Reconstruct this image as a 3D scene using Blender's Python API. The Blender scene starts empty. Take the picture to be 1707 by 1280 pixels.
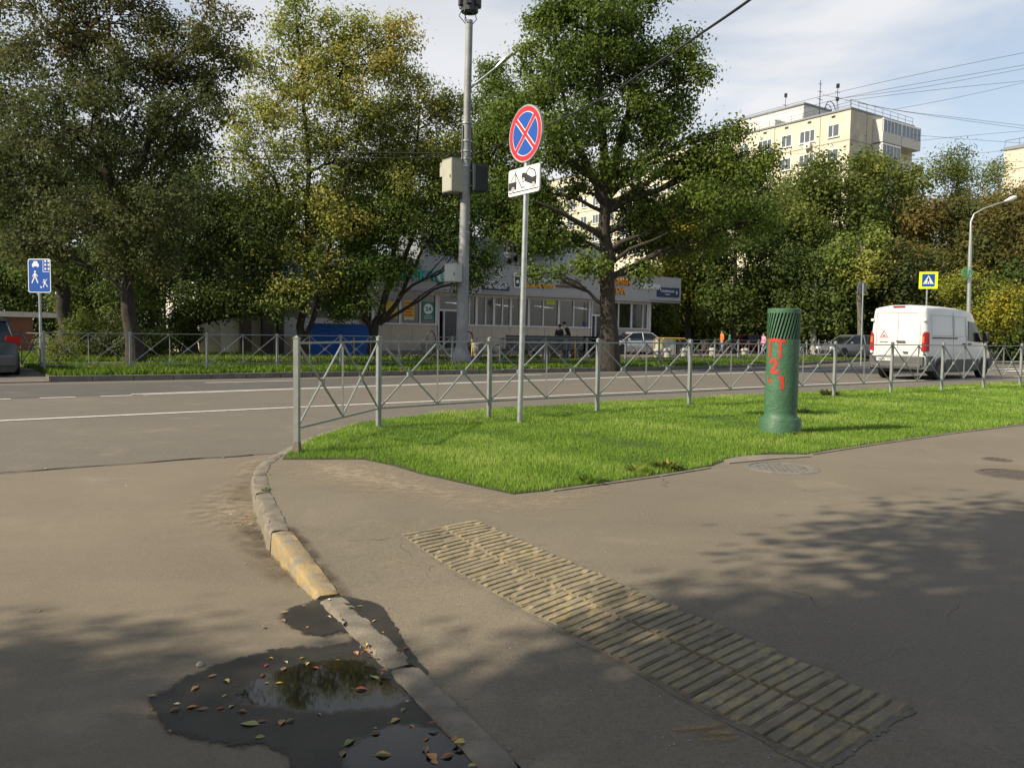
import bpy, bmesh, math, random
import numpy as np
from mathutils import Vector, Matrix
from mathutils.geometry import delaunay_2d_cdt
random.seed(7); RNG = np.random.default_rng(7)
scn = bpy.context.scene
COL = scn.collection

# ---------------------------------------------------------------- camera, world, sun
CAM_H, PITCH, ROLL, FPX = 1.29, math.radians(3.65), math.radians(0.9), 1332.0
camd = bpy.data.cameras.new('camera'); camd.sensor_width = 36; camd.lens = FPX / 1707 * 36
camd.clip_start = 0.05; camd.clip_end = 3000
cam = bpy.data.objects.new('camera', camd); COL.objects.link(cam)
RM = Matrix.Rotation(math.pi / 2 - PITCH, 3, 'X') @ Matrix.Rotation(ROLL, 3, 'Z')
cam.matrix_world = Matrix.Translation((0, 0, CAM_H)) @ RM.to_4x4()
scn.camera = cam
scn.view_settings.view_transform = 'Standard'; scn.view_settings.look = 'None'
scn.view_settings.exposure = 0.42; scn.view_settings.gamma = 1.0
SUN_EL = math.radians(37); SUNV = Vector((-.917 * math.cos(SUN_EL), -.398 * math.cos(SUN_EL), math.sin(SUN_EL)))
world = bpy.data.worlds.new("World"); scn.world = world; world.use_nodes = True
def build_world():
    nt = world.node_tree; N = nt.nodes; L = nt.links
    bg = N['Background']; bg.inputs['Strength'].default_value = 0.10
    sky = N.new('ShaderNodeTexSky'); sky.sky_type = 'NISHITA'; sky.sun_disc = False
    sky.sun_elevation = SUN_EL; sky.sun_rotation = math.atan2(-.917, -.398)
    sky.air_density = 1.0; sky.dust_density = 1.5; sky.ozone_density = 1.2
    tc = N.new('ShaderNodeTexCoord'); sep = N.new('ShaderNodeSeparateXYZ'); L.new(tc.outputs['Generated'], sep.inputs[0])
    dv = N.new('ShaderNodeVectorMath'); dv.operation = 'MULTIPLY'; dv.inputs[1].default_value = (1, 1, 2.6)
    L.new(tc.outputs['Generated'], dv.inputs[0])
    n1 = N.new('ShaderNodeTexNoise'); n1.inputs['Scale'].default_value = 2.1; n1.inputs['Detail'].default_value = 7
    n1.inputs['Roughness'].default_value = .55; n1.inputs['Distortion'].default_value = .6
    L.new(dv.outputs[0], n1.inputs['Vector'])
    r1 = N.new('ShaderNodeMapRange'); r1.inputs[1].default_value = .41; r1.inputs[2].default_value = .59
    r1.inputs[3].default_value = .30; r1.inputs[4].default_value = .97; L.new(n1.outputs[0], r1.inputs[0])
    # more cloud to the left (west), clearer to the right; thins towards the zenith
    hx = N.new('ShaderNodeMapRange'); hx.inputs[1].default_value = -.3; hx.inputs[2].default_value = .7
    hx.inputs[3].default_value = .30; hx.inputs[4].default_value = -.10; L.new(sep.outputs['X'], hx.inputs[0])
    hz = N.new('ShaderNodeMapRange'); hz.inputs[1].default_value = .42; hz.inputs[2].default_value = .75
    hz.inputs[3].default_value = 0; hz.inputs[4].default_value = -.68; L.new(sep.outputs['Z'], hz.inputs[0])
    a = N.new('ShaderNodeMath'); a.operation = 'ADD'; L.new(r1.outputs[0], a.inputs[0]); L.new(hx.outputs[0], a.inputs[1])
    b = N.new('ShaderNodeMath'); b.operation = 'ADD'; b.use_clamp = True; L.new(a.outputs[0], b.inputs[0]); L.new(hz.outputs[0], b.inputs[1])
    n2 = N.new('ShaderNodeTexNoise'); n2.inputs['Scale'].default_value = 1.3; n2.inputs['Detail'].default_value = 5
    L.new(dv.outputs[0], n2.inputs['Vector'])
    cr = N.new('ShaderNodeValToRGB'); cr.color_ramp.elements[0].position = .35; cr.color_ramp.elements[1].position = .68
    cr.color_ramp.elements[0].color = (.60, .63, .68, 1); cr.color_ramp.elements[1].color = (.84, .85, .88, 1)
    L.new(n2.outputs[0], cr.inputs[0])
    sc = N.new('ShaderNodeVectorMath'); sc.operation = 'SCALE'; sc.inputs['Scale'].default_value = 8.0; L.new(cr.outputs[0], sc.inputs[0])
    sc2 = N.new('ShaderNodeVectorMath'); sc2.operation = 'MULTIPLY'; sc2.inputs[1].default_value = (1.55, 1.42, 1.28); L.new(sky.outputs[0], sc2.inputs[0])
    mx = N.new('ShaderNodeMix'); mx.data_type = 'RGBA'; L.new(b.outputs[0], mx.inputs[0])
    L.new(sc2.outputs[0], mx.inputs[6]); L.new(sc.outputs[0], mx.inputs[7]); L.new(mx.outputs[2], bg.inputs['Color'])
build_world()
sund = bpy.data.lights.new('sun', 'SUN'); sund.energy = 5.0; sund.angle = math.radians(.5); sund.color = (1, .89, .70)
sun = bpy.data.objects.new('sun', sund); COL.objects.link(sun)
sun.rotation_euler = SUNV.to_track_quat('Z', 'Y').to_euler()

# ---------------------------------------------------------------- geometry helpers
def ray(px, py): return RM @ Vector((px - 853.5, -(py - 640), -FPX))
def at(px, py, z=0.0):
    d = ray(px, py); t = (z - CAM_H) / d.z; return Vector((0, 0, CAM_H)) + d * t
def atY(px, py, Y):
    d = ray(px, py); return Vector((0, 0, CAM_H)) + d * (Y / d.y)
U = Vector((.822, .569, 0)).normalized(); NV = Vector((-U.y, U.x, 0)); ZV = Vector((0, 0, 1))
UA = math.atan2(U.y, U.x)
def W(u, v, z=0.0): return U * u + NV * v + ZV * z
def atv(px, py, v):
    d = ray(px, py); t = v / d.dot(NV); return Vector((0, 0, CAM_H)) + d * t
def uat(px, v): return atv(px, 555, v).dot(U)

class MB:
    def __init__(s): s.v = []; s.f = []; s.m = []
    def add(s, vs, fs, mi=0):
        b = len(s.v); s.v.extend([tuple(x) for x in vs]); s.f.extend([tuple(b + i for i in q) for q in fs]); s.m.extend([mi] * len(fs)); return s
    def box(s, c, sz, M=None, mi=0, taper=1.0):
        x, y, z = sz[0] / 2, sz[1] / 2, sz[2] / 2
        vs = [Vector((a * x * (taper if e > 0 else 1), b * y * (taper if e > 0 else 1), e * z)) for e in (-1, 1) for a, b in ((-1, -1), (1, -1), (1, 1), (-1, 1))]
        if M is not None: vs = [M @ q for q in vs]
        c = Vector(c); vs = [q + c for q in vs]
        return s.add(vs, [(3, 2, 1, 0), (4, 5, 6, 7), (0, 1, 5, 4), (1, 2, 6, 5), (2, 3, 7, 6), (3, 0, 4, 7)], mi)
    def tube(s, pts, rad, n=8, mi=0, cap=True):
        pts = [Vector(p) for p in pts]
        if not hasattr(rad, '__len__'): rad = [rad] * len(pts)
        rings = []; prev = None
        for i, p in enumerate(pts):
            t = (pts[min(i + 1, len(pts) - 1)] - pts[max(i - 1, 0)]).normalized()
            if prev is None:
                a = t.cross(ZV) if abs(t.z) < .95 else t.cross(Vector((0, 1, 0)))
            else: a = prev - t * prev.dot(t)
            a.normalize(); prev = a; b = t.cross(a)
            rings.append([p + (a * math.cos(k * 2 * math.pi / n) + b * math.sin(k * 2 * math.pi / n)) * rad[i] for k in range(n)])
        vs = [q for r in rings for q in r]; fs = []
        for i in range(len(pts) - 1):
            for k in range(n):
                k2 = (k + 1) % n; fs.append((i * n + k, i * n + k2, (i + 1) * n + k2, (i + 1) * n + k))
        if cap: fs += [tuple(reversed(range(n))), tuple((len(pts) - 1) * n + k for k in range(n))]
        return s.add(vs, fs, mi)
    def bar(s, p0, p1, w, h, mi=0, up=ZV):
        p0 = Vector(p0); p1 = Vector(p1); t = (p1 - p0); L = t.length; t.normalize()
        a = t.cross(up)
        if a.length < 1e-4: a = t.cross(Vector((1, 0, 0)))
        a.normalize(); b = a.cross(t)
        M = Matrix((t, a, b)).transposed()
        return s.box((p0 + p1) / 2, (L, w, h), M, mi)
    def lathe(s, prof, n=24, o=(0, 0, 0), M=None, mi=0, a0=0, a1=2 * math.pi):
        o = Vector(o); full = abs(a1 - a0 - 2 * math.pi) < 1e-6; nn = n if full else n + 1; vs = []
        for r, z in prof:
            for k in range(nn):
                a = a0 + (a1 - a0) * k / n; q = Vector((r * math.cos(a), r * math.sin(a), z)); vs.append((M @ q if M is not None else q) + o)
        fs = []
        for i in range(len(prof) - 1):
            for k in range(n):
                k2 = (k + 1) % nn; fs.append((i * nn + k, i * nn + k2, (i + 1) * nn + k2, (i + 1) * nn + k))
        return s.add(vs, fs, mi)
    def poly(s, fr, pts, z0, z1, mi=0):       # prism in frame fr: (O, ex, ey, ez)
        O, ex, ey, ez = fr; n = len(pts)
        vs = [O + ex * x + ey * y + ez * z for z in (z0, z1) for x, y in pts]
        ar = sum(pts[i][0] * pts[(i + 1) % n][1] - pts[(i + 1) % n][0] * pts[i][1] for i in range(n))
        top = tuple(range(n, 2 * n)); bot = tuple(reversed(range(n)))
        sd = [(i, (i + 1) % n, n + (i + 1) % n, n + i) for i in range(n)]
        if ar < 0: top = tuple(reversed(top)); bot = tuple(reversed(bot)); sd = [tuple(reversed(q)) for q in sd]
        return s.add(vs, [top, bot] + sd, mi)
    def build(s, name, mat, parent=None, smooth=False, local=False, bevel=0):
        me = bpy.data.meshes.new(name); off = Vector((0, 0, 0))
        if parent is not None and not local: off = parent.matrix_basis.translation
        me.from_pydata([(a - off.x, b - off.y, c - off.z) for a, b, c in s.v], [], s.f)
        for m in (mat if isinstance(mat, (list, tuple)) else [mat]): me.materials.append(m)
        me.polygons.foreach_set('material_index', s.m)
        if smooth: me.polygons.foreach_set('use_smooth', [True] * len(s.f))
        me.update(); o = bpy.data.objects.new(name, me); COL.objects.link(o)
        if parent is not None: o.parent = parent
        if smooth and smooth != 'all':
            bm = bmesh.new(); bm.from_mesh(me)
            bmesh.ops.remove_doubles(bm, verts=bm.verts, dist=1e-5)
            for e in bm.edges:
                if len(e.link_faces) == 2 and e.calc_face_angle(0) > .7: e.smooth = False
            bm.to_mesh(me); bm.free()
        if bevel:
            md = o.modifiers.new('bevel', 'BEVEL'); md.width = bevel; md.segments = 2; md.limit_method = 'ANGLE'
        return o

def tag(o, label=None, cat=None, group=None, kind=None):
    if label: o['label'] = label
    if cat: o['category'] = cat
    if group: o['group'] = group
    if kind: o['kind'] = kind
    return o
def thing(name, label, cat, loc, group=None, rz=0):
    o = bpy.data.objects.new(name, None); COL.objects.link(o); o.location = loc; o.rotation_euler.z = rz
    o.empty_display_size = .2
    return tag(o, label, cat, group)
def dup(root, loc, rz=0, label=None, group=None):
    r = root.copy(); COL.objects.link(r); r.location = loc; r.rotation_euler = (0, 0, rz)
    if label: r['label'] = label
    if group: r['group'] = group
    for ch in list(root.children):
        c = ch.copy(); COL.objects.link(c); c.parent = r
        for g in ch.children:
            d = g.copy(); COL.objects.link(d); d.parent = c
    return r
def struct(o): o['kind'] = 'structure'; return o

# ---------------------------------------------------------------- materials
class NT:
    def __init__(s, name):
        s.m = bpy.data.materials.new(name); s.m.use_nodes = True; s.t = s.m.node_tree; s.N = s.t.nodes; s.L = s.t.links
        s.b = s.N['Principled BSDF']; s.out = s.N['Material Output']
        s.tc = s.N.new('ShaderNodeTexCoord')
    def noise(s, sc, det=4, rough=.5, dist=0, vec=None, stretch=None):
        n = s.N.new('ShaderNodeTexNoise'); n.inputs['Scale'].default_value = sc; n.inputs['Detail'].default_value = det
        n.inputs['Roughness'].default_value = rough; n.inputs['Distortion'].default_value = dist
        v = vec or s.tc.outputs['Object']
        if stretch:
            mp = s.N.new('ShaderNodeMapping'); mp.inputs['Scale'].default_value = stretch; s.L.new(v, mp.inputs[0]); v = mp.outputs[0]
        s.L.new(v, n.inputs['Vector']); return n.outputs[0]
    def rng(s, x, a, b, c=0, d=1):
        n = s.N.new('ShaderNodeMapRange'); n.inputs[1].default_value = a; n.inputs[2].default_value = b
        n.inputs[3].default_value = c; n.inputs[4].default_value = d; s.L.new(x, n.inputs[0]); return n.outputs[0]
    def mix(s, f, a, b, mode='MIX'):
        n = s.N.new('ShaderNodeMix'); n.data_type = 'RGBA'; n.blend_type = mode
        for k, x in ((0, f), (6, a), (7, b)):
            if isinstance(x, (int, float)): n.inputs[k].default_value = x
            elif isinstance(x, (tuple, list)): n.inputs[k].default_value = (*x[:3], 1)
            else: s.L.new(x, n.inputs[k])
        return n.outputs[2]
    def math(s, op, a, b=0):
        n = s.N.new('ShaderNodeMath'); n.operation = op
        for k, x in ((0, a), (1, b)):
            if isinstance(x, (int, float)): n.inputs[k].default_value = x
            else: s.L.new(x, n.inputs[k])
        return n.outputs[0]
    def bump(s, h, st=.3, d=.01):
        n = s.N.new('ShaderNodeBump'); n.inputs['Strength'].default_value = st; n.inputs['Distance'].default_value = d
        s.L.new(h, n.inputs['Height']); s.L.new(n.outputs[0], s.b.inputs['Normal']); return n
    def col(s, c):
        if isinstance(c, (tuple, list)): s.b.inputs['Base Color'].default_value = (*c[:3], 1)
        else: s.L.new(c, s.b.inputs['Base Color'])
    def setv(s, **k):
        for a, v in k.items(): s.b.inputs[a].default_value = v
_MC = {}
def M(name, col, rough=.6, metal=0, var=.15, scale=6, bump=0, emis=0, spec=None, dirt=None):
    if name in _MC: return _MC[name]
    n = NT(name); n.setv(Roughness=rough, Metallic=metal)
    if spec is not None: n.b.inputs['Specular IOR Level'].default_value = spec
    x = n.noise(scale, 5, .6); f = n.rng(x, .3, .7)
    c = n.mix(f, tuple(k * (1 - var) for k in col), tuple(min(1, k * (1 + var)) for k in col))
    if dirt:
        g = n.rng(n.noise(scale * .6, 8, .7, .5), .52, .68); c = n.mix(n.math('MULTIPLY', g, dirt[1]), c, dirt[0])
    n.col(c)
    if bump: n.bump(n.noise(scale * 8, 4), bump, .01)
    if emis: n.b.inputs['Emission Color'].default_value = (*col, 1); n.b.inputs['Emission Strength'].default_value = emis
    _MC[name] = n.m; return n.m

def asphalt(name, c0, c1, stain, speck=1.0, crack=True, rough=.85, bump=.35, gran=160):
    n = NT(name); P = n.tc.outputs['Object']
    big = n.rng(n.noise(.55, 6, .6, .8), .35, .65); c = n.mix(big, c0, c1)
    tr = n.rng(n.noise(.9, 5, .6, 0, stretch=(.25, 1.6, 1)), .5, .72); c = n.mix(n.math('MULTIPLY', tr, .35), c, stain)
    st = n.rng(n.noise(2.6, 8, .75, .4), .54, .74); c = n.mix(n.math('MULTIPLY', st, .45), c, stain)
    gr = n.noise(gran, 2, .6); c = n.mix(n.rng(gr, .33, .67), c, n.mix(.5, c, (.02, .018, .015)), 'MIX') if False else n.mix(n.rng(gr, .3, .7, .0, .55 * speck), c, (.03, .026, .022))
    vo = n.N.new('ShaderNodeTexVoronoi'); vo.inputs['Scale'].default_value = 75; n.L.new(P, vo.inputs['Vector'])
    dot = n.rng(vo.outputs['Distance'], .12, .2, 1, 0); sel = n.noise(31, 2); sel = n.rng(sel, .6, .66)
    c = n.mix(n.math('MULTIPLY', n.math('MULTIPLY', dot, sel), .75), c, (.36, .34, .30))
    g2 = n.noise(48, 3, .7); c = n.mix(n.rng(g2, .35, .7, 0, .36 * speck), c, (.27, .24, .19)); g3 = n.noise(24, 4, .7); c = n.mix(n.rng(g3, .55, .75, 0, .22), c, (.06, .052, .04))
    du = n.rng(n.noise(1.15, 7, .7, .5), .56, .70); c = n.mix(n.math('MULTIPLY', du, .30), c, (.30, .255, .19))
    h = n.math('ADD', gr, n.math('MULTIPLY', g2, .8))
    if crack:
        dn = n.N.new('ShaderNodeTexNoise'); dn.inputs['Scale'].default_value = 2.2; dn.inputs['Detail'].default_value = 6; n.L.new(P, dn.inputs['Vector'])
        va = n.N.new('ShaderNodeVectorMath'); va.operation = 'MULTIPLY_ADD'; va.inputs[1].default_value = (.55, .55, 0)
        n.L.new(dn.outputs['Color'], va.inputs[0]); n.L.new(P, va.inputs[2])
        v2 = n.N.new('ShaderNodeTexVoronoi'); v2.feature = 'DISTANCE_TO_EDGE'; v2.inputs['Scale'].default_value = .75; n.L.new(va.outputs[0], v2.inputs['Vector'])
        line = n.rng(v2.outputs['Distance'], .0008, .0034, 1, 0); msk = n.rng(n.noise(.8, 3), .55, .62)
        ck = n.math('MULTIPLY', line, msk); c = n.mix(n.math('MULTIPLY', ck, .7), c, (.03, .025, .02))
        h = n.math('SUBTRACT', h, n.math('MULTIPLY', ck, 2.0))
    n.col(c); n.setv(Roughness=rough); n.bump(h, .5, .005); return n.m
m_walk = asphalt('pavement_asphalt', (.175, .144, .098), (.222, .183, .126), (.122, .101, .070), 1.05)
m_side = asphalt('street_asphalt', (.182, .148, .100), (.220, .180, .124), (.128, .105, .074), .7, crack=False)
m_road = asphalt('road_asphalt', (.135, .117, .092), (.165, .142, .110), (.100, .088, .071), 1.2, crack=False, gran=110)
m_lane = asphalt('lane_asphalt', (.060, .059, .055), (.078, .076, .070), (.05, .048, .045), .8, crack=False)
m_path = asphalt('path_asphalt', (.12, .105, .09), (.16, .14, .12), (.09, .08, .07), .6, crack=False)
m_conc = M('kerb_concrete', (.185, .162, .125), .9, var=.28, scale=9, bump=.5, dirt=((.10, .085, .065), .7))
m_concs = M('far_kerb_concrete', (.15, .138, .12), .9, var=.25, scale=3, bump=.3, dirt=((.08, .07, .06), .6))
m_soil = M('soil', (.045, .055, .015), .95, var=.4, scale=8, bump=.5)
m_farground = M('far_soil', (.05, .06, .02), .95, var=.4, scale=1.5, bump=.3)
def m_grass_(name, a, b, c2):
    n = NT(name); at_ = n.N.new('ShaderNodeAttribute'); at_.attribute_name = 'tint'
    cr = n.N.new('ShaderNodeValToRGB'); e = cr.color_ramp.elements; e[0].color = (*a, 1); e[1].color = (*c2, 1); e.new(.5).color = (*b, 1)
    n.L.new(at_.outputs['Fac'], cr.inputs[0]); n.col(cr.outputs[0]); n.setv(Roughness=.5); n.b.inputs['Specular IOR Level'].default_value = .25
    tr = n.N.new('ShaderNodeBsdfTranslucent'); mx = n.N.new('ShaderNodeMixShader'); mx.inputs[0].default_value = .4
    n.L.new(cr.outputs[0], tr.inputs[0]); n.L.new(n.b.outputs[0], mx.inputs[1]); n.L.new(tr.outputs[0], mx.inputs[2]); n.L.new(mx.outputs[0], n.out.inputs[0])
    return n.m
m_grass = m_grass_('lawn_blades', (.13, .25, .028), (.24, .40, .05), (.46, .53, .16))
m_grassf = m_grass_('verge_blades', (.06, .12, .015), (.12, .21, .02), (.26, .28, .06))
def m_leaf_(name, cols, trans=.45, spec=.35):
    n = NT(name); at_ = n.N.new('ShaderNodeAttribute'); at_.attribute_name = 'tint'
    cr = n.N.new('ShaderNodeValToRGB'); els = cr.color_ramp.elements
    cols = [(p, tuple(min(.8, q * (1.55 if name not in ('yellow_leaves', 'brown_leaves', 'maple_leaves') else 1.35)) for q in c)) for p, c in cols]; els[0].position = cols[0][0]; els[0].color = (*cols[0][1], 1); els[1].position = cols[-1][0]; els[1].color = (*cols[-1][1], 1)
    for p, c in cols[1:-1]: els.new(p).color = (*c, 1)
    n.L.new(at_.outputs['Fac'], cr.inputs[0]); n.col(cr.outputs[0]); n.setv(Roughness=.6); n.b.inputs['Specular IOR Level'].default_value = spec * .6
    tr = n.N.new('ShaderNodeBsdfTranslucent'); mx = n.N.new('ShaderNodeMixShader'); mx.inputs[0].default_value = trans
    n.L.new(cr.outputs[0], tr.inputs[0]); n.L.new(n.b.outputs[0], mx.inputs[1]); n.L.new(tr.outputs[0], mx.inputs[2]); n.L.new(mx.outputs[0], n.out.inputs[0])
    return n.m
L_oak = m_leaf_('oak_leaves', [(0, (.036, .060, .012)), (.5, (.084, .122, .018)), (.85, (.15, .185, .028)), (1, (.32, .20, .03))])
L_lin = m_leaf_('linden_leaves', [(0, (.038, .048, .018)), (.45, (.066, .080, .025)), (.8, (.12, .105, .036)), (1, (.21, .11, .05))])
L_dark = m_leaf_('dark_leaves', [(0, (.030, .048, .012)), (.6, (.066, .094, .020)), (1, (.135, .165, .03))])
L_map = m_leaf_('maple_leaves', [(0, (.05, .09, .015)), (.35, (.16, .20, .04)), (.7, (.33, .31, .07)), (1, (.42, .27, .06))])
L_yel = m_leaf_('yellow_leaves', [(0, (.09, .13, .02)), (.4, (.25, .24, .03)), (.8, (.52, .34, .03)), (1, (.50, .22, .03))])
L_brn = m_leaf_('brown_leaves', [(0, (.045, .065, .018)), (.35, (.095, .095, .025)), (.7, (.18, .115, .032)), (1, (.27, .15, .04))])
L_mid = m_leaf_('midgreen_leaves', [(0, (.042, .066, .015)), (.5, (.088, .112, .022)), (.85, (.15, .17, .035)), (1, (.30, .22, .04))])
def m_bark_(name, a, b):
    n = NT(name); x = n.noise(7, 6, .65, .4, stretch=(4, 4, .6)); n.col(n.mix(n.rng(x, .35, .65), a, b)); n.setv(Roughness=.95); n.bump(x, .9, .04); return n.m
m_bark = m_bark_('bark', (.018, .015, .012), (.07, .058, .045))
m_barkl = m_bark_('pale_bark', (.06, .055, .045), (.20, .18, .15))
m_birch = m_bark_('birch_bark', (.15, .14, .12), (.55, .53, .49))
m_steel = M('painted_grey_steel', (.27, .29, .28), .42, .35, var=.12, scale=14, dirt=((.14, .09, .05), .35))
m_steel2 = M('weathered_grey_steel', (.22, .23, .235), .5, .2, var=.15, scale=8)
m_galv = M('galvanised_steel', (.40, .43, .43), .45, .6, var=.18, scale=10)
m_pole = M('grey_pole_paint', (.27, .28, .28), .6, .1, var=.16, scale=3, dirt=((.13, .12, .11), .5))
m_black = M('black_plastic', (.018, .019, .021), .5)
m_darkmetal = M('dark_metal', (.045, .047, .05), .5, .3)
m_rubber = M('tyre_rubber', (.018, .018, .018), .8)
m_alloy = M('wheel_alloy', (.35, .36, .37), .35, .7)
m_line = M('road_paint', (.62, .60, .56), .8, var=.12, scale=25, dirt=((.25, .23, .2), .75))
m_white = M('white_enamel', (.78, .78, .76), .45, var=.03)
m_blue = M('sign_blue', (.004, .072, .36), .4, var=.05)
m_red = M('sign_red', (.60, .018, .03), .4, var=.05)
m_fluor = M('sign_fluorescent_yellow', (.72, .80, .02), .5, var=.05)
m_sblack = M('sign_black', (.02, .02, .022), .5)
def m_glass_(name, tint=(.02, .025, .025), rough=.03, tr=.55, refl=.8):
    n = NT(name); g = n.N.new('ShaderNodeBsdfGlossy'); g.inputs['Roughness'].default_value = rough; g.inputs[0].default_value = (refl, refl, refl, 1)
    t = n.N.new('ShaderNodeBsdfTransparent'); t.inputs[0].default_value = (*[.75 for _ in range(3)], 1)
    d = n.b; n.col(tint); n.setv(Roughness=.1)
    m1 = n.N.new('ShaderNodeMixShader'); m1.inputs[0].default_value = tr; n.L.new(d.outputs[0], m1.inputs[1]); n.L.new(t.outputs[0], m1.inputs[2])
    fr = n.N.new('ShaderNodeFresnel'); fr.inputs[0].default_value = 1.5
    m2 = n.N.new('ShaderNodeMixShader'); n.L.new(fr.outputs[0], m2.inputs[0]); n.L.new(m1.outputs[0], m2.inputs[1]); n.L.new(g.outputs[0], m2.inputs[2])
    n.L.new(m2.outputs[0], n.out.inputs[0]); return n.m
m_glass = m_glass_('shop_glass'); m_cglass = m_glass_('car_glass', (.01, .012, .014), .02, .12, .38); m_aglass = m_glass_('flat_glass', (.10, .12, .14), .05, .1)

# ---------------------------------------------------------------- text helper
def text_mesh(body, w=None, h=None, ext=.02, shear=0, bold=0):
    c = bpy.data.curves.new('letters', 'FONT'); c.body = body; c.extrude = 1.0; c.shear = shear; c.offset = bold; c.resolution_u = 3
    o = bpy.data.objects.new('letters', c); COL.objects.link(o); dg = bpy.context.evaluated_depsgraph_get(); dg.update()
    me = bpy.data.meshes.new_from_object(o.evaluated_get(dg)); bpy.data.objects.remove(o); bpy.data.curves.remove(c)
    a = np.zeros(len(me.vertices) * 3); me.vertices.foreach_get('co', a); a = a.reshape(-1, 3)
    mn, mx = a.min(0), a.max(0); a -= (mn + mx) / 2; d = mx - mn
    sx = w / d[0] if w else h / d[1]; sy = h / d[1] if h else sx
    a[:, 0] *= sx; a[:, 1] *= sy; a[:, 2] *= ext / 2 / max(d[2] / 2, 1e-6); me.vertices.foreach_set('co', a.ravel()); me.update(); return me
def letters(name, body, fr, cx, cy, w, h, mat, parent, ext=.04, z=0, shear=0, bold=0.01):
    me = text_mesh(body, w, h, ext, shear, bold); me.materials.clear(); me.materials.append(mat)
    O, ex, ey, ez = fr; o = bpy.data.objects.new(name, me); COL.objects.link(o)
    p = O + ex * cx + ey * cy + ez * (z + ext / 2)
    off = Vector((0, 0, 0)); q = parent
    while q is not None: off += q.matrix_basis.translation; q = q.parent
    mt = Matrix((ex, ey, ez)).transposed().to_4x4(); mt.translation = p - off
    o.parent = parent; o.matrix_basis = mt; return o

# ---------------------------------------------------------------- kerb line and the land
# inner edge of the near kerb (photo pixels -> world), with the height of the kerb's top
KR = [(1010, 1480, -.13), (870, 1280, -.13), (690, 1106, -.128), (566, 990, -.125), (483, 882, 0), (451, 820, 0), (444, 790, 0), (452, 774, 0), (474, 757, 0),
      (520, 731, 0), (600, 704, 0), (720, 691, 0), (850, 680, 0)]
KI = [at(a, b, c) for a, b, c in KR]; KZ = [c for a, b, c in KR]
for u, v in ((12, 11.55), (20, 11.6), (40, 11.8), (90, 12.2)): KI.append(W(u, v)); KZ.append(0)
def off2(P, i, d):   # offset to the left of travel
    a = P[max(i - 1, 0)]; b = P[min(i + 1, len(P) - 1)]; t = (b - a); t.z = 0; t.normalize(); return P[i] + Vector((-t.y, t.x, 0)) * d
KO = [off2(KI, i, .122) for i in range(len(KI))]
def kerbtop_near(x, y):
    best = (1e9, 0)
    for i in range(len(KI) - 1):
        a, b = KI[i], KI[i + 1]; dx, dy = b.x - a.x, b.y - a.y; t = max(0, min(1, ((x - a.x) * dx + (y - a.y) * dy) / (dx * dx + dy * dy)))
        d = math.hypot(x - a.x - t * dx, y - a.y - t * dy)
        if d < best[0]: best = (d, KZ[i] + t * (KZ[i + 1] - KZ[i]))
    return best
def hz(x, y):
    if y > 7.5 or x > 3.2: return 0.0
    d, kt = kerbtop_near(x, y)
    s = min(1, max(0, d / 1.5)); s = s * s * (3 - 2 * s); return kt * (1 - s)
def on_walk(px, py):
    z = 0.0
    for _ in range(6): p = at(px, py, z); z = hz(p.x, p.y)
    return Vector((p.x, p.y, hz(p.x, p.y)))
def cdt_mesh(name, outline, zfun, mat, step=.25, near=None, holes=()):
    pts = [Vector((p[0], p[1])) for p in outline]; n = len(pts); edges = [(i, (i + 1) % n) for i in range(n)]
    if step:
        A = np.array([(p.x, p.y) for p in pts]); mn, mx = A.min(0), A.max(0)
        if near: mn = np.maximum(mn, near[:2]); mx = np.minimum(mx, near[2:])
        xs = np.arange(mn[0], mx[0], step); ys = np.arange(mn[1], mx[1], step); gx, gy = np.meshgrid(xs, ys); G = np.stack([gx.ravel(), gy.ravel()], 1)
        G = G[inpoly(G, A)]; pts += [Vector((float(a) + .01 * step, float(b) + .013 * step)) for a, b in G]
    r = delaunay_2d_cdt(pts, edges, [list(range(n))], 1, 1e-5)
    mb = MB(); mb.add([(v.x, v.y, zfun(v.x, v.y)) for v in r[0]], [tuple(f) for f in r[2]])
    o = mb.build(name, mat, smooth='all'); return o
def inpoly(G, A):
    x, y = G[:, 0], G[:, 1]; ins = np.zeros(len(G), bool); n = len(A)
    for i in range(n):
        x1, y1 = A[i]; x2, y2 = A[(i + 1) % n]
        c = ((y1 > y) != (y2 > y)); 
        with np.errstate(divide='ignore', invalid='ignore'): xi = (x2 - x1) * (y - y1) / (y2 - y1 + 1e-12) + x1
        ins ^= c & (x < xi)
    return ins
RZ = -.15
# base ground under everything, to the horizon
mb = MB(); mb.add([(-900, -300, -.32), (900, -300, -.32), (900, 1200, -.32), (-900, 1200, -.32)], [(0, 1, 2, 3)]); struct(mb.build('ground', m_farground))
# side street on the left
ss = [W(-60, 9.3, 0), W(-.2, 9.22, 0), W(2.75, 9.12, 0)] + [Vector((p.x, p.y, 0)) for p in KO[8:9]]
ss = [W(-60, -20), W(-60, 9.5), W(1.5, 9.5), W(3.4, 9.5)] + [off2(KI, i, .05) for i in range(9, -1, -1)] + [Vector((1.5, -8, 0))]
ssm = cdt_mesh('side_street', ss, lambda x, y: RZ - .004 if y > 4.5 or x > .5 else RZ - .004 + .012 * min(1, (4.5 - y)), m_side, .4, (-6, 0, 3, 10)); struct(ssm)
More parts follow.
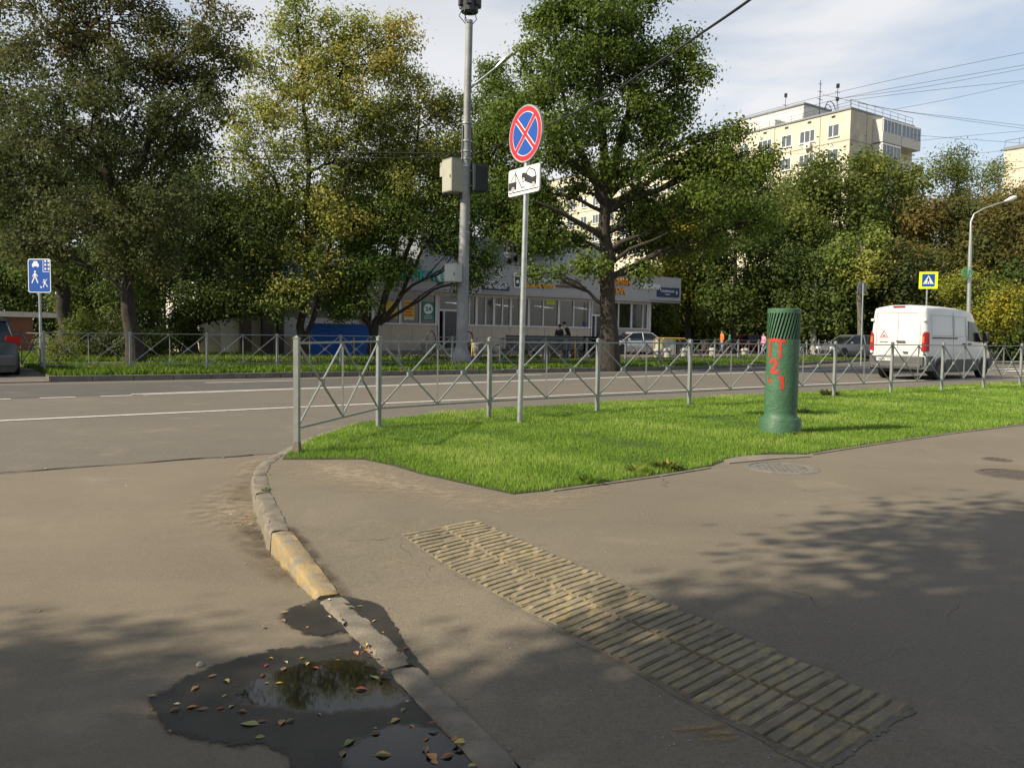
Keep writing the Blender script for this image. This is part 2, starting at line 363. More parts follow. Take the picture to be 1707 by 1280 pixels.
# main road: its rough near edge lies on the side street
redge = [W(-60, 9.25)]
for k in range(40):
    u = -8 + k * .27 + .03; v = 9.19 + .03 * math.sin(k * 1.7) + .025 * random.uniform(-1, 1)
    if u < 2.7: redge.append(W(u, v))
road = redge + [W(2.85, 9.15)] + [off2(KI, i, .05) for i in range(9, len(KI))] + [W(90, 45), W(70, 34), W(44, 27.9), W(32, 25.4), W(20.9, 23.6), W(10, 23.35), W(3.8, 23.45), W(-60, 23.45)]
struct(cdt_mesh('main_road', road, lambda x, y: RZ, m_road, 0))
def vdl(u): return 18.25 + .088 * max(u, 0) + .0006 * max(u, 0) ** 2    # centre double line
def vth(u): return 14.15 + .05 * max(u, -5) - .0008 * max(u, 0) ** 2          # near thin line
def vfk(u): return 23.45 if u < 18 else 23.45 + .0066 * (u - 18) ** 2 if u < 44 else 27.9 + (u - 44) * .24
def strip(mb, f, u0, u1, w, z, du=2.0, j=0):
    n = max(1, int(abs(u1 - u0) / du)); vs = []
    for i in range(n + 1):
        u = u0 + (u1 - u0) * i / n
        for s in (-1, 1): vs.append(W(u, f(u) + s * w / 2 + random.uniform(-j, j), z))
    mb.add(vs, [(2 * i, 2 * i + 2, 2 * i + 3, 2 * i + 1) for i in range(n)])
lane = MB()
vs = []
us = list(np.arange(-60, 90, 2.0))
for u in us: vs += [W(u, vdl(u) + .12, RZ + .004), W(u, vfk(u) - .9, RZ + .004)]
lane.add(vs, [(2 * i, 2 * i + 2, 2 * i + 3, 2 * i + 1) for i in range(len(us) - 1)]); struct(lane.build('far_lane', m_lane))
for o_ in [o for o in COL.objects if o.name in ('far_lane', 'main_road')]:
    if o_.data.polygons[0].normal.z < 0: o_.data.flip_normals()
mk = MB(); ZM = RZ + .008
strip(mk, vth, -60, 9, .13, ZM, j=.008); strip(mk, vth, 8.99, 70, .13, ZM, j=.008)
strip(mk, lambda u: vdl(u) - .11, 3.2, 70, .13, ZM, j=.006); strip(mk, lambda u: vdl(u) + .13, 3.0, 70, .13, ZM, j=.006)
for u0, u1 in ((-30, -28.6), (-26.5, -25), (-1.5, .75), (1.35, 1.95), (2.0, 2.45)): pass
for px0, px1 in ((-190, -120), (-70, 16), (65, 125), (172, 226)):
    a = at(px0, 663, RZ).dot(U); b = at(px1, 662, RZ).dot(U); strip(mk, lambda u: 18.3, a, b, .13, ZM, .5)
for u0, u1 in ((-14, -11.8), (-4.3, -2), (5.3, 7.7), (14.4, 16.7), (23.5, 25.8), (32.6, 35)):
    strip(mk, lambda u: 21.7 + .03 * max(0, u) + .0022 * max(0, u - 10) ** 2, u0, u1, .12, ZM, 1)
for k in range(9):      # zebra crossing beyond the van
    strip(mk, lambda u: vth(40) - 2.2 + k * 1.25, 40.5, 44.5, .55, ZM + .004, 2)
struct(mk.build('road_marking', m_line))
# dirt seam where the main road meets the side street
sm = MB(); vs = []
for k in range(60):
    u = -7 + k * .165; v = 9.17 + .03 * math.sin(k * .95); w = (.014 + .03 * abs(math.sin(k * 2.3)) * random.random()) * (1 if u < -2 or u > 1.6 else .5)
    vs += [W(u, v - w, RZ + .005), W(u, v + w * .6, RZ + .005)]
sm.add(vs, [(2 * i, 2 * i + 2, 2 * i + 3, 2 * i + 1) for i in range(59)]); struct(sm.build('road_seam', M('seam_dirt', (.045, .036, .028), .95, var=.5, scale=30, bump=.4)))
# pavement with its dip towards the crossing place
walk = [Vector((p.x, p.y, 0)) for p in KI] + [W(90, -20), Vector((1.5, -8, 0))]
struct(cdt_mesh('pavement', walk, lambda x, y: hz(x, y), m_walk, .16, (-2.6, .8, 2.8, 8.4)))
# sunken lawn between fence and pavement
GP = [on_walk(a, b) for a, b in ((470, 766), (500, 766), (605, 766), (650, 775), (700, 790), (790, 810), (855, 824), (920, 817), (1000, 806), (1100, 792), (1182, 778), (1215, 766), (1280, 757), (1345, 757), (1500, 734), (1707, 707))]
GP = [Vector((p.x, p.y, 0)) for p in GP] + [W(24, 5.6), W(60, 5.6), W(60, 11.8), W(40, 11.65), W(20, 11.45), W(12, 11.4)] + [Vector((p.x, p.y, 0)) for p in [off2(KI, i, -.02) for i in range(12, 7, -1)]]
struct(cdt_mesh('lawn_soil', GP, lambda x, y: hz(x, y) + .006, m_soil, 0))
# concrete edging between lawn and pavement
ed = MB()
EP = [on_walk(a, b) for a, b in ((855, 826), (920, 819), (1000, 808), (1100, 794), (1184, 780))]
for a, b in zip(EP[1:-1], EP[2:]): ed.bar(a + ZV * -.03, b + ZV * -.03 - (b - a) * .02, .045, .08)
EP = [on_walk(a, b) for a, b in ((1352, 758), (1420, 747), (1500, 735), (1600, 721), (1707, 708), (1860, 688), (2100, 660))]
for a, b in zip(EP[:-1], EP[1:]): ed.bar(a + ZV * -.03, b + ZV * -.03 - (b - a) * .01, .045, .08)
struct(ed.build('lawn_edging', m_conc))
pl = MB(); q = [on_walk(a, b) for a, b in ((1205, 768), (1240, 760), (1330, 759), (1352, 762), (1300, 765), (1216, 773))]
pl.add([p + ZV * .010 for p in q] + [p - ZV * .05 for p in q], [(5, 4, 3, 2, 1, 0)] + [(i, (i + 1) % 6, 6 + (i + 1) % 6, 6 + i) for i in range(6)])
o = pl.build('concrete_apron', M('dusty_concrete', (.20, .175, .135), .9, var=.2, bump=.3)); struct(o)
if o.data.polygons[0].normal.z < 0: o.data.flip_normals()

# kerbstones
def kstone(i0, i1, label, mats, t0=0.0, t1=1.0, dz=0, gap=.018, rough=.008, facez=-.34, taper=0, paint=False, group='stones of the near kerb'):
    a, b = KI[i0].lerp(KI[i1], t0), KI[i0].lerp(KI[i1], t1); c, d = KO[i0].lerp(KO[i1], t0), KO[i0].lerp(KO[i1], t1)
    za, zb = KZ[i0] + (KZ[i1] - KZ[i0]) * t0 + dz, KZ[i0] + (KZ[i1] - KZ[i0]) * t1 + dz
    L = (b - a).length; n = max(4, int(L / .045)); g = gap / L; rows = []
    prof = [(0, 0), (.03, .004), (.5, .006), (.86, .004), (.95, -.003), (1.0, -.020), (1.05, -.13), (1.05, facez)]
    prof = [(0, facez)] + prof
    for i in range(n + 1):
        t = g + (1 - 2 * g) * i / n; pi, po = a.lerp(b, t), c.lerp(d, t); z = za + (zb - za) * t; row = []
        for k, (s, dzz) in enumerate(prof):
            p = pi.lerp(po, s); jj = rough * (random.random() - .5) * 2 * (1.0 if 3 < k < 8 else .35)
            e = -.012 * max(0, 1 - min(i, n - i) / 1.2) if 0 < k < len(prof) - 1 else 0
            row.append((p.x + jj, p.y + jj * .5, (z + dzz + jj + e) if k not in (0, len(prof) - 1) else facez))
        rows.append(row)
    mb = MB(); m_ = len(prof); vs = [q for r in rows for q in r]; fs = []; mi = []
    for i in range(n):
        for k in range(m_ - 1):
            fs.append((i * m_ + k, i * m_ + k + 1, (i + 1) * m_ + k + 1, (i + 1) * m_ + k)); mi.append(0)
    fs += [tuple(range(m_ - 1, -1, -1)), tuple(n * m_ + k for k in range(m_))]; mi += [0, 0]
    mb.add(vs, fs); base = Vector(((a.x + d.x) / 2, (a.y + d.y) / 2, RZ)); 
    mb.v = [(x - base.x, y - base.y, z - base.z) for x, y, z in mb.v]
    o = mb.build('kerbstone', mats, smooth=True); o.location = base; tag(o, label, 'kerbstone', group); return o
m_ky = None
def yellow_concrete():
    n = NT('worn_yellow_kerb_paint'); conc = n.mix(n.rng(n.noise(9, 5), .3, .7), (.17, .15, .12), (.26, .235, .20))
    pa = n.mix(n.rng(n.noise(6, 4), .3, .7), (.25, .18, .075), (.34, .25, .115)); w = n.rng(n.noise(13, 8, .7), .40, .52)
    e = n.rng(n.noise(4, 6, .65), .32, .40); n.col(n.mix(n.math('MULTIPLY', w, e), conc, pa)); n.setv(Roughness=.85); n.bump(n.noise(60, 4), .5, .01); return n.m
m_ky = yellow_concrete()
kstone(0, 1, 'flush worn kerbstone cut off by the bottom edge of the photo', m_conc, dz=.006)
kstone(1, 2, 'long flush kerbstone beside the puddle with faint yellow flecks', m_conc, dz=.004, rough=.004)
kstone(2, 3, 'broken crumbling flush kerbstone between the long stone and the yellow one', m_conc, dz=0, rough=.012)
kstone(3, 4, 'sloping ramp kerbstone painted worn yellow', m_ky, dz=.004, rough=.004)
kstone(4, 5, 'tall chipped grey kerbstone just above the yellow ramp stone', m_conc, rough=.010)
kstone(5, 6, 'grey kerbstone with moss in its joint, second above the yellow one', m_conc)
kstone(6, 7, 'short grey kerbstone at the bend of the corner', m_conc)
kstone(7, 8, 'grey kerbstone beside the first fence post at the corner', m_conc)
kk = MB()
for i in range(8, len(KI) - 1):
    a, b, c, d = KI[i], KI[i + 1], KO[i], KO[i + 1]; L = (b - a).length; n = max(1, round(L / 1.0))
    for j in range(n):
        t0, t1 = (j + .012) / n, (j + .988) / n; p = [a.lerp(b, t0), a.lerp(b, t1), c.lerp(d, t1), c.lerp(d, t0)]
        top = [Vector((q.x, q.y, 0)) for q in p]; top[2].z = top[3].z = -.02; bot = [Vector((q.x, q.y, -.3)) for q in p]
        kk.add(top + bot, [(0, 1, 2, 3), (7, 6, 5, 4), (0, 4, 5, 1), (2, 6, 7, 3), (1, 5, 6, 2), (3, 7, 4, 0)])
struct(kk.build('near_kerb', m_conc))
fk = MB(); us = [1.85 + k for k in range(92)]
for u in us:
    p = [W(u + .01, vfk(u)), W(u + .99, vfk(u + 1)), W(u + .99, vfk(u + 1) + .15), W(u + .01, vfk(u) + .15)]
    j = random.uniform(-.012, .012)
    fk.add([Vector((q.x, q.y, j)) for q in p] + [Vector((q.x, q.y, -.3)) for q in p], [(0, 1, 2, 3), (7, 6, 5, 4), (0, 4, 5, 1), (2, 6, 7, 3), (1, 5, 6, 2), (3, 7, 4, 0)])
struct(fk.build('far_kerb', m_concs))
# land beyond the road
far = [W(u, vfk(u) + .12) for u in us] + [W(94, 40), W(500, 100), W(500, 900), W(-400, 900), W(-400, 23.5), W(-60, 23.5), W(-1.2, 23.5), W(-1.2, 46), W(3.4, 46)]
far = [W(1.87, 23.55)] + [W(u, vfk(u) + .12) for u in us[1:]] + [W(500, 150), W(500, 900), W(-400, 900), W(-400, 23.6), W(-4.5, 23.6), W(-4.5, 26.5), W(1.87, 26.5)]
struct(cdt_mesh('far_verge', far, lambda x, y: -.004, m_farground, 0))
mb = MB(); mb.add([W(-4.6, 23.4, -.13), W(1.9, 23.4, -.13), W(1.9, 27, .002), W(-4.6, 27, .002), W(1.89, 23.4, .0), W(1.89, 27, .003)], [(0, 1, 2, 3), (1, 4, 5, 2)]); struct(mb.build('driveway', m_path))
mb = MB(); mb.add([W(-60, 30.0, .006), W(30, 30.0, .006), W(46, 34, .006), W(90, 44, .006), W(90, 47, .006), W(40, 38, .006), W(28, 32.6, .006), W(-60, 32.2, .006)], [(0, 1, 6, 7), (1, 2, 5, 6), (2, 3, 4, 5)]); struct(mb.build('path', m_path))
mb = MB(); mb.add([W(-4.6, 27, .004), W(2.3, 27, .004), W(0, 30, .004), W(-4.6, 30, .004)], [(0, 1, 2, 3)]); struct(mb.build('driveway', m_path))
mb = MB(); mb.add([W(12, 35.6, .010), W(60, 35.6, .010), W(60, 60, .010), W(12, 60, .010)], [(0, 1, 2, 3)]); struct(mb.build('plaza', M('plaza_paving', (.17, .125, .10), .9, var=.3, scale=3, bump=.2)))

# ---------------------------------------------------------------- puddle
def m_wet_():
    n = NT('wet_asphalt_and_water'); N_ = n.N; L_ = n.L
    def attr(nm): a = N_.new('ShaderNodeAttribute'); a.attribute_name = nm; return a.outputs['Fac']
    e = n.math('ADD', n.math('MULTIPLY', n.noise(13, 9, .75, .4), .75), n.math('MULTIPLY', n.noise(140, 3), .22)); e = n.math('SUBTRACT', e, .485)
    mask = n.rng(n.math('ADD', attr('wet'), e), .44, .54); w = n.rng(n.math('ADD', attr('water'), n.math('MULTIPLY', e, 1.0)), .42, .62)
    gr = n.noise(150, 2, .6); c = n.mix(n.rng(n.noise(5, 6), .35, .65), (.020, .018, .014), (.038, .033, .026)); c = n.mix(n.rng(gr, .60, .72, 0, .55), c, (.12, .11, .09)); c = n.mix(w, c, (.013, .011, .008))
    n.col(c); rg = n.N.new('ShaderNodeMix'); rg.data_type = 'FLOAT'; L_.new(w, rg.inputs[0]); rg.inputs[2].default_value = .40; rg.inputs[3].default_value = .03; L_.new(rg.outputs[0], n.b.inputs['Roughness'])
    n.setv(IOR=1.34); bp = n.bump(gr, .6, .004); L_.new(n.math('MULTIPLY', n.math('SUBTRACT', 1.0, w), .6), bp.inputs['Strength'])
    t = N_.new('ShaderNodeBsdfTransparent'); mx = N_.new('ShaderNodeMixShader'); L_.new(mask, mx.inputs[0]); L_.new(t.outputs[0], mx.inputs[1]); L_.new(n.b.outputs[0], mx.inputs[2]); L_.new(mx.outputs[0], n.out.inputs[0]); return n.m
m_wet = m_wet_()
def sdist(G, A):
    d = np.full(len(G), 1e9)
    for i in range(len(A)):
        a, b = A[i], A[(i + 1) % len(A)]; ab = b - a; t = np.clip(((G - a) @ ab) / (ab @ ab + 1e-12), 0, 1); d = np.minimum(d, np.linalg.norm(G - a - t[:, None] * ab, axis=1))
    return np.where(inpoly(G, A), d, -d)
def smoothpoly(P_, k=5):
    out = []; n = len(P_)
    for i in range(n):
        p0, p1, p2, p3 = P_[i - 1], P_[i], P_[(i + 1) % n], P_[(i + 2) % n]
        for q in range(k): t = q / k; out.append(.5 * ((2 * p1) + (p2 - p0) * t + (2 * p0 - 5 * p1 + 4 * p2 - p3) * t * t + (3 * p1 - p0 - 3 * p2 + p3) * t ** 3))
    return out
def wetmesh(outline, waters, zf, step, soft, clip=None, mat=None, name='puddle'):
    outline = smoothpoly(outline)
    A = np.array([(p.x, p.y) for p in outline]); Ws = [np.array([(p.x, p.y) for p in w]) for w in waters]; mn, mx = A.min(0) - soft, A.max(0) + soft
    nx, ny = int((mx[0] - mn[0]) / step), int((mx[1] - mn[1]) / step); gx, gy = np.meshgrid(np.linspace(mn[0], mx[0], nx), np.linspace(mn[1], mx[1], ny)); G = np.stack([gx.ravel(), gy.ravel()], 1)
    wet = np.clip(.5 + sdist(G, A) / soft * .5, 0, 1); wa = np.zeros(len(G))
    for w in Ws: wa = np.maximum(wa, np.clip(.5 + sdist(G, w) / .10 * .5, 0, 1))
    ok = wet > .01
    if clip is not None: ok &= clip(G)
    ii, jj = np.meshgrid(np.arange(ny - 1), np.arange(nx - 1), indexing='ij'); q = (ii * nx + jj).ravel(); F = np.stack([q, q + 1, q + nx + 1, q + nx], 1); F = F[ok[F].all(1)]; used = np.unique(F); rm = -np.ones(len(G), int); rm[used] = np.arange(len(used))
    me = bpy.data.meshes.new('puddle'); me.from_pydata([(float(G[k, 0]), float(G[k, 1]), zf(float(G[k, 0]), float(G[k, 1]))) for k in used], [], rm[F].tolist()); me.polygons.foreach_set('use_smooth', [True] * len(F))
    for nm, dta in (('wet', wet), ('water', wa)): at_ = me.attributes.new(nm, 'FLOAT', 'POINT'); at_.data.foreach_set('value', dta[used].astype(np.float32))
    me.update(); me.materials.append(mat or m_wet); o = bpy.data.objects.new(name, me); COL.objects.link(o); struct(o)
ZP = RZ + .0125
PX = lambda L_: [at(a, b, ZP) for a, b in L_]
kI = np.array([(p.x, p.y) for p in KO[:6]])
wetmesh(PX([(550, 998), (600, 1030), (650, 1085), (720, 1150), (780, 1220), (860, 1300), (940, 1440), (480, 1420), (484, 1290), (478, 1256), (440, 1242), (340, 1232), (282, 1218), (262, 1190), (252, 1165), (290, 1145), (330, 1120), (400, 1097), (470, 1082), (560, 1074), (592, 1064), (568, 1052), (530, 1058), (495, 1050), (470, 1030), (482, 1015), (520, 1002)]),
        [PX([(385, 1158), (430, 1124), (500, 1104), (560, 1096), (610, 1100), (655, 1130), (690, 1165), (650, 1182), (600, 1184), (540, 1190), (470, 1182), (420, 1178)]), PX([(600, 1226), (660, 1206), (730, 1212), (800, 1262), (880, 1380), (600, 1420), (575, 1320), (570, 1255)])], lambda x, y: ZP, .013, .12)
wetmesh([on_walk(a, b) for a, b in ((560, 994), (604, 1000), (632, 1010), (656, 1040), (672, 1070), (690, 1095), (712, 1125), (690, 1112), (640, 1062), (596, 1022))], [], lambda x, y: hz(x, y) + .0045, .012, .05)

def m_dust_(name, col, amt):
    n = NT(name); a = n.N.new('ShaderNodeAttribute'); a.attribute_name = 'wet'; n.col(n.mix(n.noise(60, 3), tuple(q * .75 for q in col), col)); n.setv(Roughness=.95)
    f = n.math('MULTIPLY', n.rng(n.math('MULTIPLY', a.outputs['Fac'], n.rng(n.noise(9, 8, .75), .3, .7, .2, 1.3)), .2, .75), amt)
    t = n.N.new('ShaderNodeBsdfTransparent'); mx = n.N.new('ShaderNodeMixShader'); n.L.new(f, mx.inputs[0]); n.L.new(t.outputs[0], mx.inputs[1]); n.L.new(n.b.outputs[0], mx.inputs[2]); n.L.new(mx.outputs[0], n.out.inputs[0]); return n.m
m_sand = m_dust_('pale_sand_dust', (.36, .29, .20), .8); m_dirt = m_dust_('reddish_dirt', (.085, .055, .035), .7); m_ysmear = m_dust_('old_yellow_paint_smear', (.38, .27, .12), .75)
def dust(pts, mat, z=None, soft=.35, st=.03): 
    q = [at(a, b, RZ) for a, b in pts] if z is None else [on_walk(a, b) for a, b in pts]
    wetmesh(q, [], (lambda x, y: RZ + .0145) if z is None else (lambda x, y: hz(x, y) + .0035), st, soft, mat=mat, name='dirt_patch')
dust([(413, 810), (421, 850), (432, 890), (400, 885), (360, 862), (345, 845), (380, 822)], m_sand, soft=.5); dust([(427, 880), (455, 915), (500, 965), (470, 965), (430, 930), (405, 895)], m_dirt, soft=.22); dust([(418, 790), (424, 770), (400, 790), (395, 830), (412, 830)], m_sand, soft=.25)
dust([(470, 880), (540, 975), (480, 940), (440, 905)], m_sand, soft=.16)
for q_ in (((1120, 1216), (1190, 1205), (1210, 1210), (1150, 1219)), ((1155, 1221), (1215, 1219), (1222, 1225), (1170, 1226)), ((1165, 1231), (1225, 1228), (1215, 1236), (1172, 1236)), ((1290, 1262), (1308, 1258), (1312, 1266), (1296, 1268))): dust(q_, m_ysmear, 1, .02, .006)
dust([(640, 930), (700, 945), (655, 935)], m_ysmear, 1, .02, .008)
dust([(500, 775), (600, 770), (760, 812), (850, 832), (1000, 815), (900, 850), (700, 830), (520, 800)], m_sand, 1, .5, .05)
dust([(480, 885), (560, 985), (590, 1000), (500, 890)], m_dirt, 1, .06, .012)
# ---------------------------------------------------------------- tactile paving tiles
def tile_mat():
    n = NT('worn_tactile_tile'); oi = n.N.new('ShaderNodeObjectInfo'); va = n.N.new('ShaderNodeVectorMath'); va.operation = 'ADD'; sc_ = n.N.new('ShaderNodeVectorMath'); sc_.operation = 'SCALE'; sc_.inputs['Scale'].default_value = 7.0
    cb = n.N.new('ShaderNodeCombineXYZ'); n.L.new(oi.outputs['Random'], cb.inputs[0]); n.L.new(oi.outputs['Random'], cb.inputs[1]); n.L.new(cb.outputs[0], sc_.inputs[0]); n.L.new(n.tc.outputs['Object'], va.inputs[0]); n.L.new(sc_.outputs[0], va.inputs[1])
    class _T: outputs = {'Object': va.outputs[0]}
    n.tc = _T
    conc = n.mix(n.rng(n.noise(8, 6, .6), .3, .7), (.175, .148, .100), (.27, .23, .155))
    pa = n.mix(n.rng(n.noise(5, 4), .3, .7), (.32, .245, .105), (.40, .315, .15)); w = n.rng(n.noise(17, 8, .75, stretch=(.6, 1.8, 1)), .49, .57)
    fade = n.rng(n.noise(1.7, 2), .25, .6); c_ = n.mix(n.math('MULTIPLY', w, fade), conc, pa); c_ = n.mix(n.rng(oi.outputs['Random'], 0, 1, 0, .38), c_, (.105, .095, .075)); c_ = n.mix(n.rng(n.noise(3.5, 7, .7), .52, .66, 0, .5), c_, (.085, .07, .05)); n.col(c_); n.setv(Roughness=.85); n.bump(n.noise(120, 4), .5, .004); return n.m
def tile_mesh(a):
    # local: x along ribs, y across, size a
    mb = MB(); h = a / 2 - .005; mb.box((0, 0, -.02), (2 * h, 2 * h, .04))
    nrib = 5; p = 2 * h / nrib
    for k in range(nrib):
        y0 = -h + k * p + .006; y1 = y0 + p - .0085 - random.uniform(0, .002); x = h - .005; n = 14; vs = []; wear = random.choice((0, -.001, -.0025, .0005)); chip = random.randrange(-4, 15)
        for i in range(n + 1):
            xx = -x + 2 * x * i / n; j = random.uniform(-.0006, .0006); q = wear + random.uniform(-.0012, .0006) - (.0055 if i in (chip, chip + 1) else 0)
            vs += [(xx, y0 + j, -.002), (xx, y0 + .004 + j, .0095 + q), (xx, y1 - .004 + j, .0095 + q), (xx, y1 + j, -.002)]
        fs = [(4 * i + s, 4 * i + 4 + s, 4 * i + 5 + s, 4 * i + 1 + s) for i in range(n) for s in range(3)]
        fs = [tuple(reversed(f)) if False else f for f in fs] + [(0, 1, 2, 3), (4 * n + 3, 4 * n + 2, 4 * n + 1, 4 * n)]
        mb.add(vs, fs)
    return mb
TA, TB, TC, TD = on_walk(667, 891), on_walk(795, 868), on_walk(1518, 1181), on_walk(1372, 1282)
mt_tile = tile_mat(); NR = 11; asz = (TA - TD).length / NR
tvar = []
for k in range(3):
    o = tile_mesh(asz).build('tactile_tile', mt_tile, smooth='all'); bm = bmesh.new(); bm.from_mesh(o.data); bmesh.ops.recalc_face_normals(bm, faces=bm.faces); bm.to_mesh(o.data); bm.free()
    for pl_ in o.data.polygons: pl_.use_smooth = False
    tvar.append(o)
side = {0: 'left', 1: 'right'}; first = True
ordw = ['farthest', 'second', 'third', 'fourth', 'fifth', 'sixth', 'seventh', 'eighth', 'ninth', 'tenth', 'nearest']
for c_ in range(2):
    for r_ in range(NR):
        t = (r_ + .5) / NR; L_, R_ = TA.lerp(TD, t), TB.lerp(TC, t); s = .25 + .5 * c_
        p = L_.lerp(R_, s); k = (c_ * NR + r_); o = tvar[k] if k < 3 else tvar[k % 3].copy()
        if k >= 3: COL.objects.link(o)
        ex = (R_ - L_).normalized(); ey = (TA - TD).normalized(); ey = (ey - ex * ey.dot(ex)).normalized()
        wd = (R_ - L_).length / 2 / asz
        z0 = hz(p.x, p.y); gx = (hz(p.x + .1 * ex.x, p.y + .1 * ex.y) - hz(p.x - .1 * ex.x, p.y - .1 * ex.y)) / .2
        gy = (hz(p.x + .1 * ey.x, p.y + .1 * ey.y) - hz(p.x - .1 * ey.x, p.y - .1 * ey.y)) / .2
        ex3 = Vector((ex.x, ex.y, gx)).normalized(); ey3 = Vector((ey.x, ey.y, gy)); ey3 = (ey3 - ex3 * ey3.dot(ex3)).normalized(); ez3 = ex3.cross(ey3)
        m4 = Matrix((ex3 * wd, ey3, ez3)).transposed().to_4x4(); m4.translation = Vector((p.x, p.y, z0 + .002 + random.uniform(-.001, .0025)))
        o.matrix_basis = m4 @ Matrix.Rotation(random.uniform(-.022, .022), 4, 'Z') @ Matrix.Rotation(random.uniform(-.008, .008), 4, 'X')
        nm = ordw[r_]; lab = f"{'worn yellowish' if r_ < 5 else 'grimy grey'} ribbed tactile tile, {nm} {'' if r_ in (0, 10) else 'from the far end '}in the {'kerb-side' if c_ == 0 else 'lawn-side'} row"
        tag(o, ' '.join(lab.split()), 'paving tile', 'ribbed tactile paving tiles')
# broken mortar edge round the strip
mb = MB()
for a, b in ((TA, TD), (TD, TC), (TC, TB), (TB, TA)):
    n = 44; t_ = (b - a).normalized(); o_ = Vector((-t_.y, t_.x, 0)); vs = []
    for i in range(n + 1):
        p = a.lerp(b, i / n); w = .012 + .020 * random.random() * (1 if (i // 5) % 3 else .2); q = p + o_ * -w; p2 = p + o_ * .012
        for e in (q, p2): vs.append((e.x, e.y, hz(e.x, e.y) + .0022))
    mb.add(vs, [(2 * i, 2 * i + 1, 2 * i + 3, 2 * i + 2) for i in range(n)])
o = mb.build('mortar_strip', M('pale_mortar', (.15, .13, .10), .9, var=.3, scale=20, bump=.4)); struct(o)
for f_ in o.data.polygons:
    if f_.normal.z < 0: o.data.flip_normals(); break

# ---------------------------------------------------------------- fences
def post(mb_, p, h, w=.055, yaw=UA):
    R = Matrix.Rotation(yaw, 3, 'Z'); mb_.box(p + ZV * (h / 2 - .1), (w, w, h + .2), R)
    mb_.box(p + ZV * (h + .004), (w * 1.12, w * 1.12, .012), R); mb_.box(p + ZV * (h + .018), (w * .8, w * .8, .018), R, taper=.3); return mb_
def panel(root, p0, p1, zt, zb, mat, rw=.022, d=.018):
    t = (p1 - p0); L = t.length; t.normalize(); nrm = Vector((-t.y, t.x, 0)); a = p0 + t * .028; b = p1 - t * .028; mid = (a + b) / 2; mb = MB()
    za = ZV
    for z in (zt, zb): mb.bar(a + za * z, b + za * z, .028, rw)
    mb.bar(mid + za * (zt - rw / 2), mid + za * (zb + rw / 2), rw * .9, rw * .9)
    plates = []
    for q0, q1 in ((a, mid), (mid, b)):
        c = (q0 + q1) / 2; cz = (zt + zb) / 2; q0 = q0 + t * .012; q1 = q1 - t * .012
        mb.bar(q0 + za * (zt - rw), q1 + za * (zb + rw), d, d); 
        mb.bar(q0 + za * (zb + rw) + nrm * .004, q1 + za * (zt - rw) + nrm * .004, d, d)
        pm = MB(); pm.box(c + za * cz, (.085, .034, .085), Matrix((t, nrm, ZV)).transposed()); plates.append(pm)
    pn = mb.build('panel', mat, root)
    for pm in plates:
        o = pm.build('centre_plate', mat, root); o.parent = pn
def pr(px, v): return W(uat(px, v), v)
root = thing('metal_fence', 'low grey metal fence with crossed bars along the lawn edge, nearest the camera', 'fence', at(495, 755))
P = [at(495, 755), at(631, 713)] + [pr(x, v) for x, v in ((817, 10.06), (998, 10.15), (1152, 10.22), (1283, 10.3), (1394, 10.35), (1489, 10.4), (1574, 10.4), (1644, 10.4))]
for k in range(1, 12): P.append(P[-1] + U * 2.15 + NV * .01)
for i, p in enumerate(P):
    p.z = 0
    yaw = UA if i > 1 else math.atan2((P[i + 1] - p).y, (P[i + 1] - p).x)
    o = post(MB(), p, 1.2, .055, yaw).build('post', m_steel, root)
    if i == 0:
        s = MB(); s.box(p + ZV * .06, (.075, .075, .12), Matrix.Rotation(yaw, 3, 'Z'), taper=.8); s.build('base_sleeve', m_conc, root)
for i in range(len(P) - 1):
    panel(root, P[i], P[i + 1], 1.15, .26, m_steel)
root = thing('metal_fence', 'long grey metal fence with crossed bars along the far verge, across the road', 'fence', pr(73, 25.45))
fx = [(73, 25.45), (217, 25.5), (345, 25.55), (462, 25.6), (568, 25.6), (666, 25.6), (754, 25.6), (834, 25.6), (909, 25.6), (979, 25.6)]
P = [pr(*q) for q in fx]
while len(P) < 34:
    q = P[-1] + U * 2.17; k = len(P); u = q.dot(U); v = max(25.6, vfk(u) + 1.9); P.append(W(u, v))
for p in P: post(MB(), p, 1.12, .06).build('post', m_steel2, root)
for i in range(len(P) - 1): panel(root, P[i], P[i + 1], 1.1, .2, m_steel2)
root = thing('metal_fence', 'short return of grey fence beside the blue sign pole at the driveway', 'fence', P[0])
q1 = P[0] + NV * 1.6 - U * .95; post(MB(), q1, 1.12, .06).build('post', m_steel2, root)
panel(root, P[0] + (q1 - P[0]).normalized() * .04, q1, 1.08, .22, m_steel)
q2 = q1 + NV * 1.6 - U * .5; post(MB(), q2, 1.1, .06).build('post', m_steel2, root); panel(root, q1, q2, 1.08, .22, m_steel2)

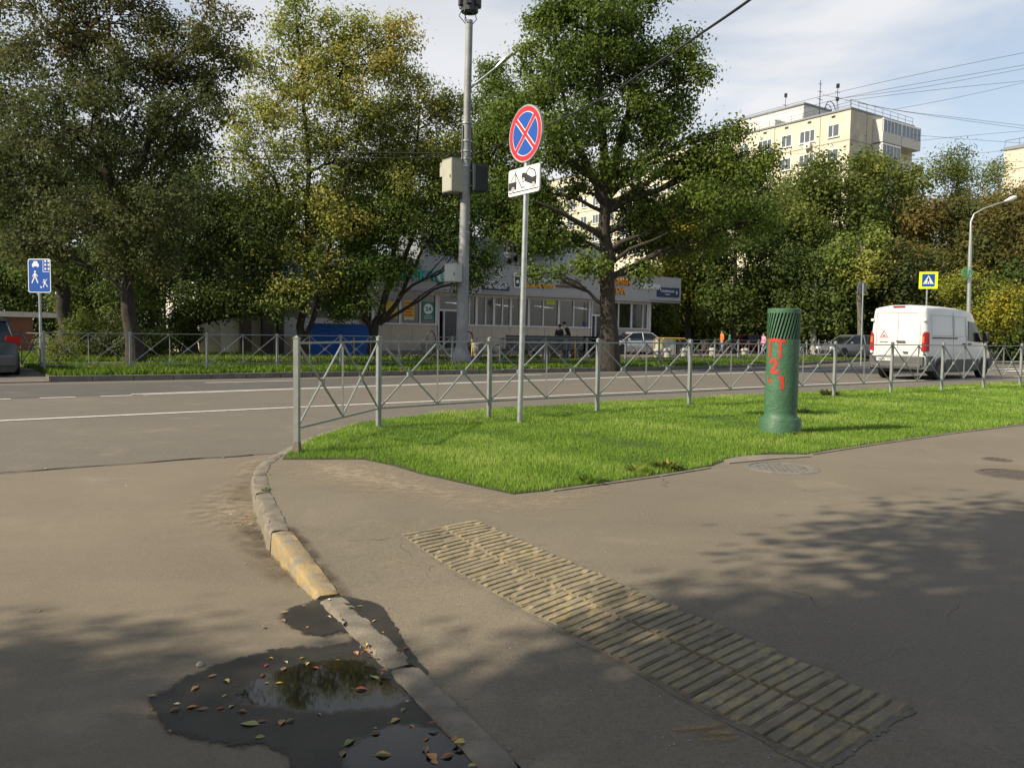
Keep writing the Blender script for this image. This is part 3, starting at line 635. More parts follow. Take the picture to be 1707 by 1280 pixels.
# ---------------------------------------------------------------- signs
def arc(cx, cy, r, a0, a1, n): return [(cx + r * math.cos(a0 + (a1 - a0) * i / n), cy + r * math.sin(a0 + (a1 - a0) * i / n)) for i in range(n + 1)]
def rrect(w, h, r, n=5):
    o = []
    for cx, cy, a in ((w / 2 - r, h / 2 - r, 0), (-w / 2 + r, h / 2 - r, 90), (-w / 2 + r, -h / 2 + r, 180), (w / 2 - r, -h / 2 + r, 270)): o += arc(cx, cy, r, math.radians(a), math.radians(a + 90), n)
    return o
def line_poly(p, q, w):
    dx, dy = q[0] - p[0], q[1] - p[1]; L = math.hypot(dx, dy); nx, ny = -dy / L * w / 2, dx / L * w / 2
    return [(p[0] + nx, p[1] + ny), (p[0] - nx, p[1] - ny), (q[0] - nx, q[1] - ny), (q[0] + nx, q[1] + ny)]
def ring(mb, fr, r0, r1, z0, z1, n=48, mi=0, a0=0, a1=2 * math.pi, cx=0, cy=0):
    for i in range(n):
        b0, b1 = a0 + (a1 - a0) * i / n, a0 + (a1 - a0) * (i + 1) / n
        mb.poly(fr, [(cx + r0 * math.cos(b0), cy + r0 * math.sin(b0)), (cx + r1 * math.cos(b0), cy + r1 * math.sin(b0)), (cx + r1 * math.cos(b1), cy + r1 * math.sin(b1)), (cx + r0 * math.cos(b1), cy + r0 * math.sin(b1))], z0, z1, mi)
base = at(866, 706); base.z = 0
root = thing('no_stopping_sign', 'round blue and red no stopping sign with tow-away plate on a galvanised pole', 'road sign', base)
lean = Vector((.010, 0, 1)); top = base + Vector((.053, 0, atY(876, 224, base.y).z + .30))
MB().tube([base - ZV * .2, base + Vector((.028, 0, 2.3)), top], .038, 16).build('pole', m_galv, root, smooth=True)
EX = -NV.copy(); EN = -U.copy()
yc = atY(876, 224, base.y); yc.x = base.x + .055
fr = (yc + EN * .05, EX, ZV, EN)
mb = MB(); mb.poly(fr, arc(0, 0, .39, 0, 2 * math.pi * 47 / 48, 47), -.012, 0, 0); ring(mb, fr, .378, .392, -.028, .003, 48, 1)
pl_ = mb.build('sign_plate', [m_white, m_galv], root)
mb = MB(); ring(mb, fr, .305, .372, .003, .004, 48); 
for a in (45, 135):
    c, s = math.cos(math.radians(a)), math.sin(math.radians(a)); mb.poly(fr, line_poly((-c * .31, -s * .31), (c * .31, s * .31), .05), .0042 + (a > 90) * .0004, .0048 + (a > 90) * .0004)
mb.build('red_ring', m_red, root).parent = pl_
mb = MB()
for k in range(4):
    a0 = math.radians(90 * k); g = .04; R_ = .292
    al = math.asin(g / R_); pts = [(g * math.sqrt(2) * math.cos(a0 ), g * math.sqrt(2) * math.sin(a0))]
    pts += arc(0, 0, R_, a0 - math.pi / 4 + al, a0 + math.pi / 4 - al, 12); mb.poly(fr, pts, .003, .0042)
mb.build('blue_field', m_blue, root).parent = pl_
pc = atY(873, 302, base.y); pc.x = base.x + .04
fr = (pc + EN * .048, EX, ZV, EN)
mb = MB(); mb.poly(fr, rrect(.74, .37, .035), -.010, 0, 0); pl_ = mb.build('tow_plate', [m_white], root)
mb = MB(); mb.poly(fr, rrect(.755, .385, .04), -.022, -.0105); mb.build('plate_back', m_galv, root).parent = pl_
mb = MB(); s = .001
mb.poly(fr, [(-.36, -.145), (-.36, -.13), (.36, -.13), (.36, -.145)], 0, s)
mb.poly(fr, [(-.365, -.10), (-.365, .01), (-.17, .01), (-.17, -.10)], 0, s)
for p, q, w in (((-.31, .02), (-.19, .135), .013), ((-.19, .01), (-.19, .165), .016), ((-.19, .12), (-.045, -.09), .016), ((-.045, -.09), (.03, -.09), .014)): mb.poly(fr, line_poly(p, q, w), s, 2 * s)
body = [(-.05, .07), (-.03, .115), (.05, .10), (.13, .165), (.27, .115), (.31, .02), (.30, -.075), (.27, -.10), (.0, .0), (-.045, .02)]
mb.poly(fr, body, 0, s); bl = mb.build('tow_symbol', m_sblack, root); bl.parent = pl_
mb = MB(); mb.poly(fr, [(.075, .095), (.14, .145), (.25, .105), (.285, .03), (.21, .02), (.10, .07)], s, 2 * s)
for cx, cy in ((-.255, -.095), (-.005, .005), (.235, -.085)):
    ring(mb, fr, 0.0005, .037, 2 * s, 3 * s, 16, 0, cx=cx, cy=cy)
mb.build('white_details', m_white, root).parent = pl_
mb = MB()
for cx, cy in ((-.255, -.095), (-.005, .005), (.235, -.085)): ring(mb, fr, .016, .028, 3 * s, 4 * s, 16, 0, cx=cx, cy=cy)
mb.build('black_rings', m_sblack, root).parent = pl_
mb = MB()
for z in (yc.z + .2, yc.z - .2, pc.z + .1, pc.z - .1): mb.lathe([(.043, -.014), (.046, -.014), (.046, .014), (.043, .014)], 16, (base.x + .012 * z, base.y, z)); pass
mb.build('clamp', m_galv, root)

# living zone sign on the far left
b = at(69, 607); b = b * (24.0 / b.y); b.z = 0
root = thing('living_zone_sign', 'square blue residential zone sign with car, house and walkers on a grey pole, far left', 'road sign', b)
topz = atY(67, 433, b.y).z
MB().tube([b - ZV * .1, b + ZV * (topz - .1)], .04, 12).build('pole', m_galv, root, smooth=True)
c = atY(67.5, 460, b.y); vx = Vector((.985, -.17, 0)).normalized(); fr = (c + Vector((0, -.06, 0)), vx, ZV, vx.cross(ZV))
w, h = .76, 1.0
mb = MB(); mb.poly(fr, rrect(w, h, .06), -.012, 0); pl_ = mb.build('sign_plate', m_white, root)
mb = MB(); mb.poly(fr, rrect(w - .05, h - .05, .045), .001, .003); mb.build('blue_field', m_blue, root).parent = pl_
mb = MB(); z0, z1 = .003, .005; sx = .76 / .7
def G(pts): mb.poly(fr, [(x * sx, y * sx) for x, y in pts], z0, z1)
# car, front view
G([(-.19, .33), (-.165, .395), (-.055, .395), (-.03, .33)]); G([(-.215, .255), (-.215, .315), (-.19, .335), (-.03, .335), (-.005, .315), (-.005, .255)]); G([(-.20, .225), (-.20, .256), (-.17, .256), (-.17, .225)]); G([(-.05, .225), (-.05, .256), (-.02, .256), (-.02, .225)])
# house block corner
G([(.115, .10), (.115, .41), (.13, .41), (.13, .10)]); G([(.13, .10), (.13, .115), (.315, .115), (.315, .10)])
for x, y in ((.17, .37), (.17, .27), (.17, .16), (.27, .37), (.27, .27), (.27, .16)): G([(x, y), (x + .05, y), (x + .05, y + .055), (x, y + .055)])
# adult and child
G(arc(-.13, .11, .03, 0, 6.0, 10)); G([(-.165, .07), (-.11, .075), (-.10, -.03), (-.15, -.035)]); G(line_poly((-.145, -.02), (-.23, -.20), .033)); G(line_poly((-.12, -.02), (-.045, -.20), .033)); G(line_poly((-.155, .06), (-.21, -.03), .024)); G(line_poly((-.115, .055), (-.045, -.02), .024))
G(arc(.145, -.12, .024, 0, 6.0, 10)); G([(.15, -.16), (.20, -.14), (.185, -.22), (.15, -.215)]); G(line_poly((.155, -.21), (.12, -.32), .024)); G(line_poly((.18, -.21), (.255, -.30), .024)); G(line_poly((.19, -.15), (.235, -.09), .018)); G(line_poly((.155, -.16), (.10, -.19), .018)); G(arc(.05, -.31, .027, 0, 6.0, 10))
mb.build('white_pictogram', m_white, root).parent = pl_

# pedestrian crossing sign with fluorescent border, behind the van
b = Vector((20.9, 40.6, 0)); b.x = atY(1541, 600, b.y).x
root = thing('crossing_sign', 'pedestrian crossing sign with fluorescent yellow border, standing behind the white van', 'road sign', b)
c = atY(1546.5, 467.5, b.y); MB().tube([b - ZV * .1, Vector((c.x - .02, c.y, c.z + .2))], .038, 10).build('pole', m_galv, root, smooth=True)
vx = Vector((.95, -.30, 0)).normalized(); fr = (c + Vector((0, -.07, 0)), vx, ZV, vx.cross(ZV))
mb = MB(); mb.poly(fr, rrect(.86, .86, .02), -.015, 0); pl_ = mb.build('border_plate', m_fluor, root)
mb = MB(); mb.poly(fr, rrect(.58, .62, .03), .002, .006); mb.build('blue_field', m_blue, root).parent = pl_
mb = MB(); mb.poly(fr, [(-.25, -.19), (.25, -.19), (0, .25)], .006, .009); mb.build('white_triangle', m_white, root).parent = pl_
mb = MB(); z0, z1 = .009, .012
G = lambda pts: mb.poly(fr, pts, z0, z1)
G(arc(.0, .125, .03, 0, 6, 8)); G([(-.03, .09), (.03, .09), (.025, -.03), (-.03, -.03)]); G(line_poly((-.01, -.02), (-.07, -.15), .03)); G(line_poly((.01, -.02), (.06, -.15), .03)); G(line_poly((-.02, .07), (-.08, -.01), .02)); G(line_poly((.02, .07), (.07, .0), .02))
for x in (-.16, -.05, .05, .16): G([(x - .02, -.18), (x + .02, -.18), (x * .9 + .02, -.152), (x * .9 - .02, -.152)])
mb.build('black_walker', m_sblack, root).parent = pl_
# back of a round sign
b = atY(1436, 585, 41.0); b.z = 0
root = thing('round_sign', 'grey back of a round road sign on a thin pole, left of the white van', 'road sign', b)
c = atY(1438.5, 480, 41.0); MB().tube([b - ZV * .1, c + ZV * .25], .035, 10).build('pole', m_galv, root, smooth=True)
vx = Vector((.9, .42, 0)).normalized(); ez = vx.cross(ZV); fr = (c - ez * .05, vx, ZV, ez)
mb = MB(); mb.poly(fr, arc(0, 0, .31, 0, 2 * math.pi * 31 / 32, 31), -.01, 0); ring(mb, fr, .30, .325, -.015, .01, 32); mb.bar(fr[0] - vx * .2 + ZV * .12 + ez * .02, fr[0] + vx * .2 + ZV * .12 + ez * .02, .02, .03); mb.bar(fr[0] - vx * .2 - ZV * .12 + ez * .02, fr[0] + vx * .2 - ZV * .12 + ez * .02, .02, .03); mb.build('sign_plate', m_steel2, root)

# ---------------------------------------------------------------- green ventilation pipe
b = Vector((at(1300, 722).x, at(1300, 722).y, 0)); PR = .212
def green():
    n = NT('thick_green_paint'); x = n.noise(16, 6, .6); c = n.mix(n.rng(n.noise(3, 5), .35, .65), (.045, .118, .062), (.062, .152, .084)); c = n.mix(n.rng(n.noise(8, 8, .7, .6), .60, .70, 0, .5), c, (.11, .25, .17)); c = n.mix(n.rng(n.noise(5, 9, .8, .6), .61, .66, 0, .8), c, (.035, .028, .018)); n.col(c); n.setv(Roughness=.5)
    n.bump(n.math('ADD', x, n.math('MULTIPLY', n.noise(45, 3), .5)), .8, .012); return n.m
m_green = green()
root = thing('ventilation_pipe', 'thick green painted vent pipe with slanted slots and red painted numbers, standing on the lawn', 'vent pipe', b)
mb = MB(); mb.lathe([(.0, .215), (PR, .215), (.262, .213), (.268, .20), (.268, -.1)], 40, b); 
for i in range(2): pass
mb.build('base_collar', m_green, root, smooth=True)
mb = MB(); prof = [(PR + .016, .214), (PR + .010, .235), (PR + .002, .25)] + [(PR + random.uniform(-.0015, .0015), .25 + .045 * k) for k in range(1, 23)] + [(PR, 1.262), (PR - .02, 1.262)]
mb.lathe(prof, 48, b); mb.build('pipe_body', m_green, root, smooth=True)
mb = MB(); mb.lathe([(PR - .03, 1.20), (PR - .03, 1.62), (0, 1.62)], 32, b); mb.build('inner_tube', m_black, root, smooth=True)
NS = 30
for k in range(NS):
    mb = MB(); a = 2 * math.pi * k / NS; n = 8; tw = .42; wid = 2 * math.pi / NS * .22
    vs = []
    for i in range(n + 1):
        z = 1.262 + .345 * i / n; aa = a + tw * i / n
        for r, s_ in ((PR, -1), (PR, 1), (PR - .018, 1), (PR - .018, -1)): vs.append(b + Vector((r * math.cos(aa + s_ * wid), r * math.sin(aa + s_ * wid), z)))
    fs = [(4 * i + j, 4 * i + (j + 1) % 4, 4 * i + 4 + (j + 1) % 4, 4 * i + 4 + j) for i in range(n) for j in range(4)]
    mb.add(vs, fs); mb.build('slanted_bar', m_green, root)
mb = MB(); mb.lathe([(PR - .018, 1.607), (PR + .001, 1.607), (PR + .004, 1.66), (PR - .004, 1.668), (PR - .03, 1.668), (PR - .03, 1.607)], 48, b); mb.build('top_ring', m_green, root, smooth=True)
m_redp = M('dripping_red_paint', (.42, .035, .02), .6, var=.2, scale=40)
def stroke(name, pts, w, ang0, z0):
    mb = MB(); rr = PR + .0045; vs = []; P_ = []
    for i in range(len(pts) - 1):
        for k in range(6): t = k / 6; P_.append((pts[i][0] * (1 - t) + pts[i + 1][0] * t, pts[i][1] * (1 - t) + pts[i + 1][1] * t))
    P_.append(pts[-1])
    for i, (x, y) in enumerate(P_):
        x0, y0 = P_[max(0, i - 1)]; x1, y1 = P_[min(len(P_) - 1, i + 1)]; L = math.hypot(x1 - x0, y1 - y0); nx, ny = -(y1 - y0) / L, (x1 - x0) / L
        ww = w / 2 * random.uniform(.88, 1.12)
        for s_ in (-1, 1):
            X, Z = x + nx * ww * s_, y + ny * ww * s_; a = ang0 + X / rr
            vs.append(b + Vector((rr * math.cos(a), rr * math.sin(a), z0 + Z))); vs.append(b + Vector(((rr - .012) * math.cos(a), (rr - .012) * math.sin(a), z0 + Z)))
    n = len(P_); fs = []
    for i in range(n - 1):
        q = 4 * i; fs += [(q, q + 2, q + 6, q + 4), (q, q + 4, q + 5, q + 1), (q + 2, q + 3, q + 7, q + 6)]
    fs += [(0, 1, 3, 2), (4 * n - 4, 4 * n - 2, 4 * n - 1, 4 * n - 3)]
    mb.add(vs, fs); bm = bmesh.new(); o = mb.build(name, m_redp, root); bm.from_mesh(o.data); bmesh.ops.recalc_face_normals(bm, faces=bm.faces); bm.to_mesh(o.data); bm.free()
va = math.atan2(-b.y, -b.x)         # direction towards the viewer
A = va - .70
stroke('letter_p', [(-.035, -.23), (-.032, -.02), (-.028, .0)], .042, A - .02, 1.25); stroke('letter_p', [(-.06, -.005), (.05, .0), (.19, -.015)], .045, A - .02, 1.25); stroke('letter_p', [(.125, -.01), (.118, -.10), (.125, -.235)], .04, A - .02, 1.25)
stroke('digit_2', [(-.02, -.05), (.01, -.005), (.055, -.005), (.075, -.05), (.045, -.11), (.0, -.165), (.05, -.175), (.11, -.165)], .042, A, .995)
stroke('letter_l', [(-.035, 0), (-.033, -.07), (.02, -.075)], .03, A - .05, .775)
stroke('digit_1', [(.115, -.035), (.150, -.005), (.156, -.08), (.160, -.17)], .047, A + .0, .775)

# ---------------------------------------------------------------- manhole covers
m_iron = M('cast_iron', (.18, .167, .142), .8, .1, var=.25, scale=12, bump=.3, dirt=((.06, .045, .03), .5))
m_iron2 = M('rusty_cast_iron', (.10, .080, .062), .8, .1, var=.3, scale=12, bump=.3)
def manhole(px, py, r, mat, label, name='manhole_cover', ang=.6):
    c = on_walk(px, py); root = thing(name, label, 'manhole cover', c)
    mb = MB(); mb.lathe([(r * .93, -.03), (r * .93, .008), (r, .008), (r + .03, .002), (r + .03, -.03)], 40, c); mb.build('rim', mat, root)
    mb = MB(); mb.lathe([(0, .003), (r * .915, .003), (r * .915, -.03)], 40, c)
    ca, sa = math.cos(ang), math.sin(ang); R = Matrix.Rotation(ang, 3, 'Z'); n = int(r / .035)
    for i in range(-n, n + 1):
        for j in range(-n // 2, n // 2 + 1):
            x, y = (j + (.5 if i % 2 else 0)) * .075, i * .04
            if math.hypot(x, y) < r * .8: mb.box(c + R @ Vector((x, y, .0035)), (.045, .009, .003), R)
    mb.build('lid', mat, root)
manhole(1303, 780, .33, m_iron, 'round grey manhole cover at the lawn edge below the green pipe')
manhole(1690, 791, .30, m_iron2, 'rusty brown manhole cover at the right edge of the pavement')
manhole(1662, 766, .12, m_iron2, 'small dark valve cover behind the rusty manhole', ang=.2)

# ---------------------------------------------------------------- tall utility pole with equipment
PY = 32.5; b = atY(769, 598, PY); b.z = 0
root = thing('utility_pole', 'tall thick grey pole with lamp arm and antennas standing on the far verge', 'utility pole', b)
x2 = Vector((.012, 0, 0))
def pc_(z): return b + x2 * z * 1.0 + ZV * z
s_ = PY / 1332
MB().lathe([(.42, -.2), (.42, .25), (.40, .35), (.29, .55), (.26, .62), (.26, .72)], 28, b).build('base_flange', m_pole, root, smooth=True)
mb = MB(); mb.tube([pc_(z) for z in (.3, 4.0, 4.02, 5.3)], [.235, .225, .215, .21], 24); mb.tube([pc_(z) for z in (5.28, 9.6, 9.62, 11.2, 13.6)], [.195, .185, .15, .145, .14], 24)
mb.build('shaft', m_pole, root, smooth=True)
mb = MB()
for z in (5.3, 9.6, 8.9, 8.2, 7.9, 8.5): mb.lathe([(.19, -.04), (.215, -.03), (.215, .03), (.19, .04)], 20, pc_(z))
mb.build('band', m_galv, root, smooth=True)
mb = MB()
for a in (.3, 1.9, 2.8, 4.0): mb.tube([pc_(6.6) + Vector((.23 * math.cos(a), .23 * math.sin(a), 0)), pc_(8.2) + Vector((.235 * math.cos(a + .1), .235 * math.sin(a + .1), 0)), pc_(9.5) + Vector((.21 * math.cos(a), .21 * math.sin(a), 0))], .02, 6)
mb.build('cable_run', m_black, root)
zl = atY(783, 152, PY).z; tip = atY(828, 112, PY); st = pc_(zl)
mb = MB(); mb.tube([st, st + (tip - st) * .3 + ZV * .03, tip], [.045, .04, .035], 10); mb.build('lamp_arm', m_galv, root, smooth=True)
d = (tip - st).normalized(); hd = MB(); side_ = d.cross(Vector((0, 1, 0))).normalized(); R = Matrix((d, Vector((0, 1, 0)), side_)).transposed()
for i, (t, w_, h_) in enumerate(((0, .05, .05), (.18, .10, .09), (.42, .15, .12), (.68, .16, .10), (.82, .10, .05))): pass
secs = ((-.05, .05, .05), (.15, .10, .09), (.40, .16, .13), (.66, .16, .11), (.84, .08, .05)); vs = []
up_ = d.cross(Vector((0, -1, 0))).normalized(); up_ = up_ if up_.z > 0 else -up_
for t, w_, h_ in secs:
    for k in range(12): a = 2 * math.pi * k / 12; vs.append(tip + d * t + Vector((0, 1, 0)) * w_ * math.cos(a) + up_ * (h_ * math.sin(a) * (1 if math.sin(a) > 0 else .55)))
fs = [(12 * i + k, 12 * i + (k + 1) % 12, 12 * i + 12 + (k + 1) % 12, 12 * i + 12 + k) for i in range(4) for k in range(12)] + [tuple(range(12)), tuple(range(59, 47, -1))]
hd.add(vs, fs); hd.build('lamp_head', M('lamp_shell', (.42, .44, .45), .4, .3), root, smooth=True)
# antenna cluster at the top
mb = MB(); ct = pc_(atY(775, 8, PY).z)
mb.lathe([(.10, -.35), (.34, -.30), (.36, .05), (.1, .1)], 12, ct)
for a in (0.2, 1.5, 2.6, 3.6, 4.7, 5.6): mb.box(ct + Vector((.38 * math.cos(a), .38 * math.sin(a), .35)), (.14, .2, .9), Matrix.Rotation(a, 3, 'Z'))
for a in (.9, 2.1, 3.2, 4.2): mb.tube([ct + Vector((.3 * math.cos(a), .3 * math.sin(a), -.2)), ct + Vector((.42 * math.cos(a), .4 * math.sin(a), -.45)), ct + Vector((.14 * math.cos(a), .14 * math.sin(a), -.75))], .018, 5)
mb.build('antenna_cluster', m_darkmetal, root)
# boxes hung on the pole (things of their own)
def cab(px0, px1, py0, py1, depth, yaw, mat, name, label, doorm=None, Y=PY, louvre=False):
    c = atY((px0 + px1) / 2, (py0 + py1) / 2, Y); w = (px1 - px0) * Y / 1332; h = (py1 - py0) * Y / 1332
    root = thing(name, label, 'cabinet', c - ZV * h / 2); R = Matrix.Rotation(yaw, 3, 'Z')
    mb = MB(); mb.box(c, (w, depth, h), R); mb.box(c + ZV * (h / 2 + .012), (w + .03, depth + .03, .024), R); mb.build('body', mat, root, bevel=.006)
    mb = MB(); mb.box(c + R @ Vector((0, -depth / 2 - .008, 0)), (w - .06, .016, h - .06), R); dr = mb.build('door', doorm or mat, root)
    mb = MB(); mb.box(c + R @ Vector((w * .38, -depth / 2 - .025, -.05)), (.03, .03, .12), R); mb.build('handle', m_darkmetal, root)
    return root, c, w, h, R
m_beige = M('beige_cabinet_paint', (.40, .40, .335), .55, var=.06, scale=3, dirt=((.25, .24, .2), .25))
root, c, w, h, R = cab(745, 773, 269, 321, .80, -.9, m_beige, 'equipment_cabinet', 'large beige equipment cabinet with louvred vent high on the tall pole')
n_ = R @ Vector((-1, 0, 0)); t_ = R @ Vector((0, -1, 0))
mb = MB(); vc = c + n_ * (w / 2 + .12) + t_ * .16 + ZV * h * .24; mb.box(vc, (.24, .40, h * .44), R); mb.build('vent_hood', m_beige, root)
mb = MB()
for k in range(6): mb.box(vc + n_ * .125 + ZV * (-.2 + k * .085), (.015, .34, .03), R); 
mb.build('louvre', m_white, root)
root, c, w, h, R = cab(787, 811, 276, 319, .5, .35, M('dark_cabinet_paint', (.032, .045, .048), .45), 'equipment_cabinet', 'dark finned equipment cabinet on the right side of the tall pole')
mb = MB()
for k in range(9): mb.box(c + R @ Vector((-w / 2 + .04 + k * (w - .08) / 8, -.28, 0)), (.014, .05, h * .9), R)
mb.build('cooling_fins', m_darkmetal, root)
mb = MB(); mb.bar(b + ZV * (c.z + .3), c + ZV * .3, .05, .05); mb.bar(b + ZV * (c.z - .3), c - ZV * .3, .05, .05); mb.build('bracket', m_steel2, root)
cab(744, 767, 441, 470, .42, -.55, M('pale_cabinet_paint', (.50, .52, .50), .5, var=.05), 'junction_box', 'small pale box mounted low on the tall pole below the beige cabinet', Y=PY - .35)

# ---------------------------------------------------------------- street lamp on the right
Y = 47.0; b = atY(1615, 560, Y); b.z = 0
root = thing('street_lamp', 'grey street lamp with curved arm rising behind the shrubs at the far right', 'street lamp', b)
pts = [b] + [atY(x, y, Y) for x, y in ((1615.5, 480), (1617, 420), (1618, 395), (1618.5, 370), (1624, 357), (1640, 348), (1660, 341), (1676, 336))]
MB().tube(pts, [.13, .11, .10, .075, .055, .05, .045, .042, .04], 12).build('pole', m_galv, root, smooth=True)
hp = atY(1677, 335, Y); vs = []; d = (atY(1690, 330, Y) - hp).normalized()
mb = MB()
mb.tube([hp - d * .1, hp + d * .1, hp + d * .3, hp + d * .55, hp + d * .66], [.05, .09, .14, .12, .04], 12); mb.build('lamp_head', M('lamp_white', (.66, .66, .64), .4), root, smooth=True)
# wire ornament on the lamp pole
c = atY(1612, 455, Y - .2); mb = MB(); n = 40
for rr in (.33, .24, .14): mb.tube([c + Vector((rr * math.cos(a * 2 * math.pi / n), 0, rr * math.sin(a * 2 * math.pi / n))) for a in range(n + 1)], .016, 5, cap=False)
for k in range(10): a = k * math.pi / 5; mb.tube([c + Vector((.08 * math.cos(a), 0, .08 * math.sin(a))), c + Vector((.33 * math.cos(a + .3), 0, .33 * math.sin(a + .3)))], .012, 5)
root = thing('wire_ornament', 'round green wire ornament hanging on the street lamp pole', 'ornament', c); mb.build('rings', M('green_wire', (.05, .30, .16), .5), root)

# ---------------------------------------------------------------- overhead wires
def wire(pts, r, label, mat=m_black, n=8, name='overhead_wire', group='overhead wires'):
    P_ = [atY(*p) for p in pts]; out = []
    for i in range(len(P_) - 1):
        p0 = P_[max(i - 1, 0)]; p1 = P_[i]; p2 = P_[i + 1]; p3 = P_[min(i + 2, len(P_) - 1)]
        for k in range(n):
            t = k / n; out.append(.5 * ((2 * p1) + (p2 - p0) * t + (2 * p0 - 5 * p1 + 4 * p2 - p3) * t * t + (3 * p1 - p0 - 3 * p2 + p3) * t ** 3))
    out.append(P_[-1]); mb = MB(); c = out[0].copy(); mb.tube([q - c for q in out], r, 6); o = mb.build(name, mat, smooth='all'); o.location = c
    tag(o, label, 'wire', group)
wire([(777, 262, 32.3), (903, 213, 24), (1000, 166, 19), (1090, 109, 15.5), (1160, 62, 13), (1250, 0, 10.8), (1420, -130, 8), (1700, -380, 5.5)], .020, 'thick black cable crossing the oak crown from the tall pole to the upper right')
wire([(-200, 195, 34), (0, 222, 33.5), (232, 244, 33), (430, 252, 32.8), (768, 256, 32.5)], .022, 'upper dark wire reaching the tall pole from the left')
wire([(-200, 222, 34), (0, 240, 33.5), (232, 256, 33), (430, 265, 32.8), (768, 262, 32.5)], .018, 'lower dark wire reaching the tall pole from the left')
wire([(200, 200, 42), (400, 210, 42), (650, 218, 42), (768, 222, 40)], .018, 'thin wire passing through the yellowing maple crown')
for i, (pp, lb) in enumerate(((((1180, 212), (1365, 162), (1560, 118), (1760, 78)), 'thin wire climbing from behind the oak over the flats antennas'), (((1230, 210), (1414, 162), (1655, 118), (1760, 100)), 'thin wire just below the uppermost one above the flats'),
        (((1396, 165), (1530, 147), (1690, 118), (1760, 106)), 'thin wire rising from the tall roof mast to the right edge'), (((1408, 169), (1560, 150), (1760, 130)), 'thin wire rising gently from the antenna mast'), (((1489, 183), (1600, 162), (1760, 126)), 'thin wire starting above the balconies of the flats'),
        (((1371, 158), (1489, 183), (1600, 197), (1760, 216)), 'thin wire sinking from the mast to the right'), (((1430, 172), (1530, 190), (1760, 222)), 'second thin wire sinking from the roof edge to the right'), (((1519, 225), (1620, 233), (1760, 243)), 'nearly level thin wire right of the upper balconies'),
        (((1519, 236), (1620, 226), (1760, 214)), 'thin wire crossing the level one beside the balconies'), (((1226, 248), (1427, 263), (1600, 268), (1760, 271)), 'thin wire running across the front of the flats'), (((1520, 265), (1672, 252), (1760, 244)), 'thin wire between the flats and the far right building'))):
    wire([(x, y, 66 + 2 * i) for x, y in pp], .015, lb, n=5, mat=m_darkmetal)

# ---------------------------------------------------------------- shop pavilion across the road
FV = 41.0; FF = 40.3
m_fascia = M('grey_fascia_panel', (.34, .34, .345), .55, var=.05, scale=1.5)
m_frame = M('light_grey_window_frame', (.58, .58, .58), .5)
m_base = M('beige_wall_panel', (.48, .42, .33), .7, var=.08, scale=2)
m_wallw = M('white_wall', (.62, .59, .54), .8, var=.08, scale=2, dirt=((.35, .33, .3), .3))
m_dark = M('dark_interior', (.03, .03, .03), .8); m_grey = M('grey_metal_sheet', (.20, .215, .235), .6, var=.08)
uL, uR = uat(615, FV), uat(1078, FV)
root = thing('shop_pavilion', 'long single storey shop pavilion with grey sign fascia and glazed front behind the trees', 'shop', W((uL + uR) / 2, FV, 0))
DZ = .35
FR = lambda v, u=0, z=0: (W(u, v, z), U, ZV, -NV)
def wbox(mb, u0, u1, v0, v1, z0, z1, mi=0):
    mb.box(W((u0 + u1) / 2, (v0 + v1) / 2, (z0 + z1) / 2), (abs(u1 - u0), abs(v1 - v0), abs(z1 - z0)), Matrix.Rotation(UA, 3, 'Z'), mi); return mb
mb = MB(); wbox(mb, uL, uR + .2, FV + 7, FV + 7.2, 0, 5.2); wbox(mb, uL - .2, uL, FV + .02, FV + 7.2, 0, 5.2); wbox(mb, uR + .2, uR + .4, FV + .02, FV + 7.2, 0, 3.6)
wbox(mb, uL, uR + .2, FV + .05, FV + 7, 0, DZ); mb.build('wall', m_wallw, root)
mb = MB(); wbox(mb, uL, uR + .15, FV + 6.7, FV + 6.98, DZ + .01, 3.7); 
for k in range(6): u = uL + 3 + k * 3.6; wbox(mb, u, u + 1.6, FV + 2.4, FV + 2.9, DZ, 1.5 + .5 * (k % 2))
mb.build('interior', m_dark, root)
mb = MB(); wbox(mb, uat(600, FF), uat(1133, FF), FF, FF + 8.2, 3.62, 3.74); wbox(mb, uat(600, FF), uat(1133, FF), FF + .2, FF + 8.2, 5.20, 5.30); mb.build('roof', m_grey, root)
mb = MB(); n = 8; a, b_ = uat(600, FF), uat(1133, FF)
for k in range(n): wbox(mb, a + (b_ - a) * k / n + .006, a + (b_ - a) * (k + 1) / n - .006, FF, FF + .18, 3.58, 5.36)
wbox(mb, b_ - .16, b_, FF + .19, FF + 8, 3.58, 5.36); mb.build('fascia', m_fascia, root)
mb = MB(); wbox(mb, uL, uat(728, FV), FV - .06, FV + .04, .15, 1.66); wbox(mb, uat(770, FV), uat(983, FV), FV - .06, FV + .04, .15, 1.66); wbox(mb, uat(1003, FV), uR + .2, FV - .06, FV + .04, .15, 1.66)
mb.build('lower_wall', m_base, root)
mb = MB(); u = uL + 1.3
while u < uR: wbox(mb, u, u + .02, FV - .068, FV - .055, .2, 1.6); u += 1.35
wbox(mb, uL, uR + .2, FV - .10, FV - .03, .10, .22); mb.build('panel_joint', m_grey, root)
fr_ = MB(); wbox(fr_, uL, uat(728, FV), FV - .12, FV + .08, 1.66, 1.76); wbox(fr_, uat(770, FV), uat(983, FV), FV - .12, FV + .08, 1.66, 1.76); wbox(fr_, uat(1003, FV), uR + .2, FV - .12, FV + .08, 1.66, 1.76); wbox(fr_, uL, uR + .2, FV - .05, FV + .1, 3.42, 3.60)
fr_.build('window_rail', m_frame, root)
mull = [621, 640, 666, 699, 727]; mull2 = [771, 781, 793, 808, 822, 836, 850, 865, 880, 904, 930, 954.5, 981]; mull3 = [1005, 1029.5, 1051, 1070, 1078]
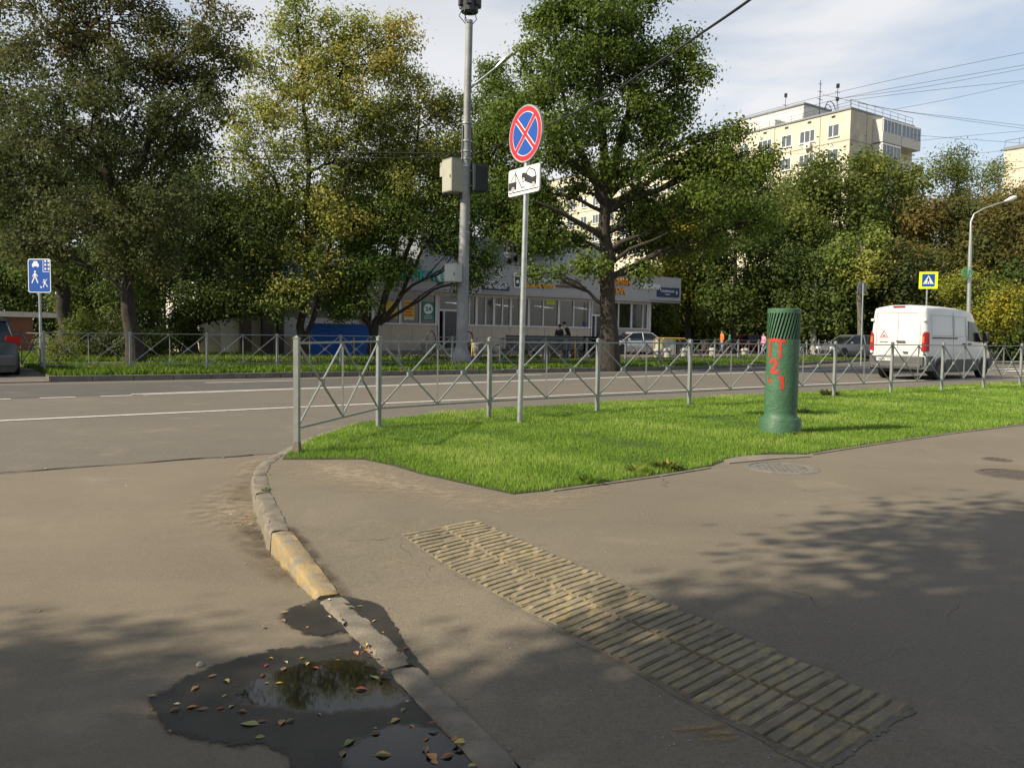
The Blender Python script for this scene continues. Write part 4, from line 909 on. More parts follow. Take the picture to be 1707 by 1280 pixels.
for grp in (mull, mull2, mull3):
    for i, px in enumerate(grp):
        u = uat(px, FV); w = .16 if i % 2 == 0 else .09
        if px == 727: w = .22
        mb = wbox(MB(), u - w / 2, u + w / 2, FV - .07, FV + .07, 1.76, 3.42); mb.build('mullion', m_frame, root)
        if i < len(grp) - 1:
            u1 = uat(grp[i + 1], FV); wbox(MB(), u + .08, u1 - .08, FV - .01, FV + .01, 1.76, 3.42).build('window_pane', m_glass, root)
for d0, d1 in ((729, 769), (984, 1003)):
    u0, u1 = uat(d0, FV), uat(d1, FV); mb = MB(); wbox(mb, u0, u0 + .09, FV - .08, FV + .06, .1, 3.42); wbox(mb, u1 - .09, u1, FV - .08, FV + .06, .1, 3.42); wbox(mb, u0 + .09, u1 - .09, FV - .08, FV + .06, 2.50, 2.62)
    wbox(mb, u0 + .36, u0 + .45, FV - .08, FV + .06, .1, 2.5); f = mb.build('door_frame', m_frame, root)
    wbox(MB(), u0 + .45, u1 - .09, FV - .02, FV + .02, DZ, 2.5).build('door', M('dark_door', (.03, .032, .034), .3), root)
    h_ = MB().tube([W(u1 - .2, FV - .08, 1.0), W(u1 - .2, FV - .08, 1.7)], .02, 6).build('door_handle', m_galv, root)
    wbox(MB(), u0 + .09, u1 - .09, FV - .01, FV + .01, 2.62, 3.42).build('transom_pane', m_glass, root)
# lamps inside, posters
mb = MB()
for k in range(14):
    u = uat(778, FV) + k * 1.15
    if u < uR: wbox(mb, u, u + .75, FV + 2.5 + (k % 3), FV + 2.6 + (k % 3), 3.1, 3.13)
mb.build('ceiling_lamp', M('lit_tube', (.9, .88, .8), .5, emis=1.6, var=0), root)
mp_y = M('yellow_poster', (.62, .42, .03), .6, var=.1); mp_g = M('green_poster', (.02, .20, .14), .6); mp_r = M('red_cabinet', (.42, .03, .025), .5); mp_w = M('white_board', (.55, .60, .58), .6); m_teal = M('teal_letters', (.01, .33, .29), .45); m_yl = M('yellow_letters', (.78, .38, .01), .45); m_brl = M('brown_letters', (.20, .11, .05), .5); m_wl = M('white_letters', (.75, .75, .74), .45); m_navy = M('navy_sign', (.012, .022, .09), .5); m_rl = M('red_letters', (.55, .03, .015), .5)
def poster(px0, px1, z0, z1, mat, name='poster', v=FV - .02):
    return wbox(MB(), uat(px0, FV), uat(px1, FV), v - .012, v, z0, z1).build(name, mat, root)
poster(643, 662, 2.0, 2.95, mp_y); p = poster(672, 690, 2.05, 3.05, mp_y); poster(673, 689, 1.95, 2.05, mp_w)
for k in range(5): wbox(MB(), uat(674, FV), uat(688, FV) - .1 * (k % 2), FV - .04, FV - .033, 2.85 - k * .17, 2.93 - k * .17).build('poster_line', m_rl, root)
poster(703, 723, 1.95, 3.0, mp_g)
frp = FR(FV - .034, (uat(703, FV) + uat(723, FV)) / 2, 2.6); mb = MB(); mb.poly(frp, arc(0, 0, .30, 0, 6.1, 20), 0, .01); mb.build('white_disc', m_wl, root)
letters('digits_24', '24', frp, 0, 0, .40, .26, mp_g, root, .01, .011, bold=.03); letters('poster_text', 'ОПЛАТА', frp, 0, -.42, .5, .09, m_wl, root, .01, .0); letters('poster_text', 'КАРТАМИ', frp, 0, -.54, .5, .09, m_wl, root, .01, .0)
poster(881, 897, 1.8, 2.45, mp_r, 'red_cabinet', FV + .4); poster(893, 921, 2.0, 2.9, mp_w, 'white_board', FV + .9); poster(909, 924, 3.15, 3.42, M('lime_poster', (.45, .6, .03), .6)); poster(971, 976, 1.8, 2.1, m_navy); poster(815, 830, 1.76, 2.4, mp_w, 'counter', FV + 1.2)
# signs on the fascia
def fz(px, py): return atv(px, py, FF).z
def sign(name, body, px0, px1, py0, py1, mat, ext=.10, shear=0, bold=.02, z=.0, v=FF):
    u0, u1 = uat(px0, v), uat(px1, v); pc2 = (px0 + px1) / 2; za, zb = fz(pc2, py1), fz(pc2, py0)
    return letters(name, body, FR(v, (u0 + u1) / 2, (za + zb) / 2), 0, 0, u1 - u0, zb - za, mat, root, ext, z + .003, shear, bold)
sign('sign_letters', 'АПТЕКА', 640, 724, 449.5, 466, m_teal, .14, bold=.05)
def pcx(px, py): return FR(FF, uat(px, FF), fz(px, py))
mb = MB(); mb.poly(pcx(734, 461), arc(0, 0, .40, 0, 6.1, 24), .003, .14); mb.build('round_emblem', m_teal, root); mb = MB(); mb.poly(pcx(734, 461), arc(0, 0, .31, 0, 6.1, 24), .141, .155); mb.build('emblem_disc', m_wl, root)
mb = MB(); f_ = pcx(734, 461); mb.poly(f_, [(-.03, -.25), (.03, -.25), (.03, .25), (-.03, .25)], .156, .165)
for y, w in ((-.12, .20), (0.0, .22), (.12, .14)): mb.poly(f_, [(-w, y - .03), (w, y - .03), (w * .7, y + .03), (-w * .7, y + .03)], .156, .1655)
mb.build('emblem_mark', m_teal, root)
mb = MB(); mb.poly(pcx(797, 467), [(-.17, -.2), (.17, -.2), (.17, .2), (-.17, .2)], .003, .08); mb.build('green_square', M('bright_green', (.02, .25, .10), .5), root)
sign('sign_letters', 'Колбасы', 804, 846, 467, 478, m_wl, .06, .35, .0, .0); sign('sign_letters', 'Колбасы', 804.5, 846.5, 467.6, 478.8, m_navy, .05, .35, .035)
f_ = pcx(825, 480); mb = MB(); mb.poly(f_, [(-.98, -.14), (.98, -.14), (.98, .14), (-.98, .14)], .003, .05); mb.build('navy_strip', m_navy, root); letters('sign_letters', 'от производителя', f_, 0, 0, 1.55, .17, m_wl, root, .02, .051)
f_ = pcx(826, 456); mb = MB(); mb.poly(f_, [(-.38, -.22), (.38, -.22), (.36, -.08), (.22, .0), (.2, .12), (.1, .24), (-.1, .24), (-.2, .12), (-.22, 0), (-.36, -.08)], .003, .06); mb.build('crown_emblem', m_wl, root)
mb = MB(); mb.poly(f_, [(-.32, -.18), (.32, -.18), (.31, -.08), (.17, -.01), (.15, .10), (.08, .19), (-.08, .19), (-.15, .10), (-.17, -.01), (-.31, -.08)], .061, .07); mb.build('crown_inner', m_grey, root)
f_ = pcx(860, 467.5); mb = MB(); mb.poly(f_, [(-.21, -.46), (.21, -.46), (.28, .30), (-.28, .30)], .003, .08); mb.poly(f_, [(-.31, .26), (.31, .26), (.31, .36), (.22, .47), (-.22, .47), (-.31, .36)], .003, .10); mb.build('cup_emblem', m_wl, root)
mb = MB(); mb.poly(f_, [(-.15, -.38), (.15, -.38), (.20, .22), (-.20, .22)], .081, .09); mb.poly(f_, [(-.22, .33), (.22, .33), (.22, .37), (-.22, .37)], .101, .11); mb.build('cup_black', m_sblack, root)
mb = MB(); mb.poly(f_, arc(0, -.08, .11, 0, 6, 12), .091, .10); mb.build('cup_dot', m_wl, root)
sign('sign_letters', 'ВКУСНАЯ', 871, 920, 459.5, 470, m_wl, .08, bold=.04); sign('sign_letters', 'ДОНЕР БИСТРО', 872, 920.5, 473.5, 481, m_yl, .08, bold=.045)
sign('sign_letters', 'ARAMЬЕ', 932, 967, 466, 474.5, m_brl, .06); sign('sign_letters', 'ПЕКАРНЯ И ПИРОГОВАЯ', 925, 975, 476, 480.5, m_brl, .05, bold=.03)
for body, a, b2, c, d in (('ВКУСНАЯ', 997, 1046, 463, 474), ('ИКРА', 1005, 1039.5, 479.5, 490)):
    sign('sign_letters', body, a, b2, c, d, m_yl, .12, bold=.0, z=.001); sign('sign_letters', body, a + .6, b2 + .8, c - .3, d + .6, m_rl, .08, bold=.03)
sign('sign_letters', 'У ПАЛЫЧА', 1057, 1098.5, 473.5, 482, m_wl, .09, bold=.03)
f_ = pcx(1110, 487.5); mb = MB(); mb.poly(f_, [(-1.0, -.33), (1.0, -.33), (1.0, .33), (-1.0, .33)], .003, .05); mb.build('street_name_plate', m_navy, root); letters('plate_text', 'САЯНСКАЯ', f_, 0, .08, 1.3, .17, m_wl, root, .01, .051); letters('plate_text', 'УЛИЦА', f_, 0, -.15, .5, .1, m_wl, root, .01, .051)
f_ = pcx(1125, 488); mb = MB(); mb.poly(f_, [(-.28, -.33), (.28, -.33), (.28, .33), (-.28, .33)], .003, .06); mb.build('street_name_plate', m_navy, root); letters('plate_text', '8', f_, 0, 0, .13, .24, m_wl, root, .01, .061)
# plant boxes on the roof
mb = MB(); wbox(mb, uat(700, 46), uat(838, 46), 46, 50, 5.3, 7.7); 
for k in range(26): u = uat(702, 46) + k * .42; wbox(mb, u, u + .05, 45.97, 46, 5.3, 7.65) if u < uat(836, 46) else None
mb.build('roof_unit', m_grey, root)
mb = MB(); wbox(mb, uat(888, 46), uat(1006, 46), 46, 50, 5.3, 8.1)
for k in range(14): u = uat(890, 46) + k * .46; wbox(mb, u, u + .05, 45.96, 46, 5.3, 8.05) if u < uat(1004, 46) else None
mb.build('roof_unit', M('pale_metal_sheet', (.42, .44, .45), .6, var=.06), root)
for px, z in ((852, 7.3), (862, 7.3), (842, 6.4), (852, 6.6)):
    mb = wbox(MB(), uat(px - 4, 48), uat(px + 4, 48), 47.6, 48, z - .25, z + .25); a = mb.build('air_conditioner', M('ac_white', (.6, .6, .58), .5), root); mb = MB(); ring(mb, FR(47.6, uat(px, 48), z), .001, .19, .0, .02, 14); mb.build('fan_grille', m_darkmetal, root).parent = a
# left wing of the pavilion: white shop
u0, u1 = uat(335, FV), uL - .25
root = thing('white_shop', 'low white walled shop with beige base and blue signboard behind the left trees', 'shop', W((u0 + u1) / 2, FV + .3, 0))
mb = MB(); wbox(mb, u0, u1, FV + .3, FV + 8, .9, 3.6); wbox(mb, u0 + 1.0, u0 + 2.2, FV + .1, FV + .3, .0, 1.7); mb.build('wall', m_wallw, root)
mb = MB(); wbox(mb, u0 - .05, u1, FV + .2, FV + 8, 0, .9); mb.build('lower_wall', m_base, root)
mb = MB(); wbox(mb, u0, u1, FF + .3, FV + 8, 3.6, 3.7); wbox(mb, u0, u1, FF + .3, FF + .5, 3.7, 4.7); mb.build('fascia', M('dark_fascia', (.10, .11, .125), .6), root)
mb = MB(); wbox(mb, uat(470, FF), uat(600, FF), FF + .1, FF + .29, 3.75, 4.6); mb.build('blue_signboard', M('blue_board', (.02, .16, .50), .5), root)
mb = MB()
for px in (400, 437, 463): wbox(mb, uat(px, FV), uat(px, FV) + (.55 if px < 460 else .3), FV - .1, FV + .2, 0, 3.6)
mb.build('pilaster', M('brown_pilaster', (.09, .07, .055), .8), root)
wbox(MB(), u0 - .05, u1, FV + .24, FV + .295, 1.95, 3.59).build('painted_wall_shade', M('painted_shade_panel', (.20, .185, .16), .8), root)  # shadow on the upper white wall, painted in as a darker panel
# blue painted brick kiosk
u0, u1 = uat(519, 38.4), uat(616, 38.4)
root = thing('blue_brick_wall', 'low bright blue painted brick wall between two dark tree trunks', 'wall', W((u0 + u1) / 2, 38.4, 0))
def brickm(name, a, b, mor, sc):
    n = NT(name); br = n.N.new('ShaderNodeTexBrick'); br.inputs['Scale'].default_value = sc; br.inputs['Color1'].default_value = (*a, 1); br.inputs['Color2'].default_value = (*b, 1); br.inputs['Mortar'].default_value = (*mor, 1); br.inputs['Mortar Size'].default_value = .03
    mp = n.N.new('ShaderNodeMapping'); mp.inputs['Rotation'].default_value = (math.radians(-90), 0, 0); ro = n.N.new('ShaderNodeMapping'); ro.inputs['Rotation'].default_value = (0, 0, -UA)
    n.L.new(n.tc.outputs['Object'], ro.inputs[0]); sp = n.N.new('ShaderNodeSeparateXYZ'); cb = n.N.new('ShaderNodeCombineXYZ'); n.L.new(ro.outputs[0], sp.inputs[0]); n.L.new(sp.outputs['X'], cb.inputs['X']); n.L.new(sp.outputs['Z'], cb.inputs['Y']); n.L.new(cb.outputs[0], br.inputs['Vector'])
    n.col(br.outputs['Color']); n.setv(Roughness=.85); n.bump(br.outputs['Fac'], -.4, .01); return n.m
m_bluebr = brickm('blue_painted_brick', (.012, .10, .42), (.02, .14, .52), (.008, .05, .22), 3.4)
wbox(MB(), u0, u1, 38.4, 38.9, 0, 1.55).build('brick_face', m_bluebr, root); wbox(MB(), u0 - .04, u1 + .04, 38.36, 38.94, 1.55, 1.62).build('coping', M('blue_coping', (.03, .12, .4), .7), root)
# brick transformer hut on the far left
m_brick = brickm('red_brick', (.22, .075, .045), (.28, .10, .06), (.16, .12, .10), 3.2)
a = atY(-160, 560, 41).x; b2 = atY(64, 560, 44).x
root = thing('brick_shed', 'low red brick shed with flat white roof edge at the far left', 'shed', (-28, 42, 0))
mb = MB(); p0, p1 = atY(-160, 560, 37), atY(97, 560, 45); p0.z = p1.z = 0; t = (p1 - p0).normalized(); nn = Vector((-t.y, t.x, 0)); L_ = (p1 - p0).length
R = Matrix((t, nn, ZV)).transposed()
zt = atY(50, 529, 43.5).z; zr = atY(50, 520.5, 43.5).z
mb.box(p0 + t * (L_ / 2 - .8) + nn * 2.5 + ZV * (zt / 2), (L_ - 1.6, 5, zt), R); mb.build('brick_wall', m_brick, root)
MB().box((p0 + p1) / 2 + nn * 2.5 + ZV * ((zt + zr) / 2), (L_, 5.6, zr - zt), R).build('roof_slab', m_wallw, root)
MB().box(p0 + t * (L_ - 3.6) + nn * -.02 + ZV * .85, (.95, .08, 1.7), R).build('door', m_darkmetal, root)
mb = MB(); mb.box(p0 + t * (L_ - 6.5) + nn * 3 + ZV * (zr + .5), (.5, .5, 1.0), R); mb.build('chimney', m_conc, root)
# yellow posts between the verge and the shops
m_ypost = M('yellow_post_paint', (.60, .40, .02), .6)
for px, py, Yp, lb in ((110, 580, 36, 'short yellow post beside the leftmost thick trunk'), (487, 578, 40, 'thin orange post left of the forked maple trunk'), (513, 578, 40, 'yellow post right behind the forked maple trunk'), (590, 580, 40, 'yellow post in front of the blue brick wall'), (787, 585, 42, 'yellow post right of the tall pole base'), (959, 580, 42, 'yellow post behind the row of bench backs')):
    p = atY(px, 570, Yp); p.z = 0; o = MB().tube([Vector((0, 0, -.05)), Vector((0, 0, .9)), Vector((0, 0, .93))], [.035, .035, .02], 10).build('bollard', m_ypost, smooth=True); o.location = p; tag(o, lb, 'bollard', 'yellow posts along the footpath')

# ---------------------------------------------------------------- blocks of flats
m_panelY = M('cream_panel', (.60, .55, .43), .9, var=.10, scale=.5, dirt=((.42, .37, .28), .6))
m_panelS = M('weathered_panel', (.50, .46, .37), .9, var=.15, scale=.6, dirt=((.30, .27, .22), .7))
m_seam = M('panel_seam', (.26, .24, .20), .9)
def flats(root, C, L, Wd, H, floors, nfl, bays, bay0=2.05, pitch=3.22, dn=NV, du=U, balc=True):
    fh = 2.82
    def P(t, s, z): return C + dn * t + du * s + ZV * z
    R = Matrix((dn, du, ZV)).transposed()
    def bx(mb, t0, t1, s0, s1, z0, z1): return mb.box(P((t0 + t1) / 2, (s0 + s1) / 2, (z0 + z1) / 2), (t1 - t0, s1 - s0, z1 - z0), R)
    bx(MB(), 0, L, 0, Wd, -1, H).build('wall', m_panelY, root)
    mb = bx(MB(), -.06, 0 - .001, 0, Wd, 0, H); mb.build('end_wall', m_panelS, root)
    bx(MB(), -.15, L + .15, -.12, Wd + .15, H, H + .22).build('roof_edge', m_grey, root)
    mb = MB()
    for k in range(1, nfl): bx(mb, 0, L, -.02, -.001, H - .55 - k * fh - .05, H - .55 - k * fh + .05)
    for t in np.arange(3.85, L, 6.44): bx(mb, t - .05, t + .05, -.021, -.001, 0, H)
    for t in np.arange(1.5, L, 3.2): bx(mb, t, t + .45, -.03, -.0015, H - .45, H - .2)
    bx(mb, 0 - .08, -.061, 0, Wd, H - .55 - fh - .05, H - .55 - fh + .05); bx(mb, -.08, -.061, 0, Wd, H - .55 - 2 * fh - .05, H - .55 - 2 * fh + .05); bx(mb, -.08, -.061, 3.0, 3.1, 0, H)
    mb.build('panel_seam', m_seam, root)
    fw = None
    for k in range(nfl):
        for j in range(bays):
            t = bay0 + j * pitch + (.35 if j == 1 else 0); w = 1.0 if j % 2 else .72; z = H - .55 - k * fh - 1.45
            mb = MB(); bx(mb, t - w, t + w, -.05, -.031 + .03, z - .72, z - .66); bx(mb, t - w, t + w, -.05, -.001, z + .66, z + .72)
            for q in ([-w, -w * .25, w - .06] if w < .9 else [-w, -w * .35, w * .3, w - .06]): bx(mb, t + q, t + q + .07, -.05, -.001, z - .66, z + .66)
            bx(mb, t - w - .05, t + w + .05, -.14, -.051, z - .78, z - .72)
            f = mb.build('window', m_white, root)
            mb = MB(); bx(mb, t - w + .06, t + w - .06, -.03, -.002, z - .66, z + .66); mb.build('pane', m_aglass, root).parent = f
            if (j * 7 + k * 3) % 5 == 1:
                mb = MB(); bx(mb, t - .35, t + .4, -.5, -.1, z - 1.25, z - .85); mb.build('air_conditioner', M('ac_white', (.6, .6, .58), .5), root)
    if balc:
        for k in range(nfl):
            z = H - .55 - k * fh
            for (s0, s1, gl) in ((5.2, 9.2, True), (9.35, 13.0 if Wd > 13 else Wd - .3, k == 0)):
                mb = MB(); bx(mb, -1.35, -.08, s0, s1, z - 2.55, z - 2.4); bx(mb, -1.35, -1.25, s0, s1, z - 2.4, z - 1.35); bx(mb, -1.25, -.08, s0, s0 + .07, z - 2.4, z - 1.35 if s0 > 6 else z - .02); b_ = mb.build('balcony', M('white_balcony', (.50, .49, .45), .8, var=.1, dirt=((.3, .28, .25), .5)), root)
                if gl:
                    mb = MB(); bx(mb, -1.36, -1.28, s0, s1, z - .12, z + .0); bx(mb, -1.36, -.08, s0, s1, z, z + .06)
                    for q in np.linspace(s0, s1 - .07, 6): bx(mb, -1.34, -1.27, q, q + .07, z - 1.35, z - .12)
                    mb.build('glazing_frame', m_white, root).parent = b_
                    mb = MB(); bx(mb, -1.31, -1.29, s0, s1, z - 1.34, z - .12); mb.build('glazing', m_aglass, root).parent = b_
    return P, R, bx
C = atY(1418, 182, 93); H = C.z; C.z = 0
root = thing('block_of_flats', 'nine storey cream panel block of flats with glazed balconies, antennas on its roof', 'apartment block', C)
# front face follows NV away from the corner, end face follows U; outward normals are -U (front) and -NV (end)
P, R, bx = None, None, None
def mirror(): pass
fl = 5
def flats2(root, C, H, L, Wd, nfl, bays, balc=True):
    # wrapper: the long face looks along -U, the balcony end looks along -NV
    fh = 2.82; P = lambda t, s, z: C + NV * t + U * s + ZV * z
    R = Matrix((U, NV, ZV)).transposed()
    def bx(mb, t0, t1, s0, s1, z0, z1): return mb.box(P((t0 + t1) / 2, (s0 + s1) / 2, (z0 + z1) / 2), (abs(s1 - s0), abs(t1 - t0), z1 - z0), R)
    bx(MB(), 0, L, 0, Wd, -1, H).build('wall', m_panelY, root)
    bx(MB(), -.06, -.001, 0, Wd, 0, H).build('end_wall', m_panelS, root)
    bx(MB(), -.15, L + .15, -.14, Wd + .15, H, H + .2).build('roof_edge', m_grey, root)
    mb = MB()
    for k in range(0, nfl): bx(mb, 0, L, -.02, -.001, H - .6 - k * fh - .05, H - .6 - k * fh + .05) if k else None
    for t in np.arange(3.85, L, 6.44): bx(mb, t - .05, t + .05, -.021, -.001, 0, H)
    for k in (1, 2, 3): bx(mb, -.08, -.061, 0, Wd, H - .6 - k * fh - .05, H - .6 - k * fh + .05)
    bx(mb, -.081, -.061, 3.2, 3.3, 0, H); mb.build('panel_seam', m_seam, root)
    mb = MB()
    for t in np.arange(1.9, L, 3.2): bx(mb, t, t + .5, -.03, -.0015, H - .55, H - .3)
    mb.build('vent_slot', m_dark, root)
    for k in range(nfl):
        for j in range(bays):
            t = 2.05 + j * 3.22 + (.3 if j == 1 else 0); w = 1.05 if j % 2 else .75; z = H - .6 - k * fh - 1.45
            mb = MB(); bx(mb, t - w, t + w, -.05, -.001, z - .74, z - .66); bx(mb, t - w, t + w, -.05, -.001, z + .66, z + .74)
            for q in ([-w, w * .05, w - .08] if w < .9 else [-w, -w * .4, w * .3, w - .08]): bx(mb, t + q, t + q + .08, -.05, -.001, z - .66, z + .66)
            bx(mb, t - w - .05, t + w + .05, -.16, -.051, z - .80, z - .74)
            f = mb.build('window', m_white, root)
            mb = MB(); bx(mb, t - w + .06, t + w - .06, -.03, -.002, z - .66, z + .66); mb.build('pane', m_aglass, root).parent = f
            if (j, k) in ((1, 0), (3, 0), (1, 2), (4, 1)):
                mb = MB(); bx(mb, t - .7, t + .15, -.5, -.1, z - 1.5, z - .95); mb.build('air_conditioner', M('ac_white', (.6, .6, .58), .5), root)
    if balc:
        for k in range(nfl):
            z = H - .6 - k * fh
            for (s0, s1, gl) in ((4.5, 8.4, True), (8.5, Wd - .5, k == 0)):
                mb = MB(); bx(mb, -1.35, -.08, s0, s1, z - 2.6, z - 2.45); bx(mb, -1.35, -1.25, s0, s1, z - 2.45, z - 1.45); bx(mb, -1.25, -.08, s0, s0 + .08, z - 2.45, z - 1.45 if s0 > 6 else z + .1); b_ = mb.build('balcony', M('white_balcony', (.55, .54, .50), .8, var=.1, dirt=((.3, .28, .25), .5)), root)
                if gl:
                    mb = MB(); bx(mb, -1.36, -.08, s0, s1, z + .02, z + .1); bx(mb, -1.36, -1.26, s0, s1, z - .1, z + .02)
                    for q in np.linspace(s0 + (.09 if s0 < 6 else 0), s1 - .09, 6): bx(mb, -1.34, -1.26, q, q + .09, z - 1.45, z - .1)
                    mb.build('glazing_frame', m_white, root).parent = b_
                    mb = MB(); bx(mb, -1.31, -1.29, s0 + .09, s1, z - 1.45, z - .1); mb.build('glazing', m_aglass, root).parent = b_
    return P, R, bx
P, R, bx = flats2(root, C, H, 66, 13.2, 5, 20)
mb = MB(); bx(mb, 9.5, 20, 4.5, 10, H + .2, H + 3.4); bx(mb, 12, 22, 2.2, 4.4, H + .2, H + 1.7); mb.build('lift_house', M('white_brick', (.62, .60, .56), .8), root)
mb = MB(); bx(mb, 9.3, 20.2, 4.3, 10.2, H + 3.4, H + 3.6); mb.build('lift_house_roof', m_grey, root); bx(MB(), 45, 52, 4, 9, H + .2, H + 3).build('lift_house', m_grey, root)
mb = MB()
for t in np.arange(0, 30, 1.6): mb.tube([P(t, .1, H + .2), P(t, .1, H + .85)], .025, 4)
for s in np.arange(0, 13.3, 1.65): mb.tube([P(.05, s, H + .2), P(.05, s, H + 1.1)], .025, 4)
for z in (.5, .85): mb.tube([P(0, .1, H + z), P(30, .1, H + z)], .02, 4)
for z in (.65, 1.1): mb.tube([P(.05, 0, H + z), P(.05, 13.2, H + z)], .025, 4)
mb.build('roof_railing', m_darkmetal, root)
for px, pyt, pyb, t_, r in ((1368, 134, 196, 8, .07), (1397, 140, 188, 3.5, .05), (1310, 156, 196, 17, .05)):
    top = atY(px, pyt, 93 + t_ * .8); bt = Vector((top.x, top.y, H + .1)); mb = MB(); mb.tube([bt, bt.lerp(top, .6), top], [r, r * .8, r * .5], 6)
    for k in range(3): q = bt.lerp(top, .55 + .18 * k); mb.bar(q - U * (.5 - .1 * k), q + U * (.5 - .1 * k), .05, .05)
    if r < .07: mb.box(top - ZV * .25, (.3, .3, .45)); mb.box(bt.lerp(top, .5), (.28, .28, .4))
    mb.build('antenna_mast', m_darkmetal, root)
mb = MB(); c = atY(1384, 184, 97); ringp = [c + U * (1.0 * math.cos(a)) + ZV * (1.0 * math.sin(a)) for a in np.linspace(0, math.pi, 14)]; mb.tube(ringp, .05, 5); mb.tube([c + U * (.7 * math.cos(a)) + NV * .3 + ZV * (.7 * math.sin(a)) for a in np.linspace(0, math.pi, 12)], .04, 5); mb.build('cable_coil', m_black, root)
C2 = atY(1675, 250, 112); H2 = C2.z; C2.z = 0
root = thing('block_of_flats', 'cream panel block of flats cut off by the right edge above the brown trees', 'apartment block', C2)
mb = MB(); R2 = Matrix.Rotation(UA, 3, 'Z'); mb.box(C2 + U * 8 - NV * 25 + ZV * (H2 / 2), (16, 50, H2), R2); mb.build('wall', m_panelY, root)
mb = MB(); mb.box(C2 + U * 8 - NV * 25 + ZV * (H2 + .1), (16.3, 50.3, .4), R2); mb.build('roof_edge', m_grey, root)
mb = MB()
for s in np.arange(0, 12, 1.8): mb.tube([C2 - NV * s + ZV * H2, C2 - NV * s + ZV * (H2 + 1.2)], .03, 4)
mb.tube([C2 + ZV * (H2 + 1.2), C2 - NV * 14 + ZV * (H2 + 1.2)], .03, 4); mb.build('roof_railing', m_darkmetal, root)
mb = MB()
for k in range(1, 5): mb.box(C2 - U * .02 - NV * 25 + ZV * (H2 - k * 2.8), (.03, 49.9, .1), R2)
mb.build('panel_seam', m_seam, root)

# ---------------------------------------------------------------- vehicles
def loft(mb, secs, mi=0, caps=True):
    n = len(secs[0]); vs = [q for s in secs for q in s]; fs = [(n * i + k, n * i + (k + 1) % n, n * (i + 1) + (k + 1) % n, n * (i + 1) + k) for i in range(len(secs) - 1) for k in range(n)]
    if caps: fs += [tuple(reversed(range(n))), tuple(n * (len(secs) - 1) + k for k in range(n))]
    return mb.add(vs, fs, mi)
def fixn(o):
    bm = bmesh.new(); bm.from_mesh(o.data); bmesh.ops.recalc_face_normals(bm, faces=bm.faces); bm.to_mesh(o.data); bm.free(); return o
def sec(x, ws, zs):   # half-section widths/heights from sill up to roof centre; mirrored
    return [Vector((x, w, z)) for w, z in zip(ws, zs)] + [Vector((x, -w, z)) for w, z in reversed(list(zip(ws, zs)))]
def wheel(root, x, y, r, w, mat=m_alloy, name='wheel', hub=False):
    My = Matrix.Rotation(math.pi / 2 * (-1 if y > 0 else 1), 3, 'X'); sg = 1
    mb = MB(); mb.lathe([(r * .62, -w / 2), (r * .95, -w / 2), (r, -w * .3), (r, w * .3), (r * .95, w / 2), (r * .62, w / 2)], 28, (x, y, r), My); t = mb.build('wheel', m_rubber, root, smooth=True, local=True)
    mb = MB(); mb.lathe([(0, w * .25), (r * .14, w * .28), (r * .2, w * .12), (r * .5, w * .05), (r * .56, w * .35), (r * .64, w * .46), (r * .64, 0)], 24, (x, y, r), My)
    for k in range(6):
        a = k * math.pi / 3; q = My @ Vector((r * .36 * math.cos(a), r * .36 * math.sin(a), w * .18)); mb.box(Vector((x, y, r)) + q, (r * .12, w * .1, r * .12))
    o = mb.build('rim', mat, root, smooth=True, local=True); o.parent = t
def quadpanel(root, name, mat, pts, nrm, th=.008, parent=None):
    n = Vector(nrm); vs = [Vector(p) for p in pts]; k = len(vs); mb = MB(); mb.add([p + n * th for p in vs] + vs, [tuple(range(k)), tuple(range(2 * k - 1, k - 1, -1))] + [(i, k + i, k + (i + 1) % k, (i + 1) % k) for i in range(k)])
    o = fixn(mb.build(name, mat, root, local=True)); 
    if parent: o.parent = parent
    return o
# --- white van
m_van = M('white_van_paint', (.66, .66, .65), .28, var=.03, scale=1.2, dirt=((.42, .41, .38), .18)); m_clad = M('grey_van_cladding', (.075, .078, .08), .6)
m_tail = M('tail_lamp_red', (.34, .008, .012), .3, emis=.02, var=.05); m_tailo = M('tail_lamp_lit', (.85, .10, .03), .2, emis=.5, var=0)
vp = Vector((14.4, 27.85, RZ)); va_ = math.radians(38.5)
root = thing('delivery_van', 'white panel van with lit red tail lamps driving away along the road', 'van', vp, rz=va_)
root.location = vp + Matrix.Rotation(va_, 3, 'Z') @ Vector((0, 1.0, 0)); root.scale = (1.04, 1, 1)
Wv = 1.02
def vsec(x, wl, wb, wt, zs, zb, zt, crown=.05):
    return sec(x, [wl * .96, wl, wb, wb * .985, wt + .035, wt, wt * .8, wt * .35], [zs, zs + .15, zs + .62, zb, zt - .16, zt - .06, zt - .012, zt + crown])
S = [vsec(-.02, .93, .95, .80, .42, 1.45, 2.54), vsec(.03, .99, 1.0, .87, .40, 1.45, 2.58), vsec(.12, 1.02, 1.02, .90, .38, 1.45, 2.6), vsec(1.2, 1.02, 1.02, .91, .36, 1.45, 2.62), vsec(2.6, 1.02, 1.02, .91, .36, 1.45, 2.61), vsec(3.5, 1.02, 1.02, .89, .36, 1.45, 2.55), vsec(3.85, 1.02, 1.02, .86, .36, 1.45, 2.42), vsec(4.25, 1.02, 1.01, .82, .36, 1.38, 2.02), vsec(4.72, 1.01, .99, .80, .36, 1.22, 1.48), vsec(5.15, 1.0, .96, .78, .36, 1.08, 1.26), vsec(5.42, .94, .88, .70, .36, .86, 1.06), vsec(5.52, .86, .78, .6, .36, .74, .86, .02)]
mb = loft(MB(), S); body = fixn(mb.build('body', m_van, root, smooth=True, local=True))
